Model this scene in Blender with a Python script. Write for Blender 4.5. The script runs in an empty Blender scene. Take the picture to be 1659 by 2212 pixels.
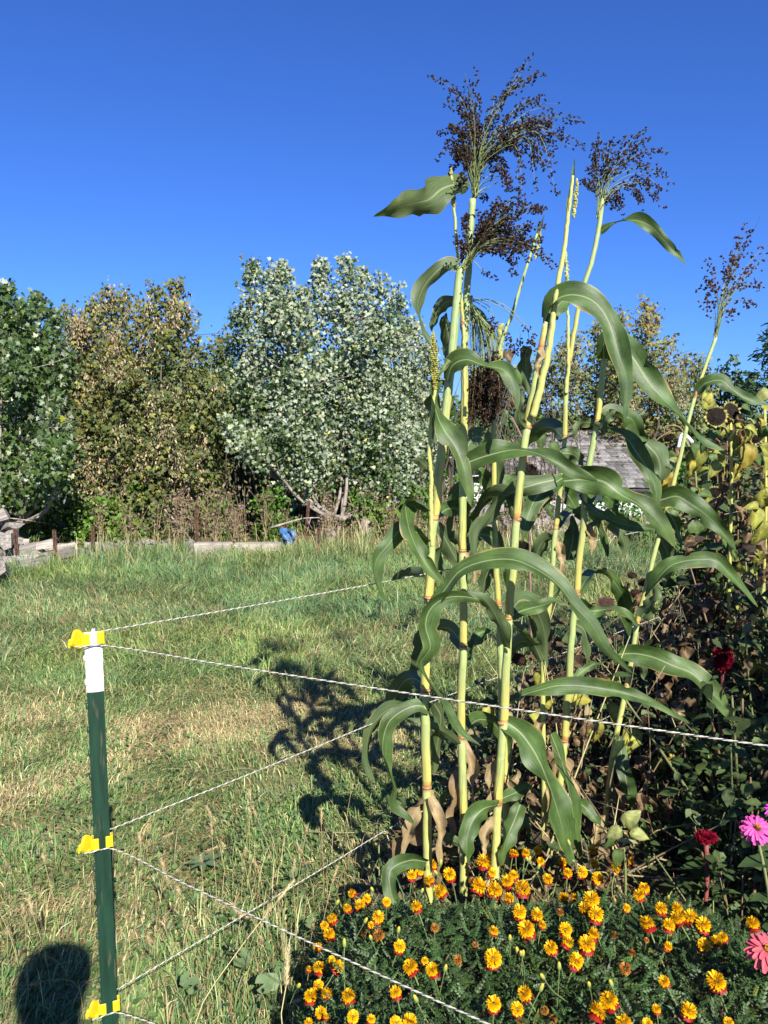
import bpy, math, random
import numpy as np
from mathutils import Vector

SC = bpy.context.scene
R = math.radians
rng = np.random.default_rng(7)
random.seed(7)

# ------------------------------------------------------------------ camera
PITCH = R(6.5)
CAM_H = 1.6
FPX = 2212.0 * 26.0 / 34.6          # focal length in pixels of the 1659 x 2212 working scale
cd = bpy.data.cameras.new('camera')
cam = bpy.data.objects.new('camera', cd)
SC.collection.objects.link(cam)
cam.location = (0, 0, CAM_H)
cam.rotation_euler = (R(90) - PITCH, 0, 0)
cd.sensor_fit = 'VERTICAL'; cd.sensor_height = 34.6; cd.sensor_width = 34.6; cd.lens = 26.0
cd.clip_start = 0.02; cd.clip_end = 2000
SC.camera = cam
SC.render.resolution_x = 768; SC.render.resolution_y = 1024

# ------------------------------------------------------------------ light
SUN_EL = R(37.5)
SUN_AZ = math.atan2(0.345, -0.939)     # clockwise from +Y
world = bpy.data.worlds.new('World'); SC.world = world; world.use_nodes = True
wn = world.node_tree.nodes; wl = world.node_tree.links
for n in list(wn): wn.remove(n)
wo = wn.new('ShaderNodeOutputWorld'); bg = wn.new('ShaderNodeBackground')
sky = wn.new('ShaderNodeTexSky'); sky.sky_type = 'NISHITA'; sky.sun_disc = False
sky.sun_elevation = SUN_EL; sky.sun_rotation = SUN_AZ
sky.air_density = 1.0; sky.dust_density = 0.2; sky.ozone_density = 4.0; sky.altitude = 200
bg.inputs['Strength'].default_value = 0.088
tn = wn.new('ShaderNodeMix'); tn.data_type = 'RGBA'; tn.blend_type = 'MULTIPLY'; tn.inputs['Factor'].default_value = 1
wl.new(sky.outputs[0], tn.inputs['A']); tn.inputs['B'].default_value = (0.252, 0.452, 0.905, 1)     # the deep clear blue of the day
wl.new(tn.outputs['Result'], bg.inputs['Color']); wl.new(bg.outputs[0], wo.inputs['Surface'])
sd = bpy.data.lights.new('sun', 'SUN'); sd.energy = 5.0; sd.angle = R(0.53); sd.color = (1.0, 0.95, 0.86)
sun = bpy.data.objects.new('sun', sd); SC.collection.objects.link(sun)
_s = Vector((math.sin(SUN_AZ) * math.cos(SUN_EL), math.cos(SUN_AZ) * math.cos(SUN_EL), math.sin(SUN_EL)))
sun.rotation_euler = _s.to_track_quat('Z', 'Y').to_euler()
sun.location = (3, -6, 8)
SC.view_settings.view_transform = 'Standard'; SC.view_settings.look = 'None'
SC.view_settings.exposure = 1.05; SC.view_settings.gamma = 1.0
SC.view_settings.use_curve_mapping = False

# ------------------------------------------------------------------ helpers
COL = SC.collection
_sp, _cp = math.sin(PITCH), math.cos(PITCH)

def P(px, py, Y):
    """world point at forward distance Y on the sight line of a photo position"""
    x = (px - 829.5) / FPX; y = (1106.0 - py) / FPX
    d = np.array([x, y * _sp + _cp, y * _cp - _sp])
    return d * (Y / d[1]) + np.array([0, 0, CAM_H])

def PZ(px, py, z):
    x = (px - 829.5) / FPX; y = (1106.0 - py) / FPX
    d = np.array([x, y * _sp + _cp, y * _cp - _sp])
    return d * ((z - CAM_H) / d[2]) + np.array([0, 0, CAM_H])

def depth(p):
    return p[1] * _cp - (p[2] - CAM_H) * _sp

def norm(v):
    v = np.asarray(v, float); n = np.linalg.norm(v, axis=-1, keepdims=True)
    return v / np.maximum(n, 1e-9)

def catmull(pts, n):
    pts = np.asarray(pts, float)
    if len(pts) == 2:
        t = np.linspace(0, 1, n)[:, None]
        return pts[0] * (1 - t) + pts[1] * t
    seg = np.linalg.norm(np.diff(pts, axis=0), axis=1)
    kn = np.concatenate([[0], np.cumsum(np.maximum(seg, 1e-6))])
    s = np.linspace(0, kn[-1], n)
    m = np.zeros_like(pts)
    m[1:-1] = (pts[2:] - pts[:-2]) / (kn[2:] - kn[:-2])[:, None]
    m[0] = (pts[1] - pts[0]) / (kn[1] - kn[0]); m[-1] = (pts[-1] - pts[-2]) / (kn[-1] - kn[-2])
    i = np.clip(np.searchsorted(kn, s, side='right') - 1, 0, len(pts) - 2)
    h = (kn[i + 1] - kn[i]); t = ((s - kn[i]) / h)[:, None]; h = h[:, None]
    return ((2*t**3-3*t**2+1)*pts[i] + (t**3-2*t**2+t)*h*m[i] + (-2*t**3+3*t**2)*pts[i+1] + (t**3-t**2)*h*m[i+1])

class MB:
    """collects vertices, faces, a colour per vertex and uv per vertex, and links them as one mesh"""
    def __init__(s):
        s.V = []; s.F = []; s.T = []; s.U = []; s.n = 0
    def add(s, V, faces, tint=(1, 1, 1), uv=None):
        V = np.asarray(V, float).reshape(-1, 3)
        for f in faces:
            f = np.asarray(f, np.int64)
            if f.size: s.F.append(f + s.n)
        t = np.asarray(tint, float)
        if t.ndim == 1: t = np.tile(t, (len(V), 1))
        s.V.append(V); s.T.append(t)
        s.U.append(np.zeros((len(V), 2)) if uv is None else np.asarray(uv, float))
        s.n += len(V)
        return s
    def tube(s, pts, rad, sides=8, tint=(1, 1, 1), cap=True):
        pts = np.asarray(pts, float); n = len(pts)
        rad = np.broadcast_to(np.asarray(rad, float), (n,))
        T = norm(np.gradient(pts, axis=0))
        ref = np.array([0.0, 1.0, 0.0]) if abs(T[0][2]) > 0.7 else np.array([0, 0, 1.0])
        A = np.zeros((n, 3)); a = norm(np.cross(T[0], ref))
        for i in range(n):
            a = a - T[i] * np.dot(a, T[i]); a = a / max(np.linalg.norm(a), 1e-9); A[i] = a
        B = np.cross(T, A)
        th = np.linspace(0, 2 * np.pi, sides, endpoint=False)
        V = pts[:, None] + rad[:, None, None] * (np.cos(th)[None, :, None] * A[:, None] + np.sin(th)[None, :, None] * B[:, None])
        V = V.reshape(-1, 3)
        i = np.arange(n - 1)[:, None] * sides; j = np.arange(sides)[None]; k = (j + 1) % sides
        Q = np.stack([i + j, i + k, i + sides + k, i + sides + j], -1).reshape(-1, 4)
        t = np.asarray(tint, float)
        if t.ndim == 2: t = np.repeat(t, sides, axis=0)
        F = [Q]
        if cap:
            c0 = np.arange(sides)[::-1]; c1 = np.arange(sides) + (n - 1) * sides
            F += [np.stack([np.full(sides - 2, c[0]), c[1:-1], c[2:]], -1) for c in (c0, c1)]
        return s.add(V, F, t)
    def box(s, c, size, rot=None, tint=(1, 1, 1), bevel=0.0, jitter=0.0):
        h = np.asarray(size, float) / 2
        sg = np.array([[x, y, z] for z in (-1, 1) for y in (-1, 1) for x in (-1, 1)], float)
        if bevel > 0:
            vs = []
            for q in sg:
                for ax in range(3):
                    w = q * h - q * bevel; w[ax] = q[ax] * h[ax]; vs.append(w)
            V = np.array(vs); idx = lambda k, ax: k * 3 + ax
            tri = []; quad = []
            sides = {0: ([0, 2, 6, 4], [1, 5, 7, 3]), 1: ([0, 4, 5, 1], [2, 3, 7, 6]), 2: ([0, 1, 3, 2][::-1], [4, 5, 7, 6])}
            for ax, (a, b) in sides.items():
                quad.append([idx(k, ax) for k in a]); quad.append([idx(k, ax) for k in b])
            for a in range(8):
                for b in range(a + 1, 8):
                    d = [i for i in range(3) if sg[a][i] != sg[b][i]]
                    if len(d) == 1:
                        o = [i for i in range(3) if i != d[0]]
                        quad.append([idx(a, o[0]), idx(b, o[0]), idx(b, o[1]), idx(a, o[1])])
            for a in range(8): tri.append([idx(a, 0), idx(a, 1), idx(a, 2)])
            F = [np.array(quad), np.array(tri)]
        else:
            V = sg * h
            F = [np.array([[0, 2, 3, 1], [4, 5, 7, 6], [0, 1, 5, 4], [2, 6, 7, 3], [0, 4, 6, 2], [1, 3, 7, 5]])]
        if jitter: V = V + rng.normal(0, jitter, V.shape)
        # outward winding
        V0 = V
        FF = []
        for f in F:
            g = []
            for q in f:
                q = list(q); n_ = np.cross(V0[q[1]] - V0[q[0]], V0[q[2]] - V0[q[0]])
                if np.dot(n_, V0[q].mean(0)) < 0: q = q[::-1]
                g.append(q)
            FF.append(np.array(g))
        if rot is not None: V = V @ np.asarray(rot).T
        return s.add(V + np.asarray(c, float), FF, tint)
    def scatter(s, tv, tf, pos, rot, scale, tint, tuv=None):
        """many copies of a small template: tv (k,3), tf list of arrays, pos (n,3), rot (n,3,3), scale (n,) or (n,3), tint (n,3)"""
        tv = np.asarray(tv, float); n = len(pos); k = len(tv)
        scale = np.asarray(scale, float)
        if scale.ndim == 0: scale = np.full(n, float(scale))
        if scale.ndim == 1: scale = np.repeat(scale[:, None], 3, 1)
        L = tv[None] * scale[:, None, :]
        V = np.einsum('nij,nkj->nki', rot, L) + np.asarray(pos)[:, None]
        off = (np.arange(n) * k)[:, None, None]
        F = [(np.asarray(f)[None] + off).reshape(-1, np.asarray(f).shape[1]) for f in tf]
        t = np.asarray(tint, float)
        if t.ndim == 1: t = np.tile(t, (n, 1))
        uv = None if tuv is None else np.tile(np.asarray(tuv), (n, 1))
        return s.add(V.reshape(-1, 3), F, np.repeat(t, k, axis=0), uv)
    def mesh(s, name, mats, smooth=True):
        me = bpy.data.meshes.new(name)
        if s.n:
            V = np.concatenate(s.V); T = np.concatenate(s.T); U = np.concatenate(s.U)
            me.vertices.add(len(V)); me.vertices.foreach_set('co', V.astype(np.float32).ravel())
            loops = np.concatenate([f.ravel() for f in s.F]); cnt = np.concatenate([np.full(len(f), f.shape[1]) for f in s.F])
            me.loops.add(len(loops)); me.loops.foreach_set('vertex_index', loops.astype(np.int32))
            me.polygons.add(len(cnt)); st = np.concatenate([[0], np.cumsum(cnt)[:-1]])
            me.polygons.foreach_set('loop_start', st.astype(np.int32))
            me.polygons.foreach_set('use_smooth', np.full(len(cnt), smooth))
            a = me.attributes.new('tint', 'FLOAT_COLOR', 'POINT')
            a.data.foreach_set('color', np.concatenate([T, np.ones((len(T), 1))], 1).astype(np.float32).ravel())
            ul = me.uv_layers.new(name='UVMap')
            ul.data.foreach_set('uv', U[loops].astype(np.float32).ravel())
            me.update(calc_edges=True)
            me.validate()
        for m in (mats if isinstance(mats, (list, tuple)) else [mats]): me.materials.append(m)
        return me
    def build(s, name, mats, parent=None, smooth=True):
        return link(name, s.mesh(name, mats, smooth), parent)

from mathutils import Matrix
def wmat(o):
    m = Matrix.LocRotScale(o.location, o.rotation_euler, o.scale)
    return wmat(o.parent) @ o.matrix_parent_inverse @ m if o.parent is not None else m

def link(name, me, parent=None, loc=None):
    """children are written in world coordinates"""
    o = bpy.data.objects.new(name, me); COL.objects.link(o)
    if parent is not None:
        o.parent = parent; o.matrix_parent_inverse = wmat(parent).inverted()
    if loc is not None: o.location = [float(v) for v in loc]
    return o

def tag(o, label=None, cat=None, group=None, kind=None):
    if label: o['label'] = label
    if cat: o['category'] = cat
    if group: o['group'] = group
    if kind: o['kind'] = kind
    return o

def thing(name, loc, label, cat, group=None, rotz=0):
    o = bpy.data.objects.new(name, None); COL.objects.link(o)
    o.location = [float(v) for v in loc]; o.rotation_euler = (0, 0, rotz); o.empty_display_size = 0.1
    return tag(o, label, cat, group)

def copy_tree(o, loc=None, rotz=None, scale=None, label=None, parent=None):
    c = o.copy(); COL.objects.link(c)
    if loc is not None: c.location = [float(v) for v in loc]
    if rotz is not None: c.rotation_euler = (c.rotation_euler[0], c.rotation_euler[1], rotz)
    if scale is not None: c.scale = (scale,) * 3
    if label: c['label'] = label
    if parent is not None: c.parent = parent
    for ch in list(o.children): copy_tree(ch, parent=c)
    return c

def rand_rot(n, tilt=np.pi, up=(0, 0, 1), rs=None):
    """random frames whose z axis lies within tilt of up"""
    r = rs or rng
    up = norm(np.broadcast_to(np.asarray(up, float), (n, 3)))
    z = norm(up + norm(r.normal(size=(n, 3))) * np.tan(np.minimum(tilt, 1.5) * r.random((n, 1)) ** 0.5))
    if tilt >= 3: z = norm(r.normal(size=(n, 3)))
    a = norm(np.cross(z, norm(r.normal(size=(n, 3))))); b = np.cross(z, a)
    return np.stack([a, b, z], -1)

def frame(zdir, ydir):
    """frames with y along ydir (leaf length) and z as near to zdir as possible"""
    y = norm(ydir); x = norm(np.cross(y, zdir)); z = np.cross(x, y)
    return np.stack([x, y, z], -1)

def gz(x, y):
    return 0.018 * np.sin(1.7 * x + 0.6) * np.sin(1.1 * y + 0.4) + 0.012 * np.sin(3.1 * x - 2.2 * y)

# ------------------------------------------------------------------ materials
def ramp(nt, stops):
    r = nt.nodes.new('ShaderNodeValToRGB'); e = r.color_ramp.elements
    while len(e) < len(stops): e.new(0.5)
    for q, (p, c) in zip(e, stops): q.position = p; q.color = (*c, 1) if len(c) == 3 else c
    return r

def mat(name, col=(1, 1, 1), rough=0.7, var=0.25, scale=30.0, trans=0.0, under=None, spec=0.3, bump=0.0, bscale=None,
        col2=None, stretch=(1, 1, 1), metal=0.0, tcol=None, use_tint=True):
    m = bpy.data.materials.new(name); m.use_nodes = True; nt = m.node_tree; N = nt.nodes; L = nt.links
    for n in list(N): N.remove(n)
    out = N.new('ShaderNodeOutputMaterial'); b = N.new('ShaderNodeBsdfPrincipled')
    b.inputs['Roughness'].default_value = rough; b.inputs['Specular IOR Level'].default_value = spec
    b.inputs['Metallic'].default_value = metal
    tc = N.new('ShaderNodeTexCoord'); mp = N.new('ShaderNodeMapping'); mp.inputs['Scale'].default_value = stretch
    L.new(tc.outputs['Object'], mp.inputs['Vector'])
    nz = N.new('ShaderNodeTexNoise'); nz.inputs['Scale'].default_value = scale; nz.inputs['Detail'].default_value = 5
    L.new(mp.outputs[0], nz.inputs['Vector'])
    c2 = col2 or tuple(c * (1 - var) for c in col)
    c1 = col if col2 else tuple(min(1, c * (1 + var)) for c in col)
    rp = ramp(nt, [(0.35, c2), (0.65, c1)]); L.new(nz.outputs['Fac'], rp.inputs[0])
    cur = rp.outputs[0]
    if under is not None:
        ge = N.new('ShaderNodeNewGeometry'); mx = N.new('ShaderNodeMix'); mx.data_type = 'RGBA'
        L.new(ge.outputs['Backfacing'], mx.inputs['Factor']); L.new(cur, mx.inputs['A'])
        mx.inputs['B'].default_value = (*under, 1); cur = mx.outputs['Result']
    if use_tint:
        at = N.new('ShaderNodeAttribute'); at.attribute_name = 'tint'
        mu = N.new('ShaderNodeMix'); mu.data_type = 'RGBA'; mu.blend_type = 'MULTIPLY'; mu.inputs['Factor'].default_value = 1
        L.new(cur, mu.inputs['A']); L.new(at.outputs['Color'], mu.inputs['B']); cur = mu.outputs['Result']
    L.new(cur, b.inputs['Base Color'])
    if bump:
        n2 = N.new('ShaderNodeTexNoise'); n2.inputs['Scale'].default_value = bscale or scale * 3; n2.inputs['Detail'].default_value = 6
        L.new(mp.outputs[0], n2.inputs['Vector'])
        bp = N.new('ShaderNodeBump'); bp.inputs['Strength'].default_value = bump; bp.inputs['Distance'].default_value = 0.01
        L.new(n2.outputs['Fac'], bp.inputs['Height']); L.new(bp.outputs[0], b.inputs['Normal'])
    if trans:
        tr = N.new('ShaderNodeBsdfTranslucent'); ms = N.new('ShaderNodeMixShader'); ms.inputs[0].default_value = trans
        if tcol is not None:
            m3 = N.new('ShaderNodeMix'); m3.data_type = 'RGBA'; m3.blend_type = 'MULTIPLY'; m3.inputs['Factor'].default_value = 1
            L.new(cur, m3.inputs['A']); m3.inputs['B'].default_value = (*tcol, 1); L.new(m3.outputs['Result'], tr.inputs['Color'])
        else: L.new(cur, tr.inputs['Color'])
        L.new(b.outputs[0], ms.inputs[1]); L.new(tr.outputs[0], ms.inputs[2]); L.new(ms.outputs[0], out.inputs['Surface'])
    else: L.new(b.outputs[0], out.inputs['Surface'])
    return m

def sorghum_leaf_mat():
    m = mat('sorghum_leaf', (0.060, 0.106, 0.028), rough=0.46, var=0.28, scale=18, trans=0.22, under=(0.090, 0.130, 0.055), spec=0.4, tcol=(1.6, 1.7, 0.6))
    nt = m.node_tree; N = nt.nodes; L = nt.links
    b = [n for n in N if n.type == 'BSDF_PRINCIPLED'][0]; tr = [n for n in N if n.type == 'BSDF_TRANSLUCENT'][0]
    src = b.inputs['Base Color'].links[0].from_socket
    uv = N.new('ShaderNodeUVMap'); uv.uv_map = 'UVMap'; sp = N.new('ShaderNodeSeparateXYZ'); L.new(uv.outputs[0], sp.inputs[0])
    # fine parallel veins
    mp = N.new('ShaderNodeMapping'); mp.inputs['Scale'].default_value = (26, 1.3, 1); L.new(uv.outputs[0], mp.inputs[0])
    nz = N.new('ShaderNodeTexNoise'); nz.inputs['Scale'].default_value = 1.0; nz.inputs['Detail'].default_value = 3; L.new(mp.outputs[0], nz.inputs['Vector'])
    r1 = ramp(nt, [(0.3, (0.60, 0.66, 0.60)), (0.7, (1.30, 1.25, 1.2))]); L.new(nz.outputs['Fac'], r1.inputs[0])
    mu = N.new('ShaderNodeMix'); mu.data_type = 'RGBA'; mu.blend_type = 'MULTIPLY'; mu.inputs['Factor'].default_value = 1
    L.new(src, mu.inputs['A']); L.new(r1.outputs[0], mu.inputs['B'])
    # pale midrib
    ab = N.new('ShaderNodeMath'); ab.operation = 'ABSOLUTE'; L.new(sp.outputs[0], ab.inputs[0])
    r2 = ramp(nt, [(0.03, (0.75, 0.75, 0.75)), (0.085, (0, 0, 0))]); L.new(ab.outputs[0], r2.inputs[0])
    fd = N.new('ShaderNodeMath'); fd.operation = 'MULTIPLY_ADD'; L.new(sp.outputs[1], fd.inputs[0]); fd.inputs[1].default_value = -0.17; fd.inputs[2].default_value = 0.95; fd.use_clamp = True
    fm = N.new('ShaderNodeMath'); fm.operation = 'MULTIPLY'; L.new(fd.outputs[0], fm.inputs[0]); L.new(r2.outputs[0], fm.inputs[1])
    m2 = N.new('ShaderNodeMix'); m2.data_type = 'RGBA'; L.new(fm.outputs[0], m2.inputs['Factor'])
    L.new(mu.outputs['Result'], m2.inputs['A']); m2.inputs['B'].default_value = (0.36, 0.41, 0.22, 1)
    # dry tan and yellow margins, patchy
    nb = N.new('ShaderNodeTexNoise'); nb.inputs['Scale'].default_value = 9; tc = N.new('ShaderNodeTexCoord'); L.new(tc.outputs['Object'], nb.inputs['Vector'])
    sm = N.new('ShaderNodeMath'); sm.operation = 'MULTIPLY_ADD'; L.new(nb.outputs['Fac'], sm.inputs[0]); sm.inputs[1].default_value = 0.7; L.new(ab.outputs[0], sm.inputs[2])
    r3 = ramp(nt, [(0.0, (0, 0, 0)), (0.72, (0, 0, 0)), (0.80, (1, 1, 1))])
    dv = N.new('ShaderNodeMath'); dv.operation = 'DIVIDE'; L.new(sm.outputs[0], dv.inputs[0]); dv.inputs[1].default_value = 1.85; L.new(dv.outputs[0], r3.inputs[0])
    m3 = N.new('ShaderNodeMix'); m3.data_type = 'RGBA'; L.new(r3.outputs[0], m3.inputs['Factor'])
    L.new(m2.outputs['Result'], m3.inputs['A']); m3.inputs['B'].default_value = (0.36, 0.26, 0.10, 1)
    # small rusty streaks
    mq = N.new('ShaderNodeMapping'); mq.inputs['Scale'].default_value = (3.0, 7.0, 1); L.new(uv.outputs[0], mq.inputs[0])
    nq = N.new('ShaderNodeTexNoise'); nq.inputs['Scale'].default_value = 2.2; nq.inputs['Detail'].default_value = 4; L.new(mq.outputs[0], nq.inputs['Vector'])
    r4 = ramp(nt, [(0.66, (0, 0, 0)), (0.74, (0.8, 0.8, 0.8))]); L.new(nq.outputs['Fac'], r4.inputs[0])
    m4 = N.new('ShaderNodeMix'); m4.data_type = 'RGBA'; L.new(r4.outputs[0], m4.inputs['Factor'])
    L.new(m3.outputs['Result'], m4.inputs['A']); m4.inputs['B'].default_value = (0.20, 0.11, 0.055, 1)
    L.new(m4.outputs['Result'], b.inputs['Base Color'])
    src2 = tr.inputs['Color'].links[0].from_node
    L.new(m4.outputs['Result'], src2.inputs['A'])
    bp = N.new('ShaderNodeBump'); bp.inputs['Strength'].default_value = 0.25; bp.inputs['Distance'].default_value = 0.004
    L.new(nz.outputs['Fac'], bp.inputs['Height']); L.new(bp.outputs[0], b.inputs['Normal'])
    return m

MT = {}
MT['sorghum_leaf'] = sorghum_leaf_mat()
MT['stalk'] = mat('sorghum_stalk', (1, 1, 1), rough=0.42, var=0.14, scale=25, spec=0.4, stretch=(6, 6, 0.7), bump=0.15, bscale=40)
MT['seed'] = mat('dark_seed', (0.026, 0.015, 0.009), rough=0.6, var=0.5, scale=60, spec=0.2)
MT['young_seed'] = mat('young_seed', (0.42, 0.42, 0.09), rough=0.5, var=0.25, scale=80, trans=0.1)
MT['ray'] = mat('panicle_ray', (0.30, 0.36, 0.14), rough=0.5, var=0.2, scale=10, trans=0.1)
MT['grass'] = mat('grass_blade', (0.9, 0.9, 0.9), rough=0.55, var=0.15, scale=6, trans=0.25, spec=0.3, tcol=(1.15, 1.15, 0.7))
MT['maple_leaf'] = mat('silver_maple_leaf', (0.050, 0.090, 0.022), rough=0.45, var=0.25, scale=4, under=(0.235, 0.28, 0.19), trans=0.22, tcol=(1.0, 1.2, 0.4), spec=0.4)
MT['elder_leaf'] = mat('box_elder_leaf', (0.092, 0.115, 0.042), rough=0.5, var=0.3, scale=3, under=(0.115, 0.14, 0.065), trans=0.25, tcol=(1.15, 1.15, 0.7))
MT['samara'] = mat('samara_cluster', (0.40, 0.31, 0.18), rough=0.8, var=0.25, scale=8, trans=0.2)
MT['shrub_leaf'] = mat('shrub_leaf', (0.085, 0.15, 0.03), rough=0.5, var=0.3, scale=4, under=(0.12, 0.17, 0.07), trans=0.28, tcol=(1.2, 1.3, 0.4))
MT['bark'] = mat('grey_bark', (0.23, 0.20, 0.165), rough=0.9, var=0.35, scale=18, stretch=(1, 1, 0.25), bump=0.6, bscale=30)
MT['dark_bark'] = mat('brown_bark', (0.10, 0.08, 0.06), rough=0.9, var=0.35, scale=18, stretch=(1, 1, 0.25), bump=0.6, bscale=30)
MT['dead_leaf'] = mat('dead_leaf', (0.115, 0.078, 0.052), rough=0.85, var=0.4, scale=20, trans=0.12, bump=0.4, bscale=60)
MT['plain_leaf'] = mat('tinted_leaf', (1, 1, 1), rough=0.55, var=0.32, scale=25, trans=0.25, bump=0.3, bscale=60, spec=0.3)
MT['plain'] = mat('tinted_plant', (1, 1, 1), rough=0.65, var=0.18, scale=30, bump=0.2)
MT['disc'] = mat('seed_disc', (0.030, 0.021, 0.016), rough=0.8, var=0.4, scale=90, bump=0.8, bscale=220)
MT['marigold_leaf'] = mat('marigold_leaf', (0.038, 0.074, 0.019), rough=0.5, var=0.25, scale=12, under=(0.07, 0.11, 0.045), trans=0.2, spec=0.4)
MT['petal'] = mat('petal', (1, 1, 1), rough=0.55, var=0.10, scale=60, trans=0.22, spec=0.25)
MT['green_paint'] = mat('green_post_paint', (0.008, 0.034, 0.019), rough=0.45, var=0.25, scale=30, spec=0.5, stretch=(3, 3, 0.4), bump=0.08)
MT['white_paint'] = mat('white_post_paint', (0.66, 0.68, 0.70), rough=0.45, var=0.06, scale=40, spec=0.5, bump=0.1)
MT['yellow_plastic'] = mat('yellow_plastic', (0.62, 0.46, 0.012), rough=0.4, var=0.08, scale=40, spec=0.5)
MT['rope_white'] = mat('rope_white', (0.46, 0.44, 0.36), rough=0.6, var=0.15, scale=90)
MT['rope_dark'] = mat('rope_dark', (0.09, 0.09, 0.085), rough=0.5, var=0.2, scale=90)
MT['rust'] = mat('rusty_steel', (0.085, 0.042, 0.028), rough=0.85, var=0.5, scale=35, bump=0.5)
MT['split_wood'] = mat('split_wood', (0.25, 0.225, 0.195), rough=0.9, var=0.4, scale=14, stretch=(0.3, 3, 3), bump=0.7, bscale=30)
MT['stone'] = mat('rubble_stone', (0.19, 0.18, 0.165), rough=0.95, var=0.35, scale=9, bump=0.7)
MT['concrete'] = mat('concrete', (0.31, 0.275, 0.225), rough=0.95, var=0.3, scale=7, bump=0.5)
MT['shingle'] = mat('shingle', (0.12, 0.117, 0.113), rough=0.95, var=0.35, scale=7, bump=0.6, bscale=80)
MT['siding'] = mat('siding_paint', (0.50, 0.51, 0.50), rough=0.7, var=0.15, scale=4, bump=0.1)
MT['tarp'] = mat('blue_tarp', (0.05, 0.13, 0.28), rough=0.45, var=0.3, scale=20)
def wear(m, thresh, col):
    """rust and dirt showing through paint"""
    nt = m.node_tree; N = nt.nodes; L = nt.links; b = [n for n in N if n.type == 'BSDF_PRINCIPLED'][0]; src = b.inputs['Base Color'].links[0].from_socket
    tc = N.new('ShaderNodeTexCoord'); mp = N.new('ShaderNodeMapping'); mp.inputs['Scale'].default_value = (70, 70, 9); L.new(tc.outputs['Object'], mp.inputs[0])
    nz = N.new('ShaderNodeTexNoise'); nz.inputs['Scale'].default_value = 1.0; nz.inputs['Detail'].default_value = 8; L.new(mp.outputs[0], nz.inputs['Vector'])
    r = ramp(nt, [(thresh, (0, 0, 0)), (thresh + .08, (.85, .85, .85))]); L.new(nz.outputs['Fac'], r.inputs[0])
    mx = N.new('ShaderNodeMix'); mx.data_type = 'RGBA'; L.new(r.outputs[0], mx.inputs['Factor']); L.new(src, mx.inputs['A']); mx.inputs['B'].default_value = (*col, 1); L.new(mx.outputs['Result'], b.inputs['Base Color'])
wear(MT['green_paint'], .60, (.075, .07, .042)); wear(MT['white_paint'], .68, (.30, .20, .12))
MT['soil'] = mat('soil', (0.075, 0.055, 0.038), rough=1.0, var=0.45, scale=14, bump=0.9, bscale=45, use_tint=False)
# ================================================================== GROUND
def grid_sheet(name, xs, ys, zf, m, mask=None):
    X, Y = np.meshgrid(xs, ys); V = np.stack([X, Y, zf(X, Y)], -1).reshape(-1, 3)
    nx, ny = len(xs), len(ys)
    i = (np.arange(ny - 1)[:, None] * nx + np.arange(nx - 1)[None]).ravel()
    Q = np.stack([i, i + 1, i + nx + 1, i + nx], -1)
    if mask is not None: Q = Q[mask(V[Q].mean(1))]
    mb = MB(); mb.add(V, [Q]); return mb.build(name, m)

def ground_mat():
    m = bpy.data.materials.new('lawn_ground'); m.use_nodes = True; nt = m.node_tree; N = nt.nodes; L = nt.links
    b = N['Principled BSDF']; b.inputs['Roughness'].default_value = 1.0; b.inputs['Specular IOR Level'].default_value = 0.1
    tc = N.new('ShaderNodeTexCoord')
    n1 = N.new('ShaderNodeTexNoise'); n1.inputs['Scale'].default_value = 1.3; n1.inputs['Detail'].default_value = 8
    n2 = N.new('ShaderNodeTexNoise'); n2.inputs['Scale'].default_value = 34; n2.inputs['Detail'].default_value = 8
    L.new(tc.outputs['Object'], n1.inputs['Vector']); L.new(tc.outputs['Object'], n2.inputs['Vector'])
    r1 = ramp(nt, [(0.35, (0.12, 0.13, 0.055)), (0.55, (0.20, 0.18, 0.095)), (0.75, (0.32, 0.27, 0.18))]); L.new(n1.outputs['Fac'], r1.inputs[0])
    r2 = ramp(nt, [(0.3, (0.45, 0.45, 0.45)), (0.7, (1.3, 1.25, 1.1))]); L.new(n2.outputs['Fac'], r2.inputs[0])
    mu = N.new('ShaderNodeMix'); mu.data_type = 'RGBA'; mu.blend_type = 'MULTIPLY'; mu.inputs['Factor'].default_value = 1
    L.new(r1.outputs[0], mu.inputs['A']); L.new(r2.outputs[0], mu.inputs['B']); L.new(mu.outputs['Result'], b.inputs['Base Color'])
    bp = N.new('ShaderNodeBump'); bp.inputs['Strength'].default_value = 0.9; bp.inputs['Distance'].default_value = 0.02
    L.new(n2.outputs['Fac'], bp.inputs['Height']); L.new(bp.outputs[0], b.inputs['Normal'])
    return m

xs = np.concatenate([np.linspace(-400, -14, 12), np.linspace(-12, 12, 121), np.linspace(14, 400, 12)])
ys = np.concatenate([np.linspace(-60, -4, 8), np.linspace(-3, 16, 96), np.linspace(18, 900, 16)])
ground = grid_sheet('ground', xs, ys, gz, ground_mat()); tag(ground, kind='structure')
ground['label'] = 'rough lawn ground of the back garden'

def bed_edge(y):
    """x of the left edge of the dug garden bed at distance y"""
    return np.interp(y, [0.5, 1.1, 1.5, 2.0, 2.5, 3.0, 3.6, 4.6, 6.5, 8.0], [-0.1, -0.22, -0.32, -0.2, -0.1, 0.25, 0.55, 1.0, 2.3, 3.6])
bed = grid_sheet('garden_soil', np.linspace(-0.6, 6.0, 120), np.linspace(0.4, 7.5, 120),
                 lambda X, Y: gz(X, Y) + 0.012 + 0.02 * np.clip((X - bed_edge(Y)) / 0.3, -0.6, 1) + 0.012 * np.sin(17 * X) * np.sin(15 * Y + 2 * X),
                 MT['soil'], mask=lambda c: c[:, 0] > bed_edge(c[:, 1]) + 0.03 * np.sin(9 * c[:, 1]))
tag(bed, 'dark dug soil bed under the sorghum and marigolds', kind='structure')

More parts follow.
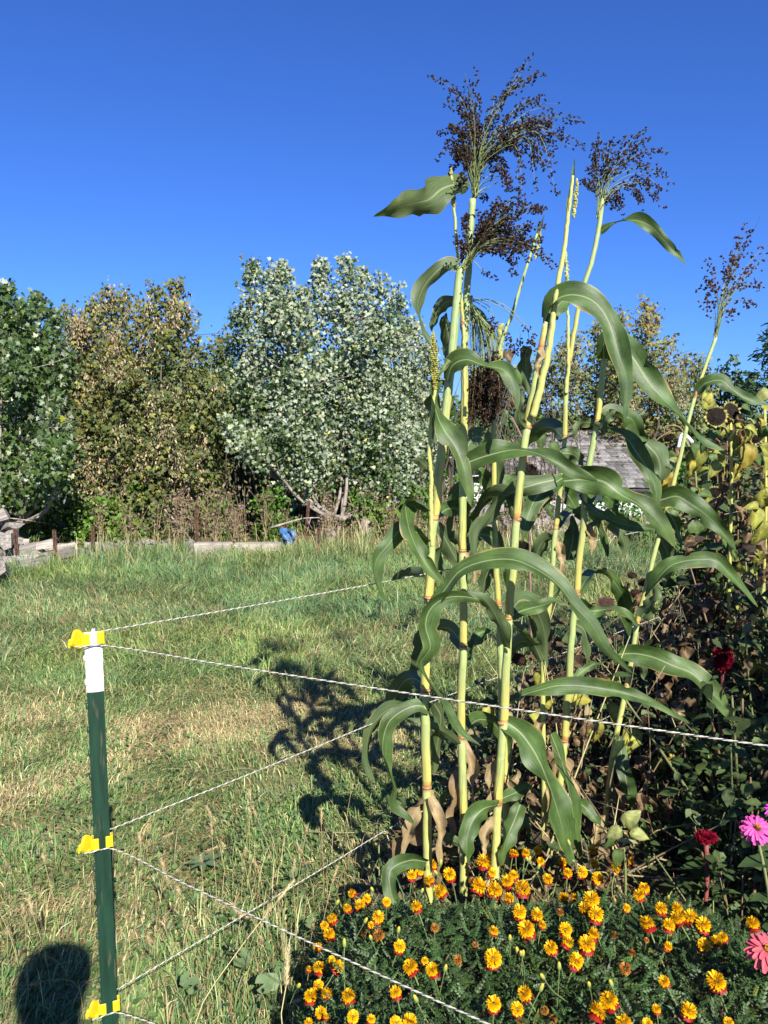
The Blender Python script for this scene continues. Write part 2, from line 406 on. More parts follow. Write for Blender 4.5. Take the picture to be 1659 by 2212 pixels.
# ------------------------------------------------------------------ grass
def vnoise(x, y, seed=0, f=1.0):
    """smooth value noise"""
    x = np.asarray(x) * f; y = np.asarray(y) * f
    xi = np.floor(x).astype(np.int64); yi = np.floor(y).astype(np.int64); fx = x - xi; fy = y - yi
    fx = fx * fx * (3 - 2 * fx); fy = fy * fy * (3 - 2 * fy)
    def h(a, b):
        v = np.sin(a * 127.1 + b * 311.7 + seed * 74.7) * 43758.5453
        return v - np.floor(v)
    return (h(xi, yi) * (1 - fx) + h(xi + 1, yi) * fx) * (1 - fy) + (h(xi, yi + 1) * (1 - fx) + h(xi + 1, yi + 1) * fx) * fy

def blades(mb, x, y, h, w, ang, lean, tint, curl=None):
    """one bent three-level blade at each x,y; lean = horizontal reach as a share of height"""
    n = len(x); z = gz(x, y); tint = np.minimum((tint * .90 + tint.mean(1, keepdims=True) * .10) * np.array([1.74, 1.86, 1.72]), .72)
    d = np.stack([np.cos(ang), np.sin(ang)], -1); s = np.stack([-d[:, 1], d[:, 0]], -1)
    tw = rng.normal(0, 0.6, n); s = np.stack([s[:, 0] * np.cos(tw) - s[:, 1] * np.sin(tw), s[:, 0] * np.sin(tw) + s[:, 1] * np.cos(tw)], -1)
    def pt(fr, reach, side, wd):
        q = np.zeros((n, 3)); q[:, :2] = np.stack([x, y], -1) + d * (reach * h)[:, None] + s * (side * wd)[:, None]
        q[:, 2] = z + fr * h; return q
    sag = np.clip(lean - 0.5, 0, 1.2)
    V = np.stack([pt(-0.05, 0 * lean, -1, w * .8), pt(-0.05, 0 * lean, 1, w * .8), pt(0.55, 0.32 * lean, -1, w), pt(0.55, 0.32 * lean, 1, w),
                  pt(0.88 - 0.25 * sag, 0.7 * lean, -1, w * .7), pt(0.88 - 0.25 * sag, 0.7 * lean, 1, w * .7), pt(1.0 - 0.75 * sag, 1.1 * lean, 0, w)], 1).reshape(-1, 3)
    o = np.arange(n)[:, None] * 7
    Q = np.concatenate([o + np.array([0, 1, 3, 2]), o + np.array([2, 3, 5, 4])]); T = o + np.array([4, 5, 6])
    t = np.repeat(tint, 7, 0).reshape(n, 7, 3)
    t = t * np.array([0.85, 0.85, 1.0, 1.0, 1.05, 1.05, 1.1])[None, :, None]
    mb.add(V, [Q, T], t.reshape(-1, 3))

GREENS = np.array([[0.075, 0.135, 0.036], [0.105, 0.160, 0.040], [0.140, 0.185, 0.058], [0.070, 0.130, 0.056], [0.165, 0.195, 0.065]])
STRAWS = np.array([[0.36, 0.28, 0.13], [0.29, 0.21, 0.10], [0.42, 0.34, 0.18], [0.24, 0.17, 0.085], [0.20, 0.125, 0.07]])
def pick(cols, n, var=0.2):
    return cols[rng.integers(0, len(cols), n)] * (1 + rng.uniform(-var, var, (n, 1))) * (1 + rng.uniform(-0.06, 0.06, (n, 3)))

def lawn_points(n, y0, y1, margin=0.5, bedmask=True):
    """points spread evenly over what the lens takes in between y0 and y1"""
    u = rng.random(n); y = np.sqrt(y0 * y0 + u * (y1 * y1 - y0 * y0))
    half = (y + 0.25) * 0.51 + margin
    x = rng.uniform(-1, 1, n) * half
    if bedmask:
        k = x < bed_edge(y) + rng.normal(0, 0.04, n); x, y = x[k], y[k]
    return x, y

def far_edge(x):
    """distance at which the lawn ends in the weedy border"""
    return np.interp(x, [-6, -4.2, -3.2, -2, 0, 3, 6], [6.6, 7.4, 8.9, 8.8, 9.4, 9.8, 10])

# zone weights by distance: short olive turf near, straw band, lush longer grass beyond
def zone(x, y):
    yb = y + 0.25 * (vnoise(x, y, 3, 1.3) - 0.5) * 2 + 0.12 * x
    straw = np.exp(-((y + .12 * (vnoise(x, y, 6, 2.5) - .5) * 2 - 3.2 - .9 * (x + 1.5)) / 0.15) ** 2) * (x < .4) * (0.35 + 0.45 * vnoise(x, y, 5, 1.6)) + np.exp(-((yb - 3.75) / 0.5) ** 2) * (0.1 + 0.75 * vnoise(x, y, 5, 1.6))
    lush = np.clip((yb - 4.15) / 0.6, 0, 1)
    return straw, lush

mb_g = MB(); mb_d = MB()
# short turf
x, y = lawn_points(215000, 1.25, 4.9, 0.85)
st, lu = zone(x, y); pn = vnoise(x, y, 11, 2.6) * 0.6 + vnoise(x, y, 12, 7.0) * 0.4
pdry = np.clip(0.24 + 0.75 * st + 0.75 * (pn - 0.5) * 1.6 - 0.28 * lu + 0.10 * (y < 2.6), 0.06, 0.95)
bare = vnoise(x, y, 21, 2.1)
k = (rng.random(len(x)) > np.clip((bare - 0.80) * 5, 0, 0.8)); x, y, pdry, lu = x[k], y[k], pdry[k], lu[k]
dry = rng.random(len(x)) < pdry
n = len(x)
h = rng.gamma(4, 0.0058, n) * (1 + 1.0 * lu) * np.where(dry, 0.9, 1.0) + 0.010
ang = rng.uniform(0, 2 * np.pi, n) * 0.55 + vnoise(x, y, 31, 2.2) * 7
lean = np.abs(rng.normal(0.75, 0.45, n)); lean = np.where(dry, lean * 1.35, lean)
w = rng.uniform(0.0012, 0.0031, n) * (1 + 0.1 * lu)
g = ~dry
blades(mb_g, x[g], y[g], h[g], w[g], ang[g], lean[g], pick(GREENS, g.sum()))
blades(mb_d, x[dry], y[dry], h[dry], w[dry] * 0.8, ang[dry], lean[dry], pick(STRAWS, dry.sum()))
# lush longer grass, in tufts that each fall their own way
nt_ = 5200
tx, ty = lawn_points(nt_, 4.1, 10.2, 0.8)
st, lu = zone(tx, ty); k = (rng.random(len(tx)) < lu) & (ty < far_edge(tx) + 0.3); tx, ty = tx[k], ty[k]
per = rng.integers(12, 34, len(tx)); idx = np.repeat(np.arange(len(tx)), per); n = len(idx)
tall = np.clip((ty - 6.3) / 2.2, 0, 1) * (0.5 + 0.8 * vnoise(tx, ty, 41, 0.8))
size = rng.uniform(0.55, 1.35, len(tx)) * (0.085 + 0.055 * tall + 0.05 * vnoise(tx, ty, 42, 0.9))
tdir = vnoise(tx, ty, 43, 1.1) * 9 + rng.normal(0, 0.5, len(tx))
hue = vnoise(tx, ty, 44, 1.4)
x = tx[idx] + rng.normal(0, 0.05, n); y = ty[idx] + rng.normal(0, 0.05, n)
h = size[idx] * rng.uniform(0.55, 1.15, n); ang = tdir[idx] + rng.normal(0, 0.9, n)
lean = np.abs(rng.normal(1.15, 0.45, n)) * (1 - 0.25 * tall[idx]); w = rng.uniform(0.0016, 0.0036, n)
pd = np.clip(0.13 + 0.5 * (vnoise(tx, ty, 45, 0.9) - 0.45), 0.05, 0.5)[idx]; dry = rng.random(n) < pd; g = ~dry
base = pick(GREENS, n, 0.18) * (0.85 + 0.45 * hue[idx])[:, None]
base[:, 2] *= (1.4 - 0.7 * hue[idx]); base[:, 0] *= (.85 + .3 * hue[idx])
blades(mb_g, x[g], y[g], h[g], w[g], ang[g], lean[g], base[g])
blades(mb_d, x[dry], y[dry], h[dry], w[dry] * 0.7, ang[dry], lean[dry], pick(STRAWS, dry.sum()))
# filler between the tufts
x, y = lawn_points(52000, 4.2, 10.0, 0.8); k = y < far_edge(x) + 0.4; x, y = x[k], y[k]; n = len(x)
dry = rng.random(n) < 0.30; g = ~dry
h = rng.uniform(0.03, 0.09, n); ang = rng.uniform(0, 6.28, n); lean = np.abs(rng.normal(0.9, 0.4, n)); w = rng.uniform(0.0016, 0.003, n)
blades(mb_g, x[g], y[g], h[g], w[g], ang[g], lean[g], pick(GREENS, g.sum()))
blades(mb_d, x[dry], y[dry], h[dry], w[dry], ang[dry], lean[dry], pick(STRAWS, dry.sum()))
# straw lying in the dry band
x, y = lawn_points(5200, 2.9, 4.6, 0.4); st, lu = zone(x, y); k = rng.random(len(x)) < st * 1.2; x, y = x[k], y[k]; n = len(x)
blades(mb_d, x, y, rng.uniform(0.02, 0.05, n), rng.uniform(0.0008, 0.0018, n), rng.normal(0.35, 0.6, n), rng.uniform(2.5, 6.0, n), pick(STRAWS[[0, 2]], n) * 1.05)
# long bleached and reddish stems standing at the foot of the fence
x, y = lawn_points(11000, 1.25, 2.9, 0.8)
dens = np.exp(-((x + 0.22) / 0.42) ** 2) * np.clip(1.25 - np.abs(y - 1.9) / 0.9, 0, 1) + 0.10
dens = np.where(x < -0.75, dens + 0.14 * (y < 1.8), dens)
k = rng.random(len(x)) < dens * 0.26; x, y = x[k], y[k]; n = len(x)
blades(mb_d, x, y, rng.uniform(0.05, 0.18, n), rng.uniform(0.0007, 0.0015, n), rng.normal(1.2, 1.3, n), rng.uniform(0.1, 0.55, n), pick(STRAWS, n))
# weeds and grass at the bed edges and in it (long leafy blades among the plants)
x = rng.uniform(-0.3, 5.0, 9000); y = rng.uniform(1.6, 7.2, 9000); k = (x > bed_edge(y)) & (x < 0.6 * y + 0.9); x, y = x[k], y[k]; n = len(x)
blades(mb_g, x, y, rng.uniform(0.03, 0.20, n) , rng.uniform(0.0014, 0.0032, n), rng.uniform(0, 6.28, n), rng.uniform(0.3, 1.3, n), pick(GREENS, n) * 0.9)
blades(mb_d, x + 0.03, y + 0.02, rng.uniform(0.03, 0.12, n), rng.uniform(0.001, 0.003, n), rng.uniform(0, 6.28, n), rng.uniform(0.5, 2.4, n), pick(STRAWS, n) * 0.75)
# dry tan grass standing along the back border
x = rng.uniform(-5.5, 6.5, 9000); y = far_edge(x) + rng.uniform(-0.7, 1.1, 9000)
k = rng.random(9000) < np.interp(x, [-5, -3.2, -2.6, -2.4, -1.2, -0.8, 0.6, 2.5, 5], [0.15, 0.15, 0.3, 0.06, 0.06, 0.6, 1.0, 0.7, 0.6]); x, y = x[k], y[k]; n = len(x)
blades(mb_d, x, y, rng.uniform(0.12, 0.42, n), rng.uniform(0.0014, 0.003, n), rng.uniform(0, 6.28, n), rng.uniform(0.15, 0.7, n), pick(STRAWS, n))
blades(mb_g, x + 0.1, y - 0.3, rng.uniform(0.08, 0.2, n), rng.uniform(0.0018, 0.0034, n), rng.uniform(0, 6.28, n), rng.uniform(0.3, 0.9, n), pick(GREENS, n))
# tall uneven tufts where the lawn runs into the border
cx = rng.uniform(-4.6, 4.5, 260); cy = far_edge(cx) - rng.uniform(-.5, .8, 260); hh = rng.uniform(.12, .36, 260) * np.where((cx > -2.3) & (cx < -1.1), .55, 1); idx = np.repeat(np.arange(260), 26); n = len(idx)
blades(mb_g, cx[idx] + rng.normal(0, .06, n), cy[idx] + rng.normal(0, .06, n), hh[idx] * rng.uniform(.5, 1.1, n), rng.uniform(.0018, .0036, n), rng.uniform(0, 6.28, n), rng.uniform(.15, .8, n), pick(GREENS, n) * .95)
og = mb_g.build('green_grass', MT['grass']); tag(og, 'green grass blades and tufts of the rough lawn', 'grass', kind='stuff')
od = mb_d.build('dry_grass', MT['grass']); tag(od, 'straw coloured dry grass among the green lawn', 'grass', kind='stuff')

# low clover and other small round leaves in the near turf
def ellipse_leaf(n=6, w=0.5):
    a = np.linspace(0, 2 * np.pi, n, endpoint=False)
    V = np.stack([w * np.sin(a), 0.5 - 0.5 * np.cos(a), 0.10 * np.sin(a) ** 2], -1)
    return V, [np.array([[0, i, i + 1] for i in range(1, n - 1)])]
ev, ef = ellipse_leaf(7, 0.42)
x, y = lawn_points(9000, 1.3, 4.6, 0.3); k = vnoise(x, y, 51, 1.7) > 0.60; x, y = x[k], y[k]; n = len(x)
mb = MB(); rot = rand_rot(n, 0.6)
mb.scatter(ev, ef, np.stack([x, y, gz(x, y) + rng.uniform(0.012, 0.05, n)], -1), rot, rng.uniform(0.010, 0.024, n), pick(np.array([[0.10, 0.17, 0.05], [0.13, 0.20, 0.065]]), n))
tag(mb.build('clover', MT['plain_leaf']), 'low clover leaves in patches of the near turf', 'ground cover', kind='stuff')

# ================================================================== LEAF AND BLOSSOM SHAPES
def maple_leaf_shape():
    pts = [(0, 0), (0.20, 0.10), (0.46, 0.06), (0.33, 0.30), (0.58, 0.55), (0.26, 0.50), (0.20, 0.68), (0, 1.05)]
    right = pts[1:-1]; out = [pts[0]] + right + [pts[-1]] + [(-a, b) for a, b in right[::-1]]
    V = [(a, b, 0.10 * abs(a) - 0.10 * (b - 0.4) ** 2) for a, b in out] + [(0, 0.36, 0.0)]
    c = len(out); F = np.array([[c, i, (i + 1) % c] for i in range(c)])
    return np.array(V), [F]
MLV, MLF = maple_leaf_shape()

def oval_leaf(w=0.28, fold=0.12, droop=0.25):
    ys_ = [0, 0.25, 0.6, 1.0]; ws = [0.05, 1.0, 0.85, 0.0]
    V = []
    for yy, ww in zip(ys_, ws):
        zz = -droop * yy * yy
        V += [(-ww * w, yy, zz + fold * ww * w), (0, yy, zz), (ww * w, yy, zz + fold * ww * w)]
    F = []
    for i in range(3):
        a = i * 3
        F += [[a, a + 1, a + 4, a + 3], [a + 1, a + 2, a + 5, a + 4]]
    return np.array(V), [np.array(F)]
OLV, OLF = oval_leaf()

def compound(leaflets):
    """several oval leaflets on one stem: list of (base x, y, angle, length)"""
    VV = []; FF = []; n = 0
    for bx, by, a, l in leaflets:
        c, s = math.cos(a), math.sin(a); v = OLV * l
        VV.append(np.stack([v[:, 0] * c + v[:, 1] * s + bx, -v[:, 0] * s + v[:, 1] * c + by, v[:, 2]], -1)); FF.append(OLF[0] + n); n += len(v)
    return np.concatenate(VV), [np.concatenate(FF)]
ELV, ELF = compound([(0, 0.35, 0, 0.7), (0, 0.3, 0.95, 0.6), (0, 0.3, -0.95, 0.6)])

def heart_leaf(n=10, w=0.46, crumple=0.0, hang=0.25, fold=0.25, seed=0):
    """sunflower leaf: heart shape from the stem at 0,0 to a tip at 0,1 as a small grid"""
    r = np.random.default_rng(seed)
    v = np.linspace(0, 1, n); us = np.linspace(-1, 1, 7)
    prof = np.sin(np.pi * np.clip(v, 0, 1) ** 0.62) ** 0.8 * w
    V = []; U = []
    for t, ww in zip(v, prof):
        for u in us:
            yy = t - 0.14 * (u * u) * (1 - t) ** 2 * 1.2
            zz = -hang * t * t + fold * abs(u) * ww + crumple * 0.14 * math.sin(9 * t + 4 * u + seed) + crumple * r.normal(0, 0.035)
            V.append((u * ww * (1 - 0.3 * crumple * math.sin(6 * t + seed)), yy + crumple * r.normal(0, 0.02), zz)); U.append((u, t))
    i = (np.arange(n - 1)[:, None] * 7 + np.arange(6)[None]).ravel()
    return np.array(V), [np.stack([i, i + 1, i + 8, i + 7], -1)], np.array(U)
# ================================================================== TREES AND BORDER
def leaf_parts(parent, name, tv, tf, pos, rot, scale, tints, m, count):
    """the nearest leaves as objects of their own (shared meshes), the rest handed back"""
    d = pos[:, 1] + rng.normal(0, 0.05, len(pos))
    order = np.argsort(d); near, rest = order[:count], order[count:]
    K = 6; meshes = []
    for q in range(K):
        mb = MB(); mb.add(tv, tf, tints[near[q % len(near)]] if len(near) else (1, 1, 1)); meshes.append(mb.mesh(name, m))
    pinv = wmat(parent).inverted()
    for c, i in enumerate(near):
        o = bpy.data.objects.new(name, meshes[c % K]); COL.objects.link(o); o.parent = parent; o.matrix_parent_inverse = pinv
        o.matrix_basis = Matrix.LocRotScale(Vector(pos[i]), Matrix(rot[i].tolist()).to_quaternion(), Vector([float(scale[i])] * 3))
    return rest

def crown_points(plumes, ntwig, per, clump):
    """twig centres spread through the plumes, then leaves round every twig"""
    wts = []; geo = []
    extra = []
    for (xt, yt, xb, yb, rb, rt, Y) in plumes:               # side shoots that break the outline
        for q in range(4):
            f = rng.uniform(.18, .85); x = xt + (xb - xt) * f; y = yt + (yb - yt) * f; sgn = rng.choice([-1, 1]); r = rt + (rb - rt) * min(1, f * 1.22) ** 1.5
            extra.append((x + sgn * r * rng.uniform(.9, 1.5), y - rng.uniform(20, 60), x + sgn * r * .4, y + 20, 15, 6, Y - rng.uniform(-.3, .6)))
    plumes = list(plumes) + extra
    for (xt, yt, xb, yb, rb, rt, Y) in plumes:
        wts.append(abs(yb - yt) * (rb + rt) * 0.5 + 120); geo.append((np.array(P(xt, yt, Y)), np.array(P(xb, yb, Y)), rb * Y / FPX, rt * Y / FPX))
    wts = np.array(wts) / sum(wts)
    which = rng.choice(len(plumes), ntwig, p=wts)
    T = rng.random(ntwig) ** 0.95; C = np.zeros((ntwig, 3)); O = np.zeros((ntwig, 3))
    for i in range(ntwig):
        a, b, rb, rt = geo[which[i]]
        t = T[i]; r = rt + (rb - rt) * min(1, t * 1.18) ** 1.8
        if t > 0.85: r *= 1 - 1.6 * (t - 0.85)
        th = rng.uniform(0, 2 * np.pi); s = rng.random() ** 0.45
        o = np.array([math.cos(th) * s * r, math.sin(th) * s * r * 1.0, 0])
        C[i] = a + (b - a) * t + o; O[i] = o / max(r, 1e-3)
    k = rng.poisson(per, ntwig) + 1
    idx = np.repeat(np.arange(ntwig), k); n = len(idx)
    pos = C[idx] + np.clip(rng.normal(0, 1, (n, 3)), -1.7, 1.7) * clump * np.array([1, 1, 1.15]) * np.clip(.45 + 3 * T[idx], 0, 1)[:, None]
    return pos, O[idx], T[idx], which[idx], C

def limbs(parent, foot, plumes, m, r0=0.035, spread=0.25, nside=3):
    """a clump of stems from the foot into every plume, with side twigs"""
    groups = [MB() for _ in range(3)]
    for j, (xt, yt, xb, yb, rb, rt, Y) in enumerate(plumes):
        a, b = np.array(P(xt, yt, Y)), np.array(P(xb, yb, Y))
        f = np.array(foot) + np.array([rng.normal(0, spread * .3), rng.normal(0, spread * .3), 0])
        m1 = f + (b - f) * 0.55 + np.array([0, 0, -0.1]); pts = catmull([f, m1, b, b + (a - b) * 0.5 + rng.normal(0, .05, 3), a], 22)
        L = np.linspace(0, 1, 22); groups[j % 3].tube(pts, r0 * rng.uniform(.7, 1.1) * (1 - L * 0.9), 7)
        for q in range(nside * 3):
            t0 = rng.uniform(0.35, 0.9); p0 = pts[int(t0 * 21)]; r = rb * Y / FPX
            e = p0 + np.array([rng.normal(0, r), rng.normal(0, r), rng.uniform(0.1, 0.6) * r * 1.5])
            groups[j % 3].tube(catmull([p0, (p0 + e) / 2 + rng.normal(0, .04, 3), e], 7), np.linspace(0.009, 0.003, 7), 5)
    for g in groups:
        if g.n: g.build('limb', m, parent)

def make_maple(label, foot_px, plumes, ntwig, per, flip, leaf=0.054, nparts=220, trunk=None):
    foot = np.array(P(*foot_px)); foot[2] = 0
    t = thing('silver_maple', foot, label, 'tree')
    if trunk: 
        for pts, r in trunk:
            w = np.array([P(*q) for q in pts]); w[0][2] = min(w[0][2], 0.0)
            mb = MB(); mb.tube(catmull(w, 16), np.linspace(r, r * 0.55, 16), 9); mb.build('trunk', MT['bark'], t)
    else:
        mb = MB(); mb.tube(catmull([foot - [0, 0, .1], foot + [0.03, 0, .35], foot + [0.0, 0, .8]], 8), np.linspace(.07, .05, 8), 9); mb.build('trunk', MT['bark'], t)
    limbs(t, foot + [0, 0, 0.3], plumes, MT['bark'])
    pos, O, T, wh, C = crown_points(plumes, ntwig, per, 0.10)
    k = pos[:, 2] > 0.35; pos, O, T = pos[k], O[k], T[k]; n = len(pos)
    # leaves hang from their twig; the wind turns many of them pale side out
    fl = rng.random(n) < flip(pos, T)
    outw = norm(O + np.array([0.15, -0.55, 0.0]) + rng.normal(0, 0.45, (n, 3)))
    zd = norm(outw + np.array([0, 0, 0.55]) + rng.normal(0, 0.35, (n, 3)))
    zd = np.where(fl[:, None], -norm(np.array([0.25, -0.8, 0.28]) + rng.normal(0, 0.38, (n, 3))), zd)
    yd = norm(np.array([-0.25, 0.0, -0.75]) + O * 0.5 + rng.normal(0, 0.45, (n, 3)))
    yd = np.where(fl[:, None], norm(np.array([-0.75, 0.15, 0.25]) + rng.normal(0, 0.45, (n, 3))), yd)
    rot = frame(zd, yd); sc = rng.uniform(0.65, 1.25, n) * leaf
    tint = np.ones((n, 3)) * rng.uniform(0.75, 1.35, (n, 1)); yel = rng.random(n)
    tint[yel < 0.16] *= np.array([1.35, 1.2, 0.9]); tint[yel < 0.003] = np.array([5.0, 3.0, 0.6])
    rest = leaf_parts(t, 'leaf', MLV, MLF, pos, rot, sc, tint, MT['maple_leaf'], nparts)
    mb = MB(); mb.scatter(MLV, MLF, pos[rest], rot[rest], sc[rest], tint[rest])
    tag(mb.build('crown', MT['maple_leaf'], t), kind='stuff')
    return t

centre = [(542, 562, 560, 985, 52, 9, 11.0), (583, 570, 592, 1000, 50, 10, 11.4), (612, 572, 626, 1030, 52, 10, 10.9), (652, 628, 655, 1060, 55, 12, 10.6),
          (696, 563, 690, 1060, 50, 9, 11.2), (750, 559, 738, 1040, 58, 11, 11.0), (787, 582, 780, 1060, 52, 13, 11.4), (824, 584, 815, 1070, 55, 11, 10.9),
          (861, 620, 845, 1060, 55, 10, 11.2), (893, 690, 880, 1060, 50, 14, 11.6), (517, 660, 540, 960, 42, 14, 11.6), (497, 905, 590, 1010, 36, 14, 10.3), (925, 740, 915, 1040, 45, 18, 12.0)]
make_maple('tall many-stemmed silver maple with wind-turned pale leaves beside the sorghum', (725, 1175, 10.6), centre, 2000, 17,
           lambda p, T: np.clip(0.10 + 0.50 * np.clip((p[:, 0] + 2.2) / 1.8, 0, 1) * np.clip(1.25 - T, 0, 1) + 0.22 * (1 - T) + .9 * (vnoise(p[:, 0], p[:, 2], 97, 2.2) - .5), 0.02, 0.66),
           trunk=[([(722, 1185, 10.6), (735, 1130, 10.6), (746, 1080, 10.7), (750, 1020, 10.8)], .036), ([(716, 1185, 10.7), (708, 1140, 10.8), (690, 1095, 10.9), (650, 1040, 10.9)], .028),
                  ([(700, 1185, 10.8), (690, 1130, 10.9), (682, 1060, 11.0), (672, 990, 11.0)], .026), ([(728, 1180, 10.5), (752, 1140, 10.5), (775, 1120, 10.5)], .018), ([(727, 1178, 10.9), (738, 1110, 11.1), (741, 1040, 11.3)], .024)])
left = [(14, 612, 0, 1085, 48, 12, 9.6), (50, 655, 45, 1085, 48, 14, 9.8), (84, 640, 80, 1085, 46, 13, 10.2), (-40, 600, -45, 1085, 55, 14, 9.8), (118, 680, 115, 1085, 36, 14, 10.4), (130, 850, 110, 1085, 34, 16, 9.4), (-95, 620, -95, 1085, 55, 14, 10.2)]
make_maple('green silver maple cut by the left edge of the photo behind the firewood', (22, 1175, 10.0), left, 950, 15,
           lambda p, T: np.clip(0.05 + 0.06 * (1 - T), 0, 0.4) * np.ones(len(p)), leaf=0.066,
           trunk=[([(20, 1200, 9.9), (38, 1130, 9.9), (55, 1080, 9.9), (62, 1020, 9.9)], .05), ([(18, 1200, 10.1), (0, 1120, 10.2), (-20, 1020, 10.2)], .05)])

def make_elder(label, foot_px, plumes, ntwig, per, tintf, seeds, sky_gap=0.0, leaf=0.072, name='box_elder', clump=0.125):
    foot = np.array(P(*foot_px)); foot[2] = 0
    t = thing(name, foot, label, 'tree')
    mb = MB(); mb.tube(catmull([foot - [0, 0, .1], foot + [0.05, 0, .6], foot + [0.0, 0, 1.3]], 10), np.linspace(.09, .06, 10), 9); mb.build('trunk', MT['dark_bark'], t)
    limbs(t, foot + [0, 0, 0.6], plumes, MT['dark_bark'], 0.04)
    pos, O, T, wh, C = crown_points(plumes, ntwig, per, clump)
    k = pos[:, 2] > 0.3; pos, O, T = pos[k], O[k], T[k]; n = len(pos)
    zd = norm(O + np.array([0.1, -0.5, 0.6]) + rng.normal(0, 0.5, (n, 3))); yd = norm(np.array([0, -0.1, -0.8]) + O * 0.6 + rng.normal(0, 0.45, (n, 3)))
    rot = frame(zd, yd); sc = rng.uniform(0.7, 1.25, n) * leaf; tint = tintf(pos, T)
    rest = leaf_parts(t, 'leaf', ELV, ELF, pos, rot, sc, tint, MT['elder_leaf'], 200)
    mb = MB(); mb.scatter(ELV, ELF, pos[rest], rot[rest], sc[rest], tint[rest]); tag(mb.build('crown', MT['elder_leaf'], t), kind='stuff')
    if seeds:
        order = np.argsort(C[:, 1] + rng.normal(0, .15, len(C))); order = order[C[order, 2] > .6][:int(len(C) * .6)]; w_ = np.clip(.6 * vnoise(C[order, 0] + 3, C[order, 2], 91, 2.6) + .4 * vnoise(C[order, 0], C[order, 2] + 5, 92, 5.0) - .38, 0.015, 1); c = C[rng.choice(order, seeds, p=w_ / w_.sum())] + np.array([0, -0.15, 0]); per_ = rng.integers(10, 30, seeds); idx = np.repeat(np.arange(seeds), per_); m = len(idx)
        p = c[idx] + rng.normal(0, 1, (m, 3)) * np.array([0.05, 0.05, 0.10]); v, f = ellipse_leaf(6, 0.22)
        r = frame(norm(rng.normal(size=(m, 3))), norm(np.array([0, 0, -1.0]) + rng.normal(0, 0.4, (m, 3))))
        mb = MB(); mb.scatter(v, f, p, r, rng.uniform(0.03, 0.055, m), np.ones((m, 3)) * rng.uniform(0.6, 1.25, (m, 1)))
        tag(mb.build('seed_cluster', MT['samara'], t), kind='stuff')
    return t

def elder_tint(p, T):
    n = len(p); t = np.ones((n, 3)) * rng.uniform(0.65, 1.35, (n, 1)); h = vnoise(p[:, 0] * 1.0, p[:, 2] * 1.0, 61, 1.6)
    t *= np.where((h > 0.52)[:, None], np.array([1.25, 1.12, 0.95]), np.array([0.95, 1.0, 0.85])); t[rng.random(n) < 0.2] *= np.array([1.9, 1.5, 0.9])
    return t
elder1 = [(178, 700, 185, 1060, 40, 14, 10.9), (256, 705, 250, 1080, 40, 14, 10.7), (200, 645, 205, 1010, 45, 16, 11.6), (237, 628, 240, 1050, 46, 14, 11.2), (274, 628, 270, 1060, 44, 12, 11.5), (318, 690, 315, 1060, 46, 15, 11.0), (165, 690, 170, 1030, 44, 18, 11.8), (145, 660, 140, 960, 30, 12, 12.0), (220, 850, 225, 1090, 48, 20, 10.6)]
make_elder('browning box elder hung with tan seed clusters, nearer the left maple', (235, 1165, 11.2), elder1, 820, 13.5, elder_tint, 230)
elder2 = [(352, 700, 350, 1080, 36, 12, 10.7), (448, 800, 440, 1100, 40, 16, 10.9), (334, 617, 345, 1040, 42, 10, 11.3), (379, 608, 375, 1050, 44, 10, 11.5), (398, 665, 400, 1060, 46, 16, 11.1), (430, 745, 425, 1060, 42, 16, 11.4), (468, 735, 462, 1030, 36, 16, 12.0), (360, 860, 355, 1090, 48, 20, 10.5), (490, 720, 490, 980, 30, 14, 12.4)]
make_elder('box elder with tan seeds and two leafy tips, nearer the tall silver maple', (395, 1165, 11.2), elder2, 820, 13.5, elder_tint, 210)
def yellow_tint(p, T):
    n = len(p); t = np.ones((n, 3)) * rng.uniform(0.8, 1.5, (n, 1)); h = vnoise(p[:, 0], p[:, 2], 71, 1.0)
    t *= np.where((h > 0.45)[:, None], np.array([1.75, 1.35, 1.1]), np.array([1.25, 1.25, 1.1])); t[rng.random(n) < 0.15] *= np.array([1.5, 0.95, 0.8]); return t
elder3 = [(1185, 760, 1190, 930, 40, 16, 16.0), (1240, 720, 1240, 930, 46, 14, 15.5), (1290, 690, 1285, 940, 44, 10, 16.0), (1345, 668, 1335, 940, 44, 9, 15.6), (1400, 640, 1380, 930, 40, 8, 16.2), (1350, 740, 1350, 950, 50, 20, 15.0), (1440, 730, 1420, 930, 42, 16, 15.6), (1480, 765, 1460, 930, 36, 14, 16.0), (1515, 770, 1500, 920, 26, 10, 16.4), (1130, 800, 1135, 950, 40, 18, 16.4), (1080, 830, 1080, 960, 40, 18, 16.8)]
make_elder('thinning yellow-brown box elder behind the shingled shed roof', (1330, 1040, 16.0), elder3, 1000, 10.5, yellow_tint, 110, leaf=0.085)
def green_tint(p, T):
    n = len(p); return np.ones((n, 3)) * rng.uniform(0.7, 1.3, (n, 1)) * np.array([0.7, 0.95, 0.9])
make_elder('small dark green tree standing between the yellow box elder and the spruce', (1580, 950, 19.0),
           [(1555, 795, 1560, 900, 26, 10, 19), (1590, 778, 1590, 900, 24, 7, 19), (1612, 835, 1612, 910, 26, 12, 19), (1530, 825, 1535, 920, 24, 12, 19.4)], 150, 6, green_tint, 0, leaf=0.14, name='small_tree')

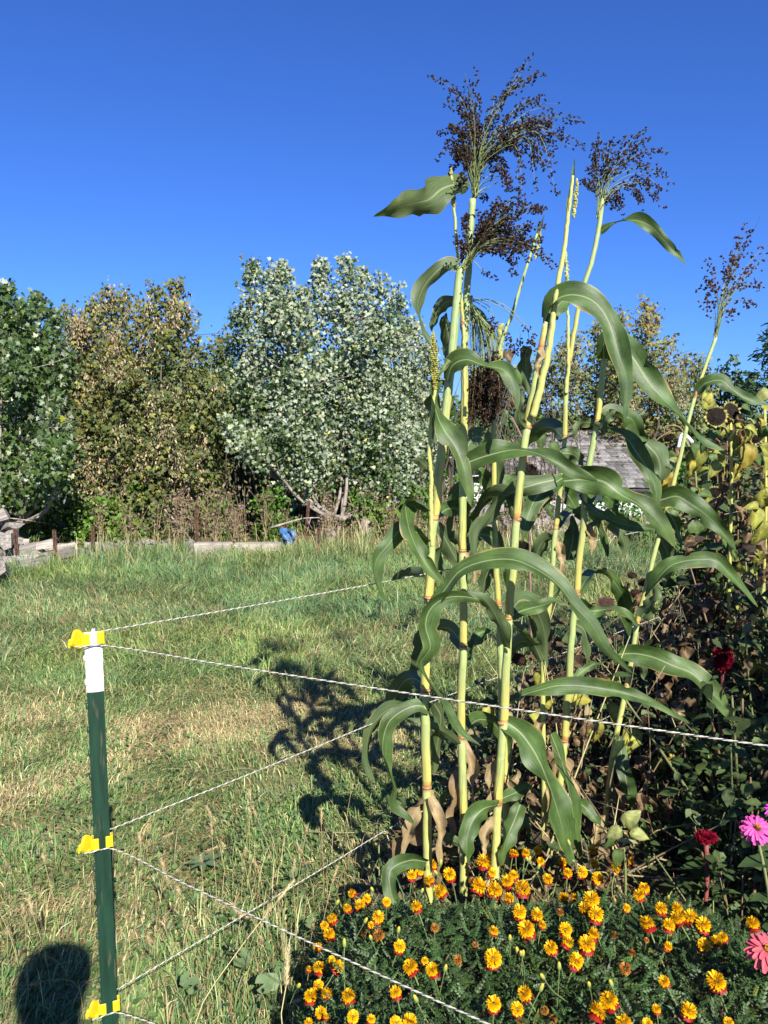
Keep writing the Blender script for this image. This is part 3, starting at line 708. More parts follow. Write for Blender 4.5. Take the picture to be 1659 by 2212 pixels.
# spruce cut by the right edge
sp = np.array(P(1690, 1000, 17.0)); sp[2] = 0
t = thing('spruce', sp, 'dark blue-green spruce at the right edge of the photo', 'tree')
mb = MB(); mb.tube([sp, sp + [0, 0, 5.4]], [0.14, 0.02], 8); mb.build('trunk', MT['dark_bark'], t)
nb = 260; hh = rng.uniform(0.5, 5.1, nb); th = rng.uniform(0, 6.28, nb); rr = (5.4 - hh) * 0.30 * rng.uniform(0.7, 1.1, nb)
mbw = MB(); NP = []; ND = []
for a, b, c in zip(hh, th, rr):
    d = np.array([math.cos(b), math.sin(b), -0.12]); p0 = sp + [0, 0, a]; p1 = p0 + d * c; p1[2] += 0.12 * c
    mbw.tube([p0, (p0 + p1) / 2 - [0, 0, 0.04], p1], [0.012, 0.008, 0.003], 4)
    m_ = int(26 * c / 0.8) + 6; s = rng.random(m_)[:, None]; NP.append(p0 + (p1 - p0) * s + rng.normal(0, 0.035, (m_, 3))); ND.append(np.tile(d, (m_, 1)))
mbw.build('limb', MT['dark_bark'], t)
NP = np.concatenate(NP); ND = norm(np.concatenate(ND) + rng.normal(0, 0.7, NP.shape)); v, f = ellipse_leaf(6, 0.16)
mb = MB(); mb.scatter(v, f, NP, frame(norm(rng.normal(size=NP.shape)), ND), rng.uniform(0.09, 0.17, len(NP)), np.array([0.55, 0.75, 1.0]) * rng.uniform(0.6, 1.2, (len(NP), 1)))
tag(mb.build('crown', MT['shrub_leaf'], t), kind='stuff')

# thicket standing behind the trees: stems and dark leaves
mb = MB(); ms = MB()
n = 15000; x = rng.uniform(-9, 9.5, n); z = rng.random(n) ** 0.8 * np.interp(x, [-9, 0, 2, 9.5], [2.7, 2.6, 1.9, 1.7]); y = np.interp(x, [-9, 0, 1.6, 9.5], [13.2, 13.2, 14.5, 19.5]) + rng.uniform(-.5, .9, n)
mb.scatter(OLV, OLF, np.stack([x, y, z], -1), frame(norm(rng.normal(0, .6, (n, 3)) + [0, -.6, .6]), norm(rng.normal(0, .5, (n, 3)) + [0, 0, -.6])), rng.uniform(0.09, 0.2, n), np.ones((n, 3)) * rng.uniform(0.45, 1.0, (n, 1)) * [0.8, 0.9, 0.8])
for i in range(420):
    x = rng.uniform(-8.5, 3); yy = rng.uniform(11.4, 13.4); h = rng.uniform(1.2, 2.8)
    p0 = np.array([x, yy, 0]); ms.tube(catmull([p0, p0 + [rng.normal(0, .1), 0, h * .5], p0 + [rng.normal(0, .3), rng.normal(0, .2), h]], 6), np.linspace(rng.uniform(.006, .022), .004, 6), 5)
th_ = thing('thicket', (0, 13, 0), 'dark tangled thicket filling the gaps behind the row of trees', 'thicket')
tag(mb.build('foliage', MT['shrub_leaf'], th_), kind='stuff'); tag(ms.build('bare_stem', MT['dark_bark'], th_), kind='stuff')

# understory shrubs and vines along the border
def shrub(px, py_top, py_bot, Y, rpx, n, tint, label, leaf=0.06):
    top = np.array(P(px, py_top, Y)); foot = np.array([top[0], Y, 0.0]); r = rpx * Y / FPX; h = top[2]
    t = thing('shrub', foot, label, 'shrub', 'shrubs and vines under the trees')
    mb = MB()
    for k in range(7):
        e = foot + [rng.normal(0, r * .5), rng.normal(0, r * .4), h * rng.uniform(.7, 1)]
        mb.tube(catmull([foot + rng.normal(0, .03, 3) * [1, 1, 0], (foot + e) / 2 + rng.normal(0, .05, 3), e], 6), np.linspace(.010, .003, 6), 5)
    mb.build('stem', MT['dark_bark'], t)
    nt2 = max(6, n // 8); c = np.stack([rng.normal(0, r * .55, nt2), rng.normal(0, r * .45, nt2), h * (0.08 + 0.92 * rng.random(nt2))], -1)
    c[:, :2] *= (1.15 - 0.55 * (c[:, 2:] / h) ** 2); idx = rng.integers(0, nt2, n); p = foot + c[idx] + rng.normal(0, 0.06, (n, 3)); p[:, 2] = np.abs(p[:, 2])
    rot = frame(norm(rng.normal(0, .45, (n, 3)) + [0.1, -.5, .7]), norm(rng.normal(0, .6, (n, 3)) + [0, -.2, -.4]))
    mb = MB(); mb.scatter(OLV * np.array([1.35, 1, 1]), OLF, p, rot, rng.uniform(.6, 1.3, n) * leaf, np.asarray(tint) * rng.uniform(.6, 1.4, (n, 1)) * (1 + rng.uniform(-.1, .1, (n, 3))))
    tag(mb.build('foliage', MT['shrub_leaf'], t), kind='stuff')
for (px, yt, Y, rp, n, tint, lb) in [
    (70, 1050, 10.4, 60, 900, (0.8, 0.9, 0.7), 'dull green shrub behind the split firewood'),
    (170, 1060, 10.6, 60, 1000, (0.9, 1.0, 0.7), 'leafy shrub between the left and second rusty posts'),
    (240, 1085, 10.3, 50, 900, (1.15, 1.2, 0.75), 'bright yellow-green shrub right of the third rusty post'),
    (310, 1040, 10.7, 55, 900, (1.1, 1.1, 0.7), 'mid green vine climbing under the seed-hung box elder'),
    (275, 1130, 10.1, 32, 450, (1.3, 1.3, 0.75), 'low lime green vine over the rubble stones'),
    (420, 1000, 11.0, 50, 800, (1.1, 1.15, 0.8), 'round green shrub under the box elder with two tips'),
    (475, 1085, 10.8, 28, 350, (1.0, 1.25, 0.7), 'small fresh green sapling above the left concrete block'),
    (590, 1060, 10.5, 45, 650, (0.9, 1.1, 0.7), 'leafy green shrub under the low left limb of the tall maple'),
    (800, 1065, 10.8, 55, 800, (1.0, 1.15, 0.8), 'green shrub right of the maple trunks'),
    (845, 1105, 10.3, 42, 600, (1.35, 1.4, 0.8), 'low yellow-green bramble behind the upright stump'),
    (900, 1050, 11.5, 50, 700, (0.8, 1.0, 0.7), 'dark green shrub before the white lap siding'),
    (1000, 1030, 12.3, 40, 500, (0.9, 1.1, 0.7), 'green shrub at the left corner of the shed'),
    (1110, 1010, 12.5, 45, 600, (0.8, 1.0, 0.8), 'dark shrub before the low end of the shed roof'),
    (1330, 1075, 11.0, 60, 800, (0.7, 0.95, 0.8), 'green bush below the shed eave'),
    (1450, 1010, 9.5, 50, 700, (0.75, 0.95, 0.8), 'bush at the right corner of the shed')]:
    shrub(px, yt, 0, Y, rp, n, tint, lb)

# dry weeds standing in the border
def dry_weed_meshes(seed):
    r = np.random.default_rng(seed); ms = MB(); mh = MB(); n = r.integers(4, 8)
    for i in range(n):
        e = np.array([r.normal(0, .13), r.normal(0, .10), r.uniform(.45, 1.0)]); pts = catmull([[r.normal(0, .03), r.normal(0, .03), 0], e * [.4, .4, .55], e], 8)
        c = np.array([[0.40, 0.31, 0.17], [0.24, 0.17, 0.10], [0.33, 0.25, 0.13]][r.integers(0, 3)]); ms.tube(pts, np.linspace(.0055, .002, 8), 5, c)
        for k in range(r.integers(3, 8)):
            b = pts[r.integers(3, 8)]; q = b + r.normal(0, .07, 3) + [0, 0, .05]; ms.tube([b, q], [.0025, .0014], 4, c)
            m = r.integers(3, 9); pp = q + r.normal(0, .016, (m, 3)); rr = rand_rot(m, 3.2, rs=r)
            mh.scatter(OLV * [1.6, 1, 1], OLF, pp, rr, r.uniform(.02, .045, m), np.array([[.22, .15, .10], [.32, .24, .16], [.13, .09, .07]])[r.integers(0, 3, m)])
    return ms.mesh('stem', MT['plain']), mh.mesh('seed_head', MT['plain_leaf'])
DW = [dry_weed_meshes(s) for s in (1, 2, 3, 4)]
spots = [(x, rng.uniform(9.2, 10.3)) for x in rng.uniform(380, 590, 12)] + [(x, rng.uniform(9.3, 10.2)) for x in rng.uniform(600, 900, 9)] + [(x, rng.uniform(9.0, 9.8)) for x in rng.uniform(60, 390, 5)] + [(x, rng.uniform(9.4, 11)) for x in rng.uniform(930, 1250, 14)]
for i, (px, Y) in enumerate(spots):
    p = np.array(P(px, 1150, Y)); p[2] = 0
    o = thing('dry_weed', p, 'dry brown weed stalks standing in the border under the trees', 'weed', 'dry weeds along the border', rotz=rng.uniform(0, 6.28))
    o.scale = (rng.uniform(.5, .85),) * 3
    a, b = DW[i % 4]
    for nm, me in (('stem', a), ('seed_head', b)):
        c = bpy.data.objects.new(nm, me); COL.objects.link(c); c.parent = o; c['kind'] = 'stuff'

# ------------------------------------------------------------------ shed
def shed():
    Y0 = 13.2                                       # eave distance
    e0 = np.array(P(1085, 1020, Y0)); e1 = np.array(P(1462, 1056, Y0 + 0.0))
    ze = e1[2]; xl, xr = e0[0], np.array(P(1452, 1056, Y0))[0]
    rise, run = 0.95, 2.3
    t = thing('shed', ((xl + xr) / 2, Y0 + run, 0), 'low grey shed with a worn shingled roof behind the sorghum', 'shed')
    mb = MB(); mb.box(((xl + xr) / 2, Y0 + run, ze / 2 - 0.03), (xr - xl - 0.3, 2 * run - 0.5, ze - 0.02)); mb.build('wall', MT['siding'], t, smooth=False)
    for k in range(7):
        b = MB(); b.box(((xl + xr) / 2, Y0 + 0.235, ze - 0.16 - 0.135 * k), (xr - xl - 0.28, 0.02, 0.128), rot=np.array(Matrix.Rotation(R(-4), 3, 'X'))); b.build('siding_board', MT['siding'], t, smooth=False)
    sl = math.atan2(rise, run); Rx = np.array(Matrix.Rotation(sl, 3, 'X')); Rb = np.array(Matrix.Rotation(-sl, 3, 'X'))
    deck = MB(); L = math.hypot(rise, run)
    deck.box(((xl + xr) / 2, Y0 + run / 2, ze + rise / 2 - 0.03), (xr - xl, L, 0.03), rot=Rx, tint=(.6, .6, .6)); deck.box(((xl + xr) / 2, Y0 + run * 1.5, ze + rise / 2 - 0.03), (xr - xl, L, 0.03), rot=Rb, tint=(.6, .6, .6))
    roof = deck.build('roof', MT['shingle'], t, smooth=False)
    rows, cols = 14, 19; wv = (xr - xl) / cols; cs = L / rows
    # four shared shingle shapes
    var = []
    for q in range(8):
        b = MB(); b.box((0, 0, 0), (wv * 0.965, cs * 1.12, 0.022), tint=np.array([1, 0.98, 0.95]) * rng.uniform(0.55, 1.8), jitter=0.003); var.append(b.mesh('shingle', MT['shingle'], smooth=False))
    pinv = wmat(roof).inverted(); up = np.array([0, math.cos(sl), math.sin(sl)]); nn = np.array([0, -math.sin(sl), math.cos(sl)])
    for r_ in range(rows):
        for c in range(cols):
            s = (r_ + 0.5) * cs
            p = np.array([xl + (c + 0.5 + (0.4 if r_ % 2 else -0.1) * 0.5) * wv, Y0, ze]) + up * s + nn * (0.024 + 0.006 * rng.random())
            o = bpy.data.objects.new('shingle', var[rng.integers(0, 8)]); COL.objects.link(o); o.parent = roof; o.matrix_parent_inverse = pinv
            o.location = [float(v) for v in p]; o.rotation_euler = (sl - R(5.0) + rng.normal(0, .015), rng.normal(0, .012), rng.normal(0, .012))
    b = MB()
    n = 700; s = L * (0.35 + 0.65 * rng.random(n)); x = xl + (xr - xl) * rng.random(n) ** 1.6
    pp = np.stack([x, np.full(n, Y0), np.full(n, ze)], -1) + up * s[:, None] + nn * 0.035
    b.scatter(OLV * [1.4, 1, 1], OLF, pp, rand_rot(n, 0.9), rng.uniform(.04, .09, n), pick(np.array([[.10, .07, .05], [.25, .17, .09]]), n))
    tag(b.build('fallen_leaf', MT['plain_leaf'], roof), kind='stuff')
    # white lap-sided lean-to at the left end
    x0, x1 = np.array(P(945, 1000, 14.2))[0], np.array(P(1062, 1000, 14.2))[0]; zt = np.array(P(1000, 985, 14.2))[2]
    t2 = thing('white_shed', ((x0 + x1) / 2, 15.0, 0), 'white lap-sided shed half hidden beside the tall silver maple', 'shed')
    mb = MB(); mb.box(((x0 + x1) / 2, 15.2, zt / 2), (x1 - x0, 1.9, zt), tint=(.8, .8, .8)); mb.build('wall', MT['siding'], t2, smooth=False)
    me = MB(); me.box((0, 0, 0), (x1 - x0 + .04, 0.02, 0.10), tint=(1.2, 1.2, 1.25)); me = me.mesh('siding_board', MT['siding'], smooth=False)
    for k in range(11):
        o = link('siding_board', me, t2, ((x0 + x1) / 2, 14.22, zt - 0.06 - 0.105 * k)); o.rotation_euler = (R(-9), 0, 0)
    mb = MB(); mb.box(((x0 + x1) / 2, 15.1, zt + 0.04), (x1 - x0 + .3, 2.4, 0.05), rot=np.array(Matrix.Rotation(R(6), 3, 'X'))); mb.build('roof', MT['shingle'], t2, smooth=False)
shed()

# ------------------------------------------------------------------ firewood, stones, blocks, posts
def rough_block(seed, size, tilt=0.18, split=False):
    r = np.random.default_rng(seed); mb = MB()
    if split:      # a split log: triangular or half-round section
        k = r.integers(4, 6); a = np.sort(r.uniform(0, 2 * np.pi, k) + np.arange(k) * 0.3); a = np.linspace(0, 2 * np.pi, k, endpoint=False) + r.normal(0, .25, k)
        sec = np.stack([np.cos(a), np.sin(a)], -1) * (0.5 + r.normal(0, .08, (k, 1))) * np.array([size[1], size[2]])
        V = []; xs_ = np.linspace(-.5, .5, 5)
        for q in xs_:
            s2 = sec * (1 + r.normal(0, .05, (k, 1))); V += [(q * size[0] + r.normal(0, .006), y + .02 * math.sin(q * 3), z) for y, z in s2]
        i = (np.arange(4)[:, None] * k); j = np.arange(k)[None]; jn = (j + 1) % k
        Q = np.stack([i + j, i + jn, i + k + jn, i + k + j], -1).reshape(-1, 4)
        F = [Q[:, ::-1], np.array([[0, q, q + 1] for q in range(1, k - 1)]), np.array([[4 * k, 4 * k + q + 1, 4 * k + q] for q in range(1, k - 1)])]
        t = np.tile(np.array([1, 1, 1]) * r.uniform(.6, 1.35), (len(V), 1)); mb.add(V, F, t)
    else:
        mb.box((0, 0, 0), size, bevel=min(size) * 0.18, jitter=min(size) * 0.05, tint=np.array([1, .98, .95]) * r.uniform(.6, 1.3))
    return mb
logs = [rough_block(s, (rng.uniform(.28, .40), rng.uniform(.14, .21), rng.uniform(.11, .17)), split=True).mesh('firewood_log', MT['split_wood'], smooth=False) for s in range(10)]
lp = []
for lay in range(6):
    z = 0.06 + 0.095 * lay; half = 0.95 - 0.13 * lay
    for k in range(7 - lay // 2):
        lp.append((-4.45 + (k / 6.0 - 0.5) * 1.9 * half + rng.normal(0, .04), 8.75 - 0.07 * lay + rng.normal(0, .12) + 0.1, z + rng.normal(0, .015)))
for k in range(16): lp.append((rng.uniform(-4.6, -3.85), rng.uniform(8.3, 8.8), 0.06 + rng.random() * 0.06))
for k in range(10): lp.append((rng.uniform(-4.4, -3.7), rng.uniform(7.5, 8.4), 0.06 + rng.random() * .05))
for i, p in enumerate(lp):
    o = link('firewood_log', logs[i % 10]); o.location = [float(v) for v in p]; o.rotation_euler = (rng.uniform(0, 6.28), rng.normal(0, .25), rng.normal(0.5, .8))
    tag(o, 'weathered split log in the tumbled firewood heap at the left edge', 'firewood', 'split logs of the firewood heap')
stones = [rough_block(40 + s, (rng.uniform(.12, .26), rng.uniform(.10, .2), rng.uniform(.09, .17))).mesh('rubble_stone', MT['stone'], smooth=False) for s in range(8)]
sp_ = [(rng.uniform(-3.7, -2.3), rng.uniform(9.35, 9.8), 0) for _ in range(26)] + [(rng.uniform(1.2, 2.6), rng.uniform(10.2, 11.2), rng.uniform(0, .35)) for _ in range(34)] + [(rng.uniform(3.2, 4.6), rng.uniform(10.0, 11.0), rng.uniform(0, .3)) for _ in range(18)]
for i, p in enumerate(sp_):
    o = link('rubble_stone', stones[i % 8]); o.location = (float(p[0]), float(p[1]), 0.05 + float(p[2])); o.rotation_euler = (rng.normal(0, .3), rng.normal(0, .3), rng.uniform(0, 6.28))
    if p[0] < 0: tag(o, 'pale broken stone in the low rubble row under the box elders', 'stone', 'rubble stones under the box elders')
    elif p[0] < 3: tag(o, 'pale stone in the heap seen between the two left sorghum stalks', 'stone', 'stones heaped behind the sorghum')
    else: tag(o, 'grey stone in the heap below the shed eave', 'stone', 'stones heaped below the shed')
for (a, b, yt, yb, Y, lb) in [(418, 498, 1178, 1222, 8.95, 'left end of the long pale concrete slab lying at the foot of the border'), (502, 606, 1180, 1216, 9.0, 'right and longer pale concrete slab lying at the foot of the border')]:
    p0, p1 = np.array(P(a, yt, Y)), np.array(P(b, yt, Y)); mb = MB(); h = p0[2] + 0.05
    mb.box(((p0[0] + p1[0]) / 2, Y + .08, h / 2 - .03), (p1[0] - p0[0], .16, h), bevel=.012, jitter=.004); tag(mb.build('concrete_slab', MT['concrete'], smooth=False), lb, 'concrete slab')
def stump(px, yt, yb, Y, w, label, lean):
    p = np.array(P(px, yt, Y)); h = p[2] + .05; f = np.array([p[0], Y, -.02]); t = thing('stump', f, label, 'stump'); mb = MB()
    th = np.linspace(0, 2 * np.pi, 15)[:-1]; k = 14; V = []
    for z in np.linspace(0, 1, 5):
        r = w * (1.0 + .12 * (1 - z)) * (1 + .09 * np.sin(3 * th + .5) + .05 * np.sin(7 * th)); V += [(f[0] + lean * z * h + r[i] * math.cos(th[i]), f[1] + r[i] * math.sin(th[i]), z * h) for i in range(k)]
    i = np.arange(4)[:, None] * k; j = np.arange(k)[None]; jn = (j + 1) % k
    mb.add(V, [np.stack([i + j, i + jn, i + k + jn, i + k + j], -1).reshape(-1, 4)], (1.15, 1.12, 1.1)); mb.build('bark', MT['bark'], t)
    mb = MB(); top = np.array(V[-k:]); mb.add(np.concatenate([top + [0, 0, .002], [top.mean(0) + [0, 0, .012]]]), [np.array([[k, q, (q + 1) % k] for q in range(k)])], (1.1, 1.1, 1.1)); mb.build('cut_face', MT['split_wood'], t)
stump(711, 1152, 1186, 9.9, .085, 'pale upright stump at the foot of the tall maple trunks', 0)
stump(787, 1130, 1175, 10.4, .10, 'grey leaning stump right of the maple trunks, half hidden by grass', .1)
for (x, yt, Y, lean, lb) in [(32, 1142, 8.25, -.03, 'leftmost rusty steel post, standing in the firewood heap'), (117, 1145, 8.55, 0, 'rusty steel post second from the left, right of the firewood'), (200, 1137, 8.75, .02, 'rusty steel post third from the left, before the lime green vine'),
                             (424, 1100, 9.5, 0, 'tall rusty post standing deep in the dry weeds above the slab'), (512, 1112, 10.6, 0, 'thin rusty post in the dark gap under the trees'), (645, 1150, 9.1, 0, 'rusty post just left of the blue tarp scrap'), (689, 1140, 9.05, .02, 'rusty post just right of the blue tarp scrap'), (667, 1082, 10.3, .1, 'tilted rusty post crossing the maple stems')]:
    p = np.array(P(x, yt, Y)); h = p[2]; f = np.array([p[0] - lean * h, Y, -.05]); mb = MB(); t_ = np.array([p[0], Y, h])
    ax = norm(t_ - f); sx = norm(np.cross(ax, [0, 1, 0])); sy = np.cross(sx, ax)
    def prof(c, w):
        return [c - sx * w[0] - sy * w[1], c + sx * w[0] - sy * w[1], c + sx * w[0] + sy * w[1], c - sx * w[0] + sy * w[1]]
    for w in ((.021, .004), (.004, .022)):
        V = prof(f, w) + prof(t_, w); mb.add(V, [np.array([[0, 1, 5, 4], [1, 2, 6, 5], [2, 3, 7, 6], [3, 0, 4, 7], [4, 5, 6, 7]])], np.array([1, 1, 1]))
    for q in range(9): mb.box(f + ax * (0.1 + h * q / 9) - sy * .008 , (.012, .012, .014))
    tag(mb.build('rusty_post', MT['rust'], smooth=False), lb, 'post')
# scrap of blue tarp
p = np.array(P(622, 1180, 9.6)); mb = MB(); g = np.linspace(-1, 1, 7); X_, Z_ = np.meshgrid(g, g)
V = np.stack([p[0] + X_ * .09, 9.6 + .05 * np.sin(5 * X_ + 3 * Z_), .19 + Z_ * .09 + .03 * np.sin(6 * X_)], -1).reshape(-1, 3) + rng.normal(0, .016, (49, 3))
i = (np.arange(6)[:, None] * 7 + np.arange(6)[None]).ravel(); mb.add(V, [np.stack([i, i + 1, i + 8, i + 7], -1)]); tag(mb.build('tarp_scrap', MT['tarp']), 'crumpled scrap of blue tarp at the end of the concrete slab', 'tarp')
# fallen bare branches in the border
for (pts, r, lb) in [([(585, 1140, 10.0), (625, 1128, 10.0), (655, 1120, 10.1), (690, 1118, 10.2)], .018, 'pale bare dead branch lying across the maple stems'),
                     ([(5, 1118, 9.7), (45, 1122, 9.6), (100, 1130, 9.6)], .010, 'thin bare grey branch above the firewood'), ([(355, 1100, 10.0), (400, 1150, 9.9), (420, 1175, 9.8)], .010, 'bare dark branch slanting down behind the rubble')]:
    mb = MB(); w = catmull([P(*q) for q in pts], 12); mb.tube(w, np.linspace(r, r * .4, 12), 6, (1.3, 1.3, 1.25))
    for q in range(4):
        b = w[rng.integers(3, 11)]; mb.tube([b, b + rng.normal(0, .12, 3)], [r * .4, r * .15], 5, (1.3, 1.3, 1.25))
    tag(mb.build('bare_branch', MT['bark']), lb, 'branch')
# ================================================================== ELECTRIC FENCE
PX0, PY0 = -0.632, 1.63
POST_TOP = P(197, 1366, PY0)[2]
FACE = math.atan2(-PX0, -PY0) if False else R(-14)      # the flange looks a little to the right of the lens
def t_post(cx, cy, top, label, seedless=False):
    t = thing('t_post', (cx, cy, 0), label, 'fence post')
    ca, sa = math.cos(R(18)), math.sin(R(18)); X = np.array([ca, sa, 0]); N_ = np.array([sa, -ca, 0])      # X along the flange, N_ its outward face
    def sect(z0, z1, grow, name, m):
        mb = MB(); W, Th = .0175 + grow, .0022 + grow
        # flange with a shallow centre crown
        prof = [(-W, -Th), (-W, Th * .6), (-W * .55, Th * 1.3), (-.004, Th * 1.7), (.004, Th * 1.7), (W * .55, Th * 1.3), (W, Th * .6), (W, -Th), (.004 + grow, -Th), (.0032 + grow, -.034), (-.0032 - grow, -.034), (-.004 - grow, -Th)]
        V = [np.array([cx, cy, z]) + X * a + N_ * b for z in (z0, z1) for a, b in prof]; k = len(prof)
        Q = np.array([[q, (q + 1) % k, k + (q + 1) % k, k + q] for q in range(k)]); top_ = [np.array([[k + 0, k + 1, k + 2, k + 11], [k + 2, k + 3, k + 8, k + 11], [k + 3, k + 4, k + 5, k + 8], [k + 5, k + 6, k + 7, k + 8], [k + 8, k + 9, k + 10, k + 11]])]
        mb.add(V, [Q] + top_)
        return mb.build(name, m, t, smooth=False)
    body = sect(-.3, top - .132, 0, 'post_body', MT['green_paint'])
    tip = sect(top - .1325, top, .0003, 'painted_tip', MT['white_paint'])
    stud = MB(); stud.box((0, 0, 0), (.006, .010, .013), bevel=.002); sm = stud.mesh('stud', MT['green_paint']); stud2 = MB(); stud2.box((0, 0, 0), (.006, .010, .013), bevel=.002); sw = stud2.mesh('stud', MT['white_paint'])
    z = top - .055
    while z > .05:
        w = z > top - .13
        p = np.array([cx, cy, z]) - X * .0180 + N_ * .0010
        o = link('stud', sw if w else sm, t, p); o.rotation_euler = (0, 0, R(18)); z -= .054
    return t, X, N_
post, PX_, PN_ = t_post(PX0, PY0, POST_TOP, 'green steel T-post with a white painted tip and yellow rope holders')
def insulator(zc):
    b = MB(); up = np.array([0, 0, 1.0])
    rot = np.stack([PX_, PN_, up], -1)
    o = np.array([PX0, PY0, zc])
    L = lambda x, n, z: o + PX_ * x + PN_ * n + up * z
    b.box(L(-.0125, .0085, 0), (.013, .004, .026), rot=rot, bevel=.0012); b.box(L(-.021, .000, 0), (.004, .019, .026), rot=rot, bevel=.0012)     # claw over the left flange
    b.box(L(.0140, .0085, .002), (.012, .004, .026), rot=rot, bevel=.0012); b.box(L(.0215, .001, .002), (.004, .017, .028), rot=rot, bevel=.0012)  # claw over the right flange
    b.box(L(0, -.012, 0), (.046, .004, .024), rot=rot, bevel=.0012)
    ins = b.build('insulator', MT['yellow_plastic'], post, smooth=False)
    d = MB(); a = np.linspace(0, 2 * np.pi, 19)[:-1]; V = []
    for s, g in ((-.0035, .82), (-.0035, 1.0), (.0035, 1.0), (.0035, .82)):
        V += [L(-.032 + s * .8 - math.cos(q) * .0085 * g, .006 + s * .6 + math.cos(q) * .0105 * g, .003 + math.sin(q) * .021 * g) for q in a]
    n = 18; i = np.arange(3)[:, None] * n; j = np.arange(n)[None]; jn = (j + 1) % n
    d.add(V, [np.stack([i + j, i + jn, i + n + jn, i + n + j], -1).reshape(-1, 4), np.array([[0, q + 1, q] for q in range(1, n - 1)]), np.array([[3 * n, 3 * n + q, 3 * n + q + 1] for q in range(1, n - 1)])])
    d.build('fin', MT['yellow_plastic'], ins, smooth=False)
    d = MB(); d.box(L(-.043, .004, -.004), (.013, .012, .016), rot=rot, bevel=.003); d.box(L(-.0485, .004, -.010), (.005, .010, .014), rot=rot, bevel=.002); d.build('hook', MT['yellow_plastic'], ins, smooth=False)
    d = MB(); d.box(L(-.028, .004, -.016), (.010, .010, .012), rot=rot, bevel=.002); d.build('pin', MT['yellow_plastic'], ins, smooth=False)
CLIPZ = [P(197, 1379, PY0)[2], P(205, 1818, PY0)[2], P(222, 2172, PY0)[2]]
for z in CLIPZ: insulator(z)
# the far corner post that the ropes run on to
FARX, FARY = 3.75, 6.0
far_post, _, _ = t_post(FARX, FARY, 1.2, 'second green T-post far back beyond the right edge, carrying the rope ends')

def rope(name, pts, label):
    t = thing(name, pts[0], label, 'fence rope', 'twisted fence ropes')
    pts = np.asarray(pts, float); L = np.sum(np.linalg.norm(np.diff(pts, axis=0), axis=1))
    pitch = .021; n = int(L / pitch * 7); c = catmull(pts, n); T = norm(np.gradient(c, axis=0))
    A = norm(np.cross(T, np.array([0, 0, 1.0]))); B = np.cross(A, T); ph = np.linspace(0, 2 * np.pi * L / pitch, n)
    for k in range(3):
        a = ph + k * 2 * np.pi / 3; dark = k == 2; r = .00095 if not dark else .001
        mb = MB(); mb.tube(c + (np.cos(a)[:, None] * A + np.sin(a)[:, None] * B) * r, .0009 if not dark else .0008, 5); mb.build('dark_strand' if dark else 'white_strand', MT['rope_dark'] if dark else MT['rope_white'], t)
    return t
def sagged(a, b, sag, n=9):
    a, b = np.array(a, float), np.array(b, float); s = np.linspace(0, 1, n)[:, None]
    return a + (b - a) * s + np.array([0, 0, -1.0]) * sag * 4 * s * (1 - s)
hook = lambda z: np.array([PX0, PY0, z]) + PX_ * -.036 + PN_ * .022 + [0, 0, -.010]
ends = [P(1659, 1597, 1.135), P(1120, 2210, 1.07), None]
for k, nm in enumerate(('topmost', 'middle', 'lowest')):
    h0 = hook(CLIPZ[k]); front = np.array([PX0, PY0, CLIPZ[k] - .014]) + PX_ * .02 + PN_ * .012
    if ends[k] is not None:
        e = ends[k]; far = front + (e - front) * 1.9; far[2] = e[2] + (far[2] - e[2]) * .4
    else:
        far = np.array([1.55, 0.75, .27]); 
    run = sagged(front, far, .012)
    back = np.array([PX0, PY0, CLIPZ[k] + .004]) + PX_ * .005 + PN_ * -.036
    bend = [P(840, 1255, 2.25), P(805, 1563, 2.24), P(842, 1789, 2.32)][k]
    farb = np.array([FARX, FARY, bend[2] - .0])
    rope('fence_rope', np.concatenate([[h0], run]), f'{nm} twisted white rope from the post running right across the front of the plants')
    rope('fence_rope', np.concatenate([[np.array([PX0, PY0, CLIPZ[k] + .002]) + PX_ * -.026 + PN_ * -.02], [back], sagged(back + (bend - back) * .05, bend, .002, 5)[1:], sagged(bend, farb, .01, 6)[1:]]), f'{nm} twisted white rope from the post running back behind the sorghum')

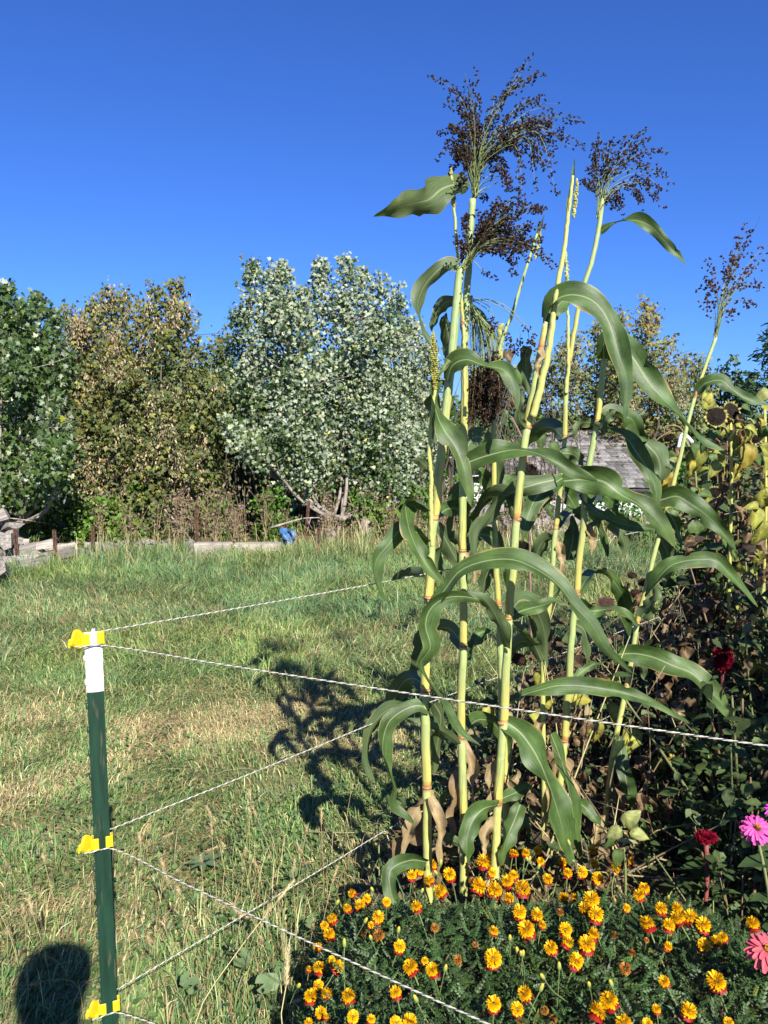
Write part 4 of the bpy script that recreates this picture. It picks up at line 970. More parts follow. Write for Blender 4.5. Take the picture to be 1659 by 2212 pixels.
# ================================================================== SORGHUM
NODE_COLS = [(0, (0.21, 0.085, 0.035)), (7, (0.42, 0.20, 0.055)), (17, (0.50, 0.37, 0.10)), (42, (0.47, 0.46, 0.13)), (95, (0.37, 0.43, 0.15)), (400, (0.31, 0.39, 0.16))]
def stalk_mesh(ctrl, nodes, Y, w0, w1, dY=0.0, to_ground=True, sheath=True, dull=1.0):
    """ctrl: photo positions from the foot up; nodes: photo heights (y) of the joints; w: widths in px"""
    n = 110; c = catmull(np.array([(x, y, 0) for x, y in ctrl], float), n)[:, :2]
    pts = []; rad = []; tint = []
    Ys = Y + dY * np.linspace(0, 1, n)
    for i, (x, y) in enumerate(c):
        p = P(x, y, Ys[i]); f = i / (n - 1); w = w0 + (w1 - w0) * f
        below = [q - y for q in nodes if q >= y]; above = [y - q for q in nodes if q < y]
        db = min(below) if below else 60 + 200 * f * 0; da = min(above) if above else 999
        col = np.array([np.interp(db, [a for a, _ in NODE_COLS], [q[k] for _, q in NODE_COLS]) for k in range(3)])
        near = math.exp(-(min(db, da) / 4.0) ** 2); w *= 1.15 * (1 + 0.10 * near)
        if sheath and db > 12: w *= 1 + 0.06 * min(1, db / 160)
        if da < 14: col = col * 0.75 + np.array([0.55, 0.55, 0.30]) * 0.25
        pts.append(p); rad.append(w * depth(p) / FPX / 2); tint.append(col * dull * (1 + 0.05 * math.sin(y * .3)))
    pts = np.array(pts); rad = np.array(rad); tint = np.array(tint)
    kk = np.cumsum(rng.normal(0, .0007, n)); pts[:, 0] += kk - np.linspace(kk[0], kk[-1], n)
    if to_ground and pts[0][2] > 0:
        g = pts[0].copy(); slope = (pts[0] - pts[6]) / max(pts[6][2] - pts[0][2], 1e-3); g = g + slope * g[2]; g[2] = -.03
        k = 6; s = np.linspace(0, 1, k)[:-1, None]; ex = g + (pts[0] - g) * s
        pts = np.concatenate([ex, pts]); rad = np.concatenate([np.full(k - 1, rad[0] * 1.05), rad]); tint = np.concatenate([np.tile(tint[0], (k - 1, 1)), tint])
    mb = MB(); mb.tube(pts, rad, 12, tint)
    return mb, pts

def ring_mesh(px, py, Y, w):
    p = P(px, py, Y); r = 1.15 * w * depth(p) / FPX / 2; mb = MB()
    z = np.array([-1, -.55, 0, .55, 1]) * r * .42; rr = np.array([1.0, 1.13, 1.17, 1.12, 1.0]) * r
    mb.tube(np.stack([np.full(5, p[0]), np.full(5, p[1]), p[2] + z], -1), rr, 12, np.array([[.26, .11, .05], [.40, .22, .11], [.16, .07, .035], [.40, .24, .13], [.30, .14, .06]])); return mb

def leaf_mesh(ctrl, w, Y, dY=0.12, roll=25, roll2=None, base=0.55, taper=1.6, fold=0.28, wave=0.24, seed=0, yellow=0.0, cut=0.0):
    """ctrl: photo positions of the midrib; w full width in px; roll in degrees turns the blade away from facing the lens"""
    r = np.random.default_rng(seed + 100); n = 34
    L = catmull(np.array([(x, y, 0) for x, y in ctrl], float), n)[:, :2]; s = np.linspace(0, 1, n)
    bow = np.sin(s * np.pi * .5)
    pts = np.array([P(x, y, Y + dY * b) for (x, y), b in zip(L, bow)])
    T = norm(np.gradient(pts, axis=0)); V_ = norm(pts - np.array([0, 0, CAM_H])); perp = norm(np.cross(T, V_)); nn = np.cross(perp, T)
    ro = np.radians(np.interp(s, [0, 1], [roll, roll if roll2 is None else roll2]) + r.uniform(14, 40) * np.sin(s * r.uniform(3, 8) + r.uniform(0, 6)))
    C = np.cos(ro)[:, None] * perp + np.sin(ro)[:, None] * nn; N_ = np.cross(C, T)
    flip = np.where(N_[:, 2:] < 0, -1.0, 1.0) if abs(N_[:, 2].mean()) > .15 else np.ones((n, 1))
    flip = np.full((n, 1), 1.0 if N_[:, 2].mean() >= 0 else -1.0)
    N_ = N_ * flip
    side = [1 + .10 * np.sin(s * r.uniform(10, 22) + r.uniform(0, 6)) - (.42 * np.exp(-((s - r.uniform(.35, .95)) / .022) ** 2) if r.random() < .6 else 0) for _ in range(2)]
    prof = np.minimum(base + (1 - base) * np.clip(s / .28, 0, 1) ** .8, 1) * np.clip(1 - s ** (taper * 1.7), 0, 1) ** .75
    if cut: prof = np.maximum(prof, cut * (s < 1))
    hw = prof * w / 2 * np.array([depth(p) for p in pts]) / FPX
    us = np.linspace(-1, 1, 7); ph = r.uniform(0, 6, 2); fr = r.uniform(9, 15, 2)
    G = []; U = []; TT = []
    for j, u in enumerate(us):
        k = 0 if u < 0 else 1
        wv = wave * hw * (u * u) * np.sin(s * fr[k] + ph[k]) * 2.2
        G.append(pts + C * (u * hw * (1 + (side[k] - 1) * abs(u) ** 2))[:, None] + N_ * (fold * abs(u) ** 1.2 * hw + wv)[:, None]); U.append(np.stack([np.full(n, u), s * 6], -1))
        c = np.ones((n, 3)) * (1 + .08 * r.normal())
        if yellow: c = c * (1 + np.array([2.2, 1.3, .1]) * yellow * (s ** 2)[:, None])
        TT.append(c)
    G = np.stack(G, 1).reshape(-1, 3); U = np.stack(U, 1).reshape(-1, 2); TT = np.stack(TT, 1).reshape(-1, 3)
    i = (np.arange(n - 1)[:, None] * 7 + np.arange(6)[None]).ravel(); Q = np.stack([i, i + 1, i + 8, i + 7], -1)
    if flip[0, 0] * 1.0 > 0: Q = Q
    else: Q = Q[:, ::-1]
    mb = MB(); mb.add(G, [Q], TT, U); return mb

GV = np.array([[0, 0, -.5], [.36, 0, -.1], [.11, .34, -.1], [-.29, .21, -.1], [-.29, -.21, -.1], [.11, -.34, -.1], [0, 0, .62]])
GF = [np.array([[0, 2, 1], [0, 3, 2], [0, 4, 3], [0, 5, 4], [0, 1, 5], [6, 1, 2], [6, 2, 3], [6, 3, 4], [6, 4, 5], [6, 5, 1]])]

def panicle(parent, base, guides, Y, per=4, jit=22, seeds=26, start=0.42, dspread=0.09, size=.0070, ray_tint=(1, 1, 1), seed_tint=(1, 1, 1), conv=None, axis=None, ray_w=.0011, bunch=3):
    """open seed head: guides are mid and tip photo positions, several rays follow each"""
    mr = MB(); SP = []; SD = []; b0 = P(*base, Y)
    for g in guides:
        for k in range(per):
            j = rng.normal(0, jit, 2); q = [conv(*a) for a in g] if conv else g
            dy = rng.normal(0, dspread); pts = [b0 + rng.normal(0, .004, 3)]
            m = len(q)
            for a, (x, y) in enumerate(q):
                f = (a + 1) / m; pts.append(P(x + j[0] * f * (.55 if k else 0.15), y + j[1] * f * (.55 if k else 0.15), Y + dy * f ** 1.2))
            c = catmull(pts, 26); c += np.cumsum(rng.normal(0, .0008, c.shape), 0)
            ln = rng.uniform(.78, 1.0) if k else 1.0; c = c[:max(8, int(26 * ln))]; n = len(c)
            tt = np.interp(np.linspace(0, 1, n), [0, .5, 1], [1, .8, .45])[:, None] * np.asarray(ray_tint) * np.ones((n, 3)); mr.tube(c, np.linspace(ray_w * 1.35, ray_w * .5, n), 4, tt, cap=False)
            s0 = start + rng.uniform(-.06, .22); ns = int(seeds * 2.0 * rng.uniform(.7, 1.3)); s = s0 + (1 - s0) * rng.random(ns) ** .85
            s = np.round(s * 30) / 30 + rng.normal(0, .006, ns); s = np.clip(s, 0, 1)
            i = s * (n - 1); i0 = np.clip(np.floor(i).astype(int), 0, n - 2); f = (i - i0)[:, None]; pp = c[i0] * (1 - f) + c[i0 + 1] * f; T = norm(c[i0 + 1] - c[i0])
            d = norm(rng.normal(size=(ns, 3)) + T * .6 + [0, 0, -.15]); 
            for a in range(ns):
                l = rng.uniform(.004, .013); e = pp[a] + d[a] * l
                for w in range(bunch):
                    dd = norm(d[a] + rng.normal(0, .7, 3)); SP.append(e + dd * size * .55); SD.append(dd)
    o = mr.build('ray', MT['ray'], parent); tag(o, kind='stuff')
    SP = np.array(SP); SD = np.array(SD); n = len(SP)
    # seeds hang from rays: local z along SD
    x = norm(np.cross(SD, norm(rng.normal(size=SD.shape)))); rot = np.stack([x, np.cross(SD, x), SD], -1)
    mb = MB(); sz = rng.uniform(.75, 1.2, n) * size; red = rng.random(n) < .16
    tn = np.asarray(seed_tint) * np.ones((n, 3)) * rng.uniform(.5, 1.6, (n, 1)); tn[red] *= np.array([2.2, 1.2, 1.0])
    mb.scatter(GV, GF, SP, rot, sz, tn); so = mb.build('seed', MT['seed'], parent, smooth=False); tag(so, kind='stuff')
    return o

def spike(parent, ctrl, Y, rpx, n, tint=(1, 1, 1), frac=1.0):
    """young seed spike packed with yellow-green grain"""
    c = catmull([P(x, y, Y) for x, y in ctrl], 30); mb = MB(); mb.tube(c, np.linspace(.003, .0012, 30), 5, (1.0, 1.0, .8))
    T = norm(np.gradient(c, axis=0)); s = rng.random(n); i = (s * 29).astype(int); r = rpx * Y / FPX * np.sin(np.pi * np.clip(s * .92 + .08, 0, 1)) ** .6
    th = rng.uniform(0, 6.28, n); A = norm(np.cross(T[i], [0, 1, 0.1])); B = np.cross(A, T[i]); dirs = np.cos(th)[:, None] * A + np.sin(th)[:, None] * B
    p = c[i] + dirs * (r * rng.uniform(.35, 1, n))[:, None]; z = norm(dirs * .6 + T[i]); x = norm(np.cross(z, rng.normal(size=z.shape))); rot = np.stack([x, np.cross(z, x), z], -1)
    mb.scatter(GV, GF, p, rot, rng.uniform(.005, .0085, n), np.asarray(tint) * rng.uniform(.7, 1.25, (n, 1))); return mb.build('young_seed_head', MT['young_seed'], parent, smooth=False)

def sorghum(px, Y, label):
    f = P(px, 2000, Y); return thing('sorghum_plant', (f[0], Y, 0), label, 'sorghum', 'tall sorghum plants')
z1 = lambda x, y: (768 + x * .4299, 82 + y * .4299)
z3 = lambda x, y: (1152 + x * .3056, 548.6 + y * .3056)
z2 = lambda x, y: (768 + x * .2976, 631 + y * .2976)
def _ypx(p):
    v = np.asarray(p) - np.array([0, 0, CAM_H]); return 1106 - FPX * (v[1] * _sp + v[2] * _cp) / (v[1] * _cp - v[2] * _sp)
def stalk(t, ctrl, nodes, Y, w0, w1, **k):
    mb, pts = stalk_mesh(ctrl, nodes, Y, w0, w1, **k); o = mb.build('stalk', MT['stalk'], t)
    # leaf sheaths: open sleeves from each joint part of the way to the next
    ns = sorted(nodes, reverse=True)
    for a, q in enumerate(ns):
        top = ns[a + 1] if a + 1 < len(ns) else ctrl[-1][1]; L_ = (q - top) * rng.uniform(.45, .8)
        if L_ < 30: continue
        idx = [i for i in range(len(pts)) if q - L_ <= _ypx(pts[i]) <= q - 4]
        if len(idx) < 5: continue
        pp = pts[idx]; w = np.interp([_ypx(z) for z in pp], [ctrl[-1][1], ctrl[0][1]], [w1, w0]) * 1.15 * np.array([depth(z) for z in pp]) / FPX / 2
        a0 = rng.uniform(-2.6, .2); gap = np.linspace(.25, 1.5, len(pp)); m = 11; V = []; T = []
        for z, r_, g in zip(pp, w, gap):
            th = a0 + np.linspace(g * .5, 2 * np.pi - g * .5, m); V += [z + np.array([math.cos(t_) * r_ * 1.10, math.sin(t_) * r_ * 1.10, 0]) for t_ in th]
        f = np.linspace(0, 1, len(pp))[:, None, None]; T = (np.array([.47, .42, .105]) * (1 - f) + np.array([.31, .37, .14]) * f) * (1 + .10 * np.sin(np.arange(m) * 2.1))[None, :, None] * k.get('dull', 1); T = T.reshape(-1, 3)
        i = (np.arange(len(pp) - 1)[:, None] * m + np.arange(m - 1)[None]).ravel(); b = MB(); b.add(V, [np.stack([i, i + 1, i + m + 1, i + m], -1)], T); b.build('sheath', MT['stalk'], o)
    c = np.array(ctrl, float)
    for q in nodes:
        x = np.interp(-q, -c[:, 1], c[:, 0]); f = np.interp(-q, [-c[0, 1], -c[-1, 1]], [0, 1]); ring_mesh(x, q, Y + k.get('dY', 0) * f, w0 + (w1 - w0) * f).build('joint', MT['stalk'], o)
    return o
def dry_leaf(t, ctrl, w, Y, **k):
    mb = leaf_mesh(ctrl, w, Y, wave=.5, fold=.6, seed=int(ctrl[0][0]), **k); c = np.array([.38, .28, .14]) if int(ctrl[0][1]) % 3 else np.array([.26, .175, .09]); mb.T = [a * c for a in mb.T]
    return mb.build('dry_leaf', MT['plain_leaf'], t)
LSEED = [0]
def leaf(t, ctrl, w, Y, **k):
    LSEED[0] += 1; k.setdefault('seed', LSEED[0]); return leaf_mesh(ctrl, w, Y, **k).build('leaf', MT['sorghum_leaf'], t)

# --- first stalk from the left
Y1 = 2.22
s1 = sorghum(925, Y1, 'leftmost thick sorghum stalk, with a green side shoot and lower dark seed head')
stalk(s1, [(926, 1935), (922, 1700), (919, 1495), (926, 1295), (933, 1150), (943, 1085), (955, 975), (971, 835), (988, 631), (996, 578)], [1700, 1492, 1292, 1122], Y1, 17, 15, dY=.03)
stalk(s1, [(934, 1180), (932, 1060), (934, 950), (939, 835)], [], Y1 - .03, 9, 6, to_ground=False)
spike(s1, [(940, 840), (938, 780), (935, 714)], Y1 - .03, 8.5, 420, (.72, .68, .6))
g2 = [[(600, 1020), (680, 900), (720, 800)], [(620, 1000), (730, 860), (825, 800)], [(640, 1000), (780, 860), (900, 850)], [(640, 1010), (800, 900), (970, 865)], [(650, 1020), (820, 950), (930, 940)], [(650, 1030), (850, 1000), (950, 1010)],
      [(650, 1040), (850, 1030), (1020, 1150)], [(650, 1060), (800, 1080), (830, 1150)], [(640, 1070), (760, 1100), (795, 1200)], [(580, 1080), (560, 1000), (570, 900)], [(560, 1100), (530, 1050), (515, 1010)],
      [(600, 1060), (650, 950), (640, 880)], [(620, 1040), (720, 960), (780, 900)], [(630, 1020), (740, 980), (860, 960)], [(640, 1030), (780, 1010), (900, 1060)], [(600, 1050), (640, 1000), (690, 1000)]]
panicle(s1, z1(535, 1165), g2, Y1 + .03, per=3, jit=24, seeds=17, start=.30, conv=z1)
panicle(s1, z1(535, 1165), [[(580, 1110), (640, 1150), (720, 1190)]], Y1 + .02, per=1, seeds=7, start=.6, conv=z1)
leaf(s1, [(992, 574), (968, 570), (940, 590), (915, 622), (903, 660), (915, 704), (932, 748)], 42, Y1, dY=-.05, roll=40, roll2=20)
leaf(s1, [(966, 822), (978, 789), (1008, 777), (1046, 790), (1088, 800), (1110, 836), (1119, 889)], 46, Y1, dY=-.12, roll=48, roll2=12, taper=1.3)
leaf(s1, [(944, 818), (936, 858), (945, 899), (960, 930), (981, 960), (1000, 1003), (1012, 1054), (1017, 1094)], 50, Y1, dY=-.10, roll=35, roll2=30, yellow=.15)
leaf(s1, [(993, 748), (972, 778), (955, 800), (943, 820)], 15, Y1, dY=-.04, roll=20, yellow=.25)
leaf(s1, [(932, 1034), (922, 1012), (908, 997), (887, 994)], 24, Y1, dY=-.05, roll=20)
leaf(s1, [(931, 1102), (905, 1083), (878, 1085), (882, 1135), (897, 1178), (920, 1218), (960, 1262)], 58, Y1, dY=-.10, roll=30, roll2=15, taper=1.4, yellow=.12)
leaf(s1, [(928, 1170), (900, 1150), (868, 1143), (838, 1178), (812, 1212), (812, 1255), (828, 1290), (853, 1303)], 38, Y1, dY=-.06, roll=42, roll2=25)
leaf(s1, [(944, 1266), (910, 1243), (876, 1236), (842, 1258)], 26, Y1 + .05, dY=.2, roll=45)
leaf(s1, [(936, 1308), (960, 1275), (994, 1233), (1049, 1212), (1107, 1209), (1155, 1228), (1203, 1261), (1245, 1313), (1278, 1348), (1310, 1402), (1336, 1425), (1368, 1456)], 56, Y1 - .02, dY=-.16, roll=42, roll2=22, taper=1.5, base=.4)
leaf(s1, [(928, 1532), (905, 1524), (878, 1531), (843, 1556), (829, 1590), (827, 1628), (837, 1665), (853, 1702), (850, 1739), (880, 1766), (897, 1784)], 40, Y1, dY=-.06, roll=42, roll2=20, taper=1.8)
leaf(s1, [(900, 1526), (850, 1528), (820, 1548), (798, 1580), (792, 1648), (811, 1692)], 30, Y1, dY=.03, roll=45, roll2=30)
leaf(s1, [(938, 1520), (952, 1548), (945, 1610), (937, 1676)], 32, Y1 + .03, dY=.10, roll=25, yellow=.2)
leaf(s1, [(945, 1135), (966, 1172), (994, 1225), (1010, 1262)], 36, Y1 + .05, dY=.12, roll=25)
leaf(s1, [(922, 1862), (888, 1858), (845, 1878), (842, 1915), (855, 1955), (885, 1981), (910, 1995)], 36, 2.06, dY=-.12, roll=20, roll2=35, base=.8)
# --- second stalk
Y2 = 2.36
s2 = sorghum(1000, Y2, 'second thick sorghum stalk, bearing the largest and highest dark seed head')
stalk(s2, [(1001, 1900), (1001, 1775), (997, 1560), (1001, 1395), (999, 1190), (1001, 985), (1002, 800), (1009, 641), (1016, 520), (1021, 430)], [1775, 1592, 1395, 1190, 985], Y2, 15, 12)
g1 = [[(600, 600), (520, 300), (385, 205)], [(600, 600), (600, 350), (620, 160)], [(640, 550), (760, 300), (900, 70)], [(640, 520), (780, 270), (955, 175)], [(640, 560), (850, 340), (1025, 320)],
      [(650, 560), (880, 390), (1160, 420)], [(650, 600), (900, 430), (1130, 560)], [(650, 620), (900, 480), (1010, 780)], [(650, 640), (850, 520), (910, 760)], [(640, 660), (800, 560), (800, 720)], [(640, 700), (740, 640), (760, 700)],
      [(580, 620), (510, 470), (400, 470)], [(580, 640), (560, 500), (490, 420)], [(575, 650), (540, 560), (480, 520)], [(570, 680), (520, 600), (490, 650)], [(575, 720), (560, 680), (560, 720)], [(590, 560), (560, 350), (460, 320)],
      [(640, 480), (660, 420), (690, 360)], [(650, 610), (860, 460), (1000, 620)], [(650, 600), (860, 500), (960, 660)], [(640, 620), (800, 500), (880, 600)], [(600, 640), (600, 500), (580, 400)], [(620, 640), (650, 520), (700, 440)], [(650, 580), (880, 430), (1060, 540)],
      [(590, 680), (590, 600), (560, 560)], [(620, 680), (680, 600), (720, 620)]]
panicle(s2, z1(600, 795), g1, Y2 + .02, per=3, jit=24, seeds=16, start=.42, conv=z1, dspread=.11)
panicle(s2, z1(600, 795), [[(580, 640), (470, 560), (400, 610)], [(640, 480), (680, 360), (690, 285)], [(600, 560), (600, 400), (560, 175)], [(650, 560), (920, 340), (1090, 400)], [(660, 760), (720, 720), (790, 770)], [(650, 760), (640, 780), (650, 810)]], Y2, per=1, seeds=8, start=.6, conv=z1)
leaf(s2, [(1013, 404), (988, 398), (955, 408), (925, 432), (890, 440), (850, 452), (806, 468)], 68, Y2 - .01, dY=-.20, roll=8, roll2=25, base=.35, yellow=.3, fold=.1)
stalk(s2, [(1004, 900), (1000, 720), (991, 568), (979, 439), (975, 380)], [700], Y2 - .05, 7, 5, to_ground=False)
spike(s2, [(982, 452), (977, 410), (974, 362)], Y2 - .05, 6, 110, (.95, .75, .9))
leaf(s2, [(1012, 642), (1020, 660), (1038, 686), (1058, 715), (1080, 737)], 30, Y2, dY=.10, roll=20)
leaf(s2, [(990, 650), (965, 652), (948, 668), (938, 692), (933, 720)], 30, Y2 + .02, dY=.05, roll=35)
leaf(s2, [(960, 680), (968, 720), (972, 775), (960, 815)], 34, Y2 + .04, dY=.08, roll=30)
leaf(s2, [(1003, 1003), (1026, 993), (1065, 981), (1110, 972), (1155, 978), (1200, 999), (1245, 1019), (1292, 1040)], 54, Y2 - .08, dY=-.10, roll=32, roll2=25, base=.8)
leaf(s2, [(1010, 1015), (1030, 1020), (1046, 1036), (1062, 1064)], 34, Y2 + .06, dY=.1, roll=30)
leaf(s2, [(1046, 1298), (1005, 1289), (962, 1292), (930, 1315), (919, 1350), (930, 1400), (908, 1432), (922, 1468), (942, 1497), (964, 1532), (996, 1582), (1040, 1611)], 48, Y2 - .16, dY=-.05, roll=35, roll2=28, base=.2, taper=1.2)
leaf(s2, [(991, 1608), (961, 1581), (913, 1558), (876, 1552)], 20, Y2 - .02, dY=-.12, roll=30)
leaf(s2, [(1008, 1428), (1023, 1394), (1040, 1366), (1062, 1362)], 32, Y2 + .03, dY=.12, roll=20)
leaf(s2, [(994, 1712), (962, 1722), (932, 1746)], 20, Y2 + .02, dY=.05, roll=30)
leaf(s2, [(996, 1825), (965, 1809), (935, 1802)], 24, Y2 - .02, dY=-.05, roll=30)
# the bent-over head on a side shoot of the second stalk
stalk(s2, [(1003, 870), (1001, 760), (999, 690), (1001, 652)], [], Y2 + .05, 7, 5, to_ground=False)
g5 = []
for k in range(15):
    u = k / 14.0; g5.append([(830 + 60 * u, 110 + 40 * u), (850 + 170 * u, 330 + 60 * (1 - u)), (830 + 215 * u + 15 * math.sin(k), 780 + 160 * math.sin(k * 1.7) * .5 + 60)])
    g5.append([(820 + 50 * u, 120), (840 + 170 * u, 400), (820 + 240 * u, 960 - 120 * (u - .45) ** 2 * 4)])
panicle(s2, z2(772, 70), g5, Y2 + .06, per=2, jit=12, seeds=24, start=.60, conv=z2, dspread=.05)
panicle(s2, z2(772, 70), [[(900, 50), (1080, 110), (1190, 280), (1170, 420)], [(920, 60), (1180, 190), (1310, 330), (1300, 420)], [(900, 60), (1000, 130), (1020, 280)], [(950, 55), (1150, 150), (1260, 300), (1230, 460)], [(900, 80), (1060, 250), (1130, 400)]], Y2 + .05, per=1, seeds=12, start=.68, conv=z2)
# --- third stalk
Y3 = 2.25
s3 = sorghum(1072, Y3, 'third sorghum stalk, leaning right, with reddish joints and a closed green tip')
stalk(s3, [(1070, 1850), (1075, 1735), (1085, 1560), (1098, 1335), (1118, 1121), (1140, 925), (1158, 815), (1171, 745), (1180, 700)], [1735, 1562, 1336, 1122, 924, 754], Y3, 16, 13)
p = P(1181, 699, Y3); mb = MB(); mb.tube([p, p + [.001, -.001, .004]], [.0092, .0080], 12, (.75, .72, .48)); mb.build('cut_end', MT['stalk'], s3)
stalk(s3, [(1150, 900), (1172, 800), (1192, 690), (1207, 590), (1227, 455), (1238, 380)], [], Y3 - .02, 14, 6, to_ground=False)
leaf(s3, [(1226, 460), (1236, 400), (1239, 370), (1241, 342)], 11, Y3 - .02, dY=0, roll=20, fold=.6)
spike(s3, [(1239, 470), (1244, 425), (1247, 385)], Y3 + .0, 4.5, 120, (1.0, 1.0, 1.0))
leaf(s3, [(1177, 690), (1196, 652), (1231, 637), (1272, 645), (1299, 668), (1318, 703), (1336, 764), (1351, 810), (1355, 856), (1348, 911)], 58, Y3, dY=-.14, roll=42, roll2=18, taper=1.5)
leaf(s3, [(1182, 700), (1198, 668), (1225, 645), (1256, 636)], 40, Y3 + .03, dY=.06, roll=20)
leaf(s3, [(1138, 926), (1122, 905), (1124, 870), (1128, 845)], 22, Y3 - .01, dY=-.03, roll=10)
leaf(s3, [(1098, 1400), (1084, 1364), (1068, 1324), (1042, 1291), (1010, 1278)], 36, Y3 - .02, dY=-.10, roll=30)
leaf(s3, [(1103, 1335), (1126, 1320), (1171, 1308), (1198, 1301), (1227, 1304)], 34, Y3 + .02, dY=.12, roll=40, roll2=20)
leaf(s3, [(1138, 748), (1136, 800), (1141, 853)], 30, Y3 + .12, dY=.05, roll=20, base=.6)
leaf(s3, [(1076, 1738), (1043, 1748), (1020, 1775), (1008, 1815), (1011, 1872)], 44, Y3 - .02, dY=-.10, roll=30, roll2=20)
leaf(s3, [(1079, 1728), (1110, 1714), (1145, 1701), (1172, 1724)], 28, Y3 + .02, dY=.08, roll=30)
leaf(s3, [(1090, 1558), (1123, 1582), (1155, 1626), (1178, 1675), (1195, 1723), (1210, 1771), (1221, 1820), (1233, 1872)], 66, Y3 + .01, dY=-.05, roll=25, roll2=20, taper=2.4, base=.5)
leaf(s3, [(1190, 1585), (1212, 1642), (1226, 1691), (1237, 1755), (1249, 1820), (1256, 1868)], 34, Y3 + .06, dY=0, roll=35, taper=2.2)
# --- fourth
Y4 = 2.52
s4 = sorghum(1092, Y4, 'thin fourth sorghum stalk behind the third, under the drooping dark head')
stalk(s4, [(1093, 1740), (1089, 1600), (1083, 1400), (1075, 1250), (1069, 1100), (1066, 945), (1071, 850), (1080, 760), (1095, 710), (1107, 679), (1146, 546), (1160, 505)], [1690, 1308, 1068], Y4, 14, 5)
leaf(s4, [(1150, 530), (1163, 500), (1176, 464)], 9, Y4, dY=0, roll=20, fold=.6)
spike(s4, [(1155, 560), (1163, 525), (1168, 490)], Y4 + .01, 4, 60)
stalk(s4, [(1073, 840), (1078, 770), (1083, 700)], [], Y4 + .02, 13, 12, to_ground=False, dull=.8)
leaf(s4, [(1124, 1738), (1110, 1775), (1091, 1820), (1082, 1872)], 38, Y4 - .2, dY=-.1, roll=20, taper=2)
leaf(s4, [(1085, 1700), (1110, 1740), (1132, 1768), (1145, 1810)], 20, Y4, dY=-.1, roll=35)
leaf(s4, [(1200, 1036), (1160, 1045), (1120, 1058), (1080, 1080), (1054, 1120), (1032, 1152), (1024, 1207)], 52, Y4 - .1, dY=-.08, roll=30, roll2=35)
# --- fifth: forked
Y5 = 2.64
s5 = sorghum(1180, Y5, 'forked sorghum stalk carrying the right-hand dark seed head and a young yellow spike')
stalk(s5, [(1175, 1830), (1174, 1626), (1173, 1497), (1177, 1412), (1188, 1304), (1198, 1160), (1208, 1075), (1215, 1007), (1218, 946), (1223, 850), (1228, 795), (1233, 770), (1256, 640), (1283, 549), (1299, 450), (1302, 430)], [1408, 1142, 948, 788], Y5, 10, 8)
stalk(s5, [(1223, 850), (1226, 778), (1224, 671), (1224, 600), (1222, 545)], [], Y5 - .01, 7, 4, to_ground=False)
spike(s5, [(1225, 625), (1224, 580), (1222, 540)], Y5 - .01, 4.5, 110)
g3 = [[(1230, 700), (1240, 560), (1250, 470)], [(1220, 750), (1190, 640), (1195, 540)], [(1215, 760), (1200, 680), (1180, 640)], [(1220, 780), (1200, 740), (1160, 720)], [(1250, 700), (1270, 580), (1285, 500)], [(1260, 700), (1320, 560), (1370, 490)],
      [(1270, 690), (1370, 530), (1465, 455)], [(1270, 700), (1390, 560), (1465, 520)], [(1280, 710), (1400, 590), (1545, 570)], [(1280, 720), (1420, 650), (1590, 710)], [(1290, 740), (1420, 680), (1560, 750)], [(1290, 760), (1420, 720), (1535, 855)],
      [(1280, 780), (1380, 740), (1450, 850)], [(1270, 800), (1330, 780), (1360, 890)], [(1250, 820), (1300, 820), (1310, 850)], [(1240, 700), (1250, 620), (1230, 570)]]
panicle(s5, z1(1222, 900), g3, Y5, per=2, jit=22, seeds=15, start=.40, conv=z1, dspread=.10)
leaf(s5, [(1297, 500), (1323, 483), (1368, 476), (1404, 488), (1440, 526), (1484, 575)], 30, Y5, dY=-.14, roll=42, roll2=15)
leaf(s5, [(1215, 1033), (1180, 1054), (1156, 1078), (1138, 1122), (1127, 1172)], 46, Y5 - .12, dY=-.12, roll=22, roll2=25)
leaf(s5, [(1212, 1040), (1255, 1036), (1302, 1040), (1340, 1068), (1384, 1093), (1425, 1129), (1446, 1157), (1458, 1182)], 66, Y5 - .1, dY=-.10, roll=30, roll2=25, yellow=.1)
leaf(s5, [(1250, 1070), (1285, 1102), (1330, 1128), (1378, 1138), (1428, 1144)], 36, Y5 - .06, dY=-.05, roll=40)
leaf(s5, [(1284, 913), (1256, 915), (1240, 938), (1221, 948)], 24, Y5 - .03, dY=-.06, roll=35)
leaf(s5, [(1214, 978), (1238, 982), (1264, 1006)], 36, Y5 - .05, dY=.05, roll=20)
leaf(s5, [(1171, 1430), (1155, 1394), (1129, 1365), (1106, 1335)], 26, Y5 - .03, dY=-.12, roll=20)
leaf(s5, [(1173, 1062), (1185, 1100), (1196, 1117)], 28, Y5 - .06, dY=0, roll=15, taper=2)
leaf(s5, [(1215, 1052), (1236, 1084), (1254, 1114), (1271, 1127)], 34, Y5 + .05, dY=.05, roll=30)
leaf(s5, [(1305, 1104), (1330, 1135), (1349, 1178), (1341, 1210)], 30, Y5 + .05, dY=.05, roll=20)
# --- sixth
Y7 = 2.58
s7 = sorghum(1213, Y7, 'sorghum stalk just right of the forked one, topped by long arching leaves')
stalk(s7, [(1208, 1720), (1213, 1655), (1221, 1578), (1231, 1433), (1240, 1340), (1247, 1284), (1254, 1207), (1265, 1114), (1274, 1022), (1284, 960), (1291, 917), (1300, 810), (1306, 765)], [1600, 1284, 914], Y7, 13, 10)
leaf(s7, [(1304, 775), (1308, 730), (1330, 730), (1372, 780), (1396, 818), (1427, 856), (1458, 887), (1488, 923), (1519, 955), (1566, 973)], 54, Y7 - .04, dY=-.16, roll=35, roll2=30, base=.5)
leaf(s7, [(1296, 926), (1310, 902), (1329, 884)], 32, Y7 - .03, dY=-.04, roll=15, base=.9)
leaf(s7, [(1293, 915), (1330, 897), (1364, 906), (1379, 936), (1399, 953)], 48, Y7 + .04, dY=.08, roll=30)
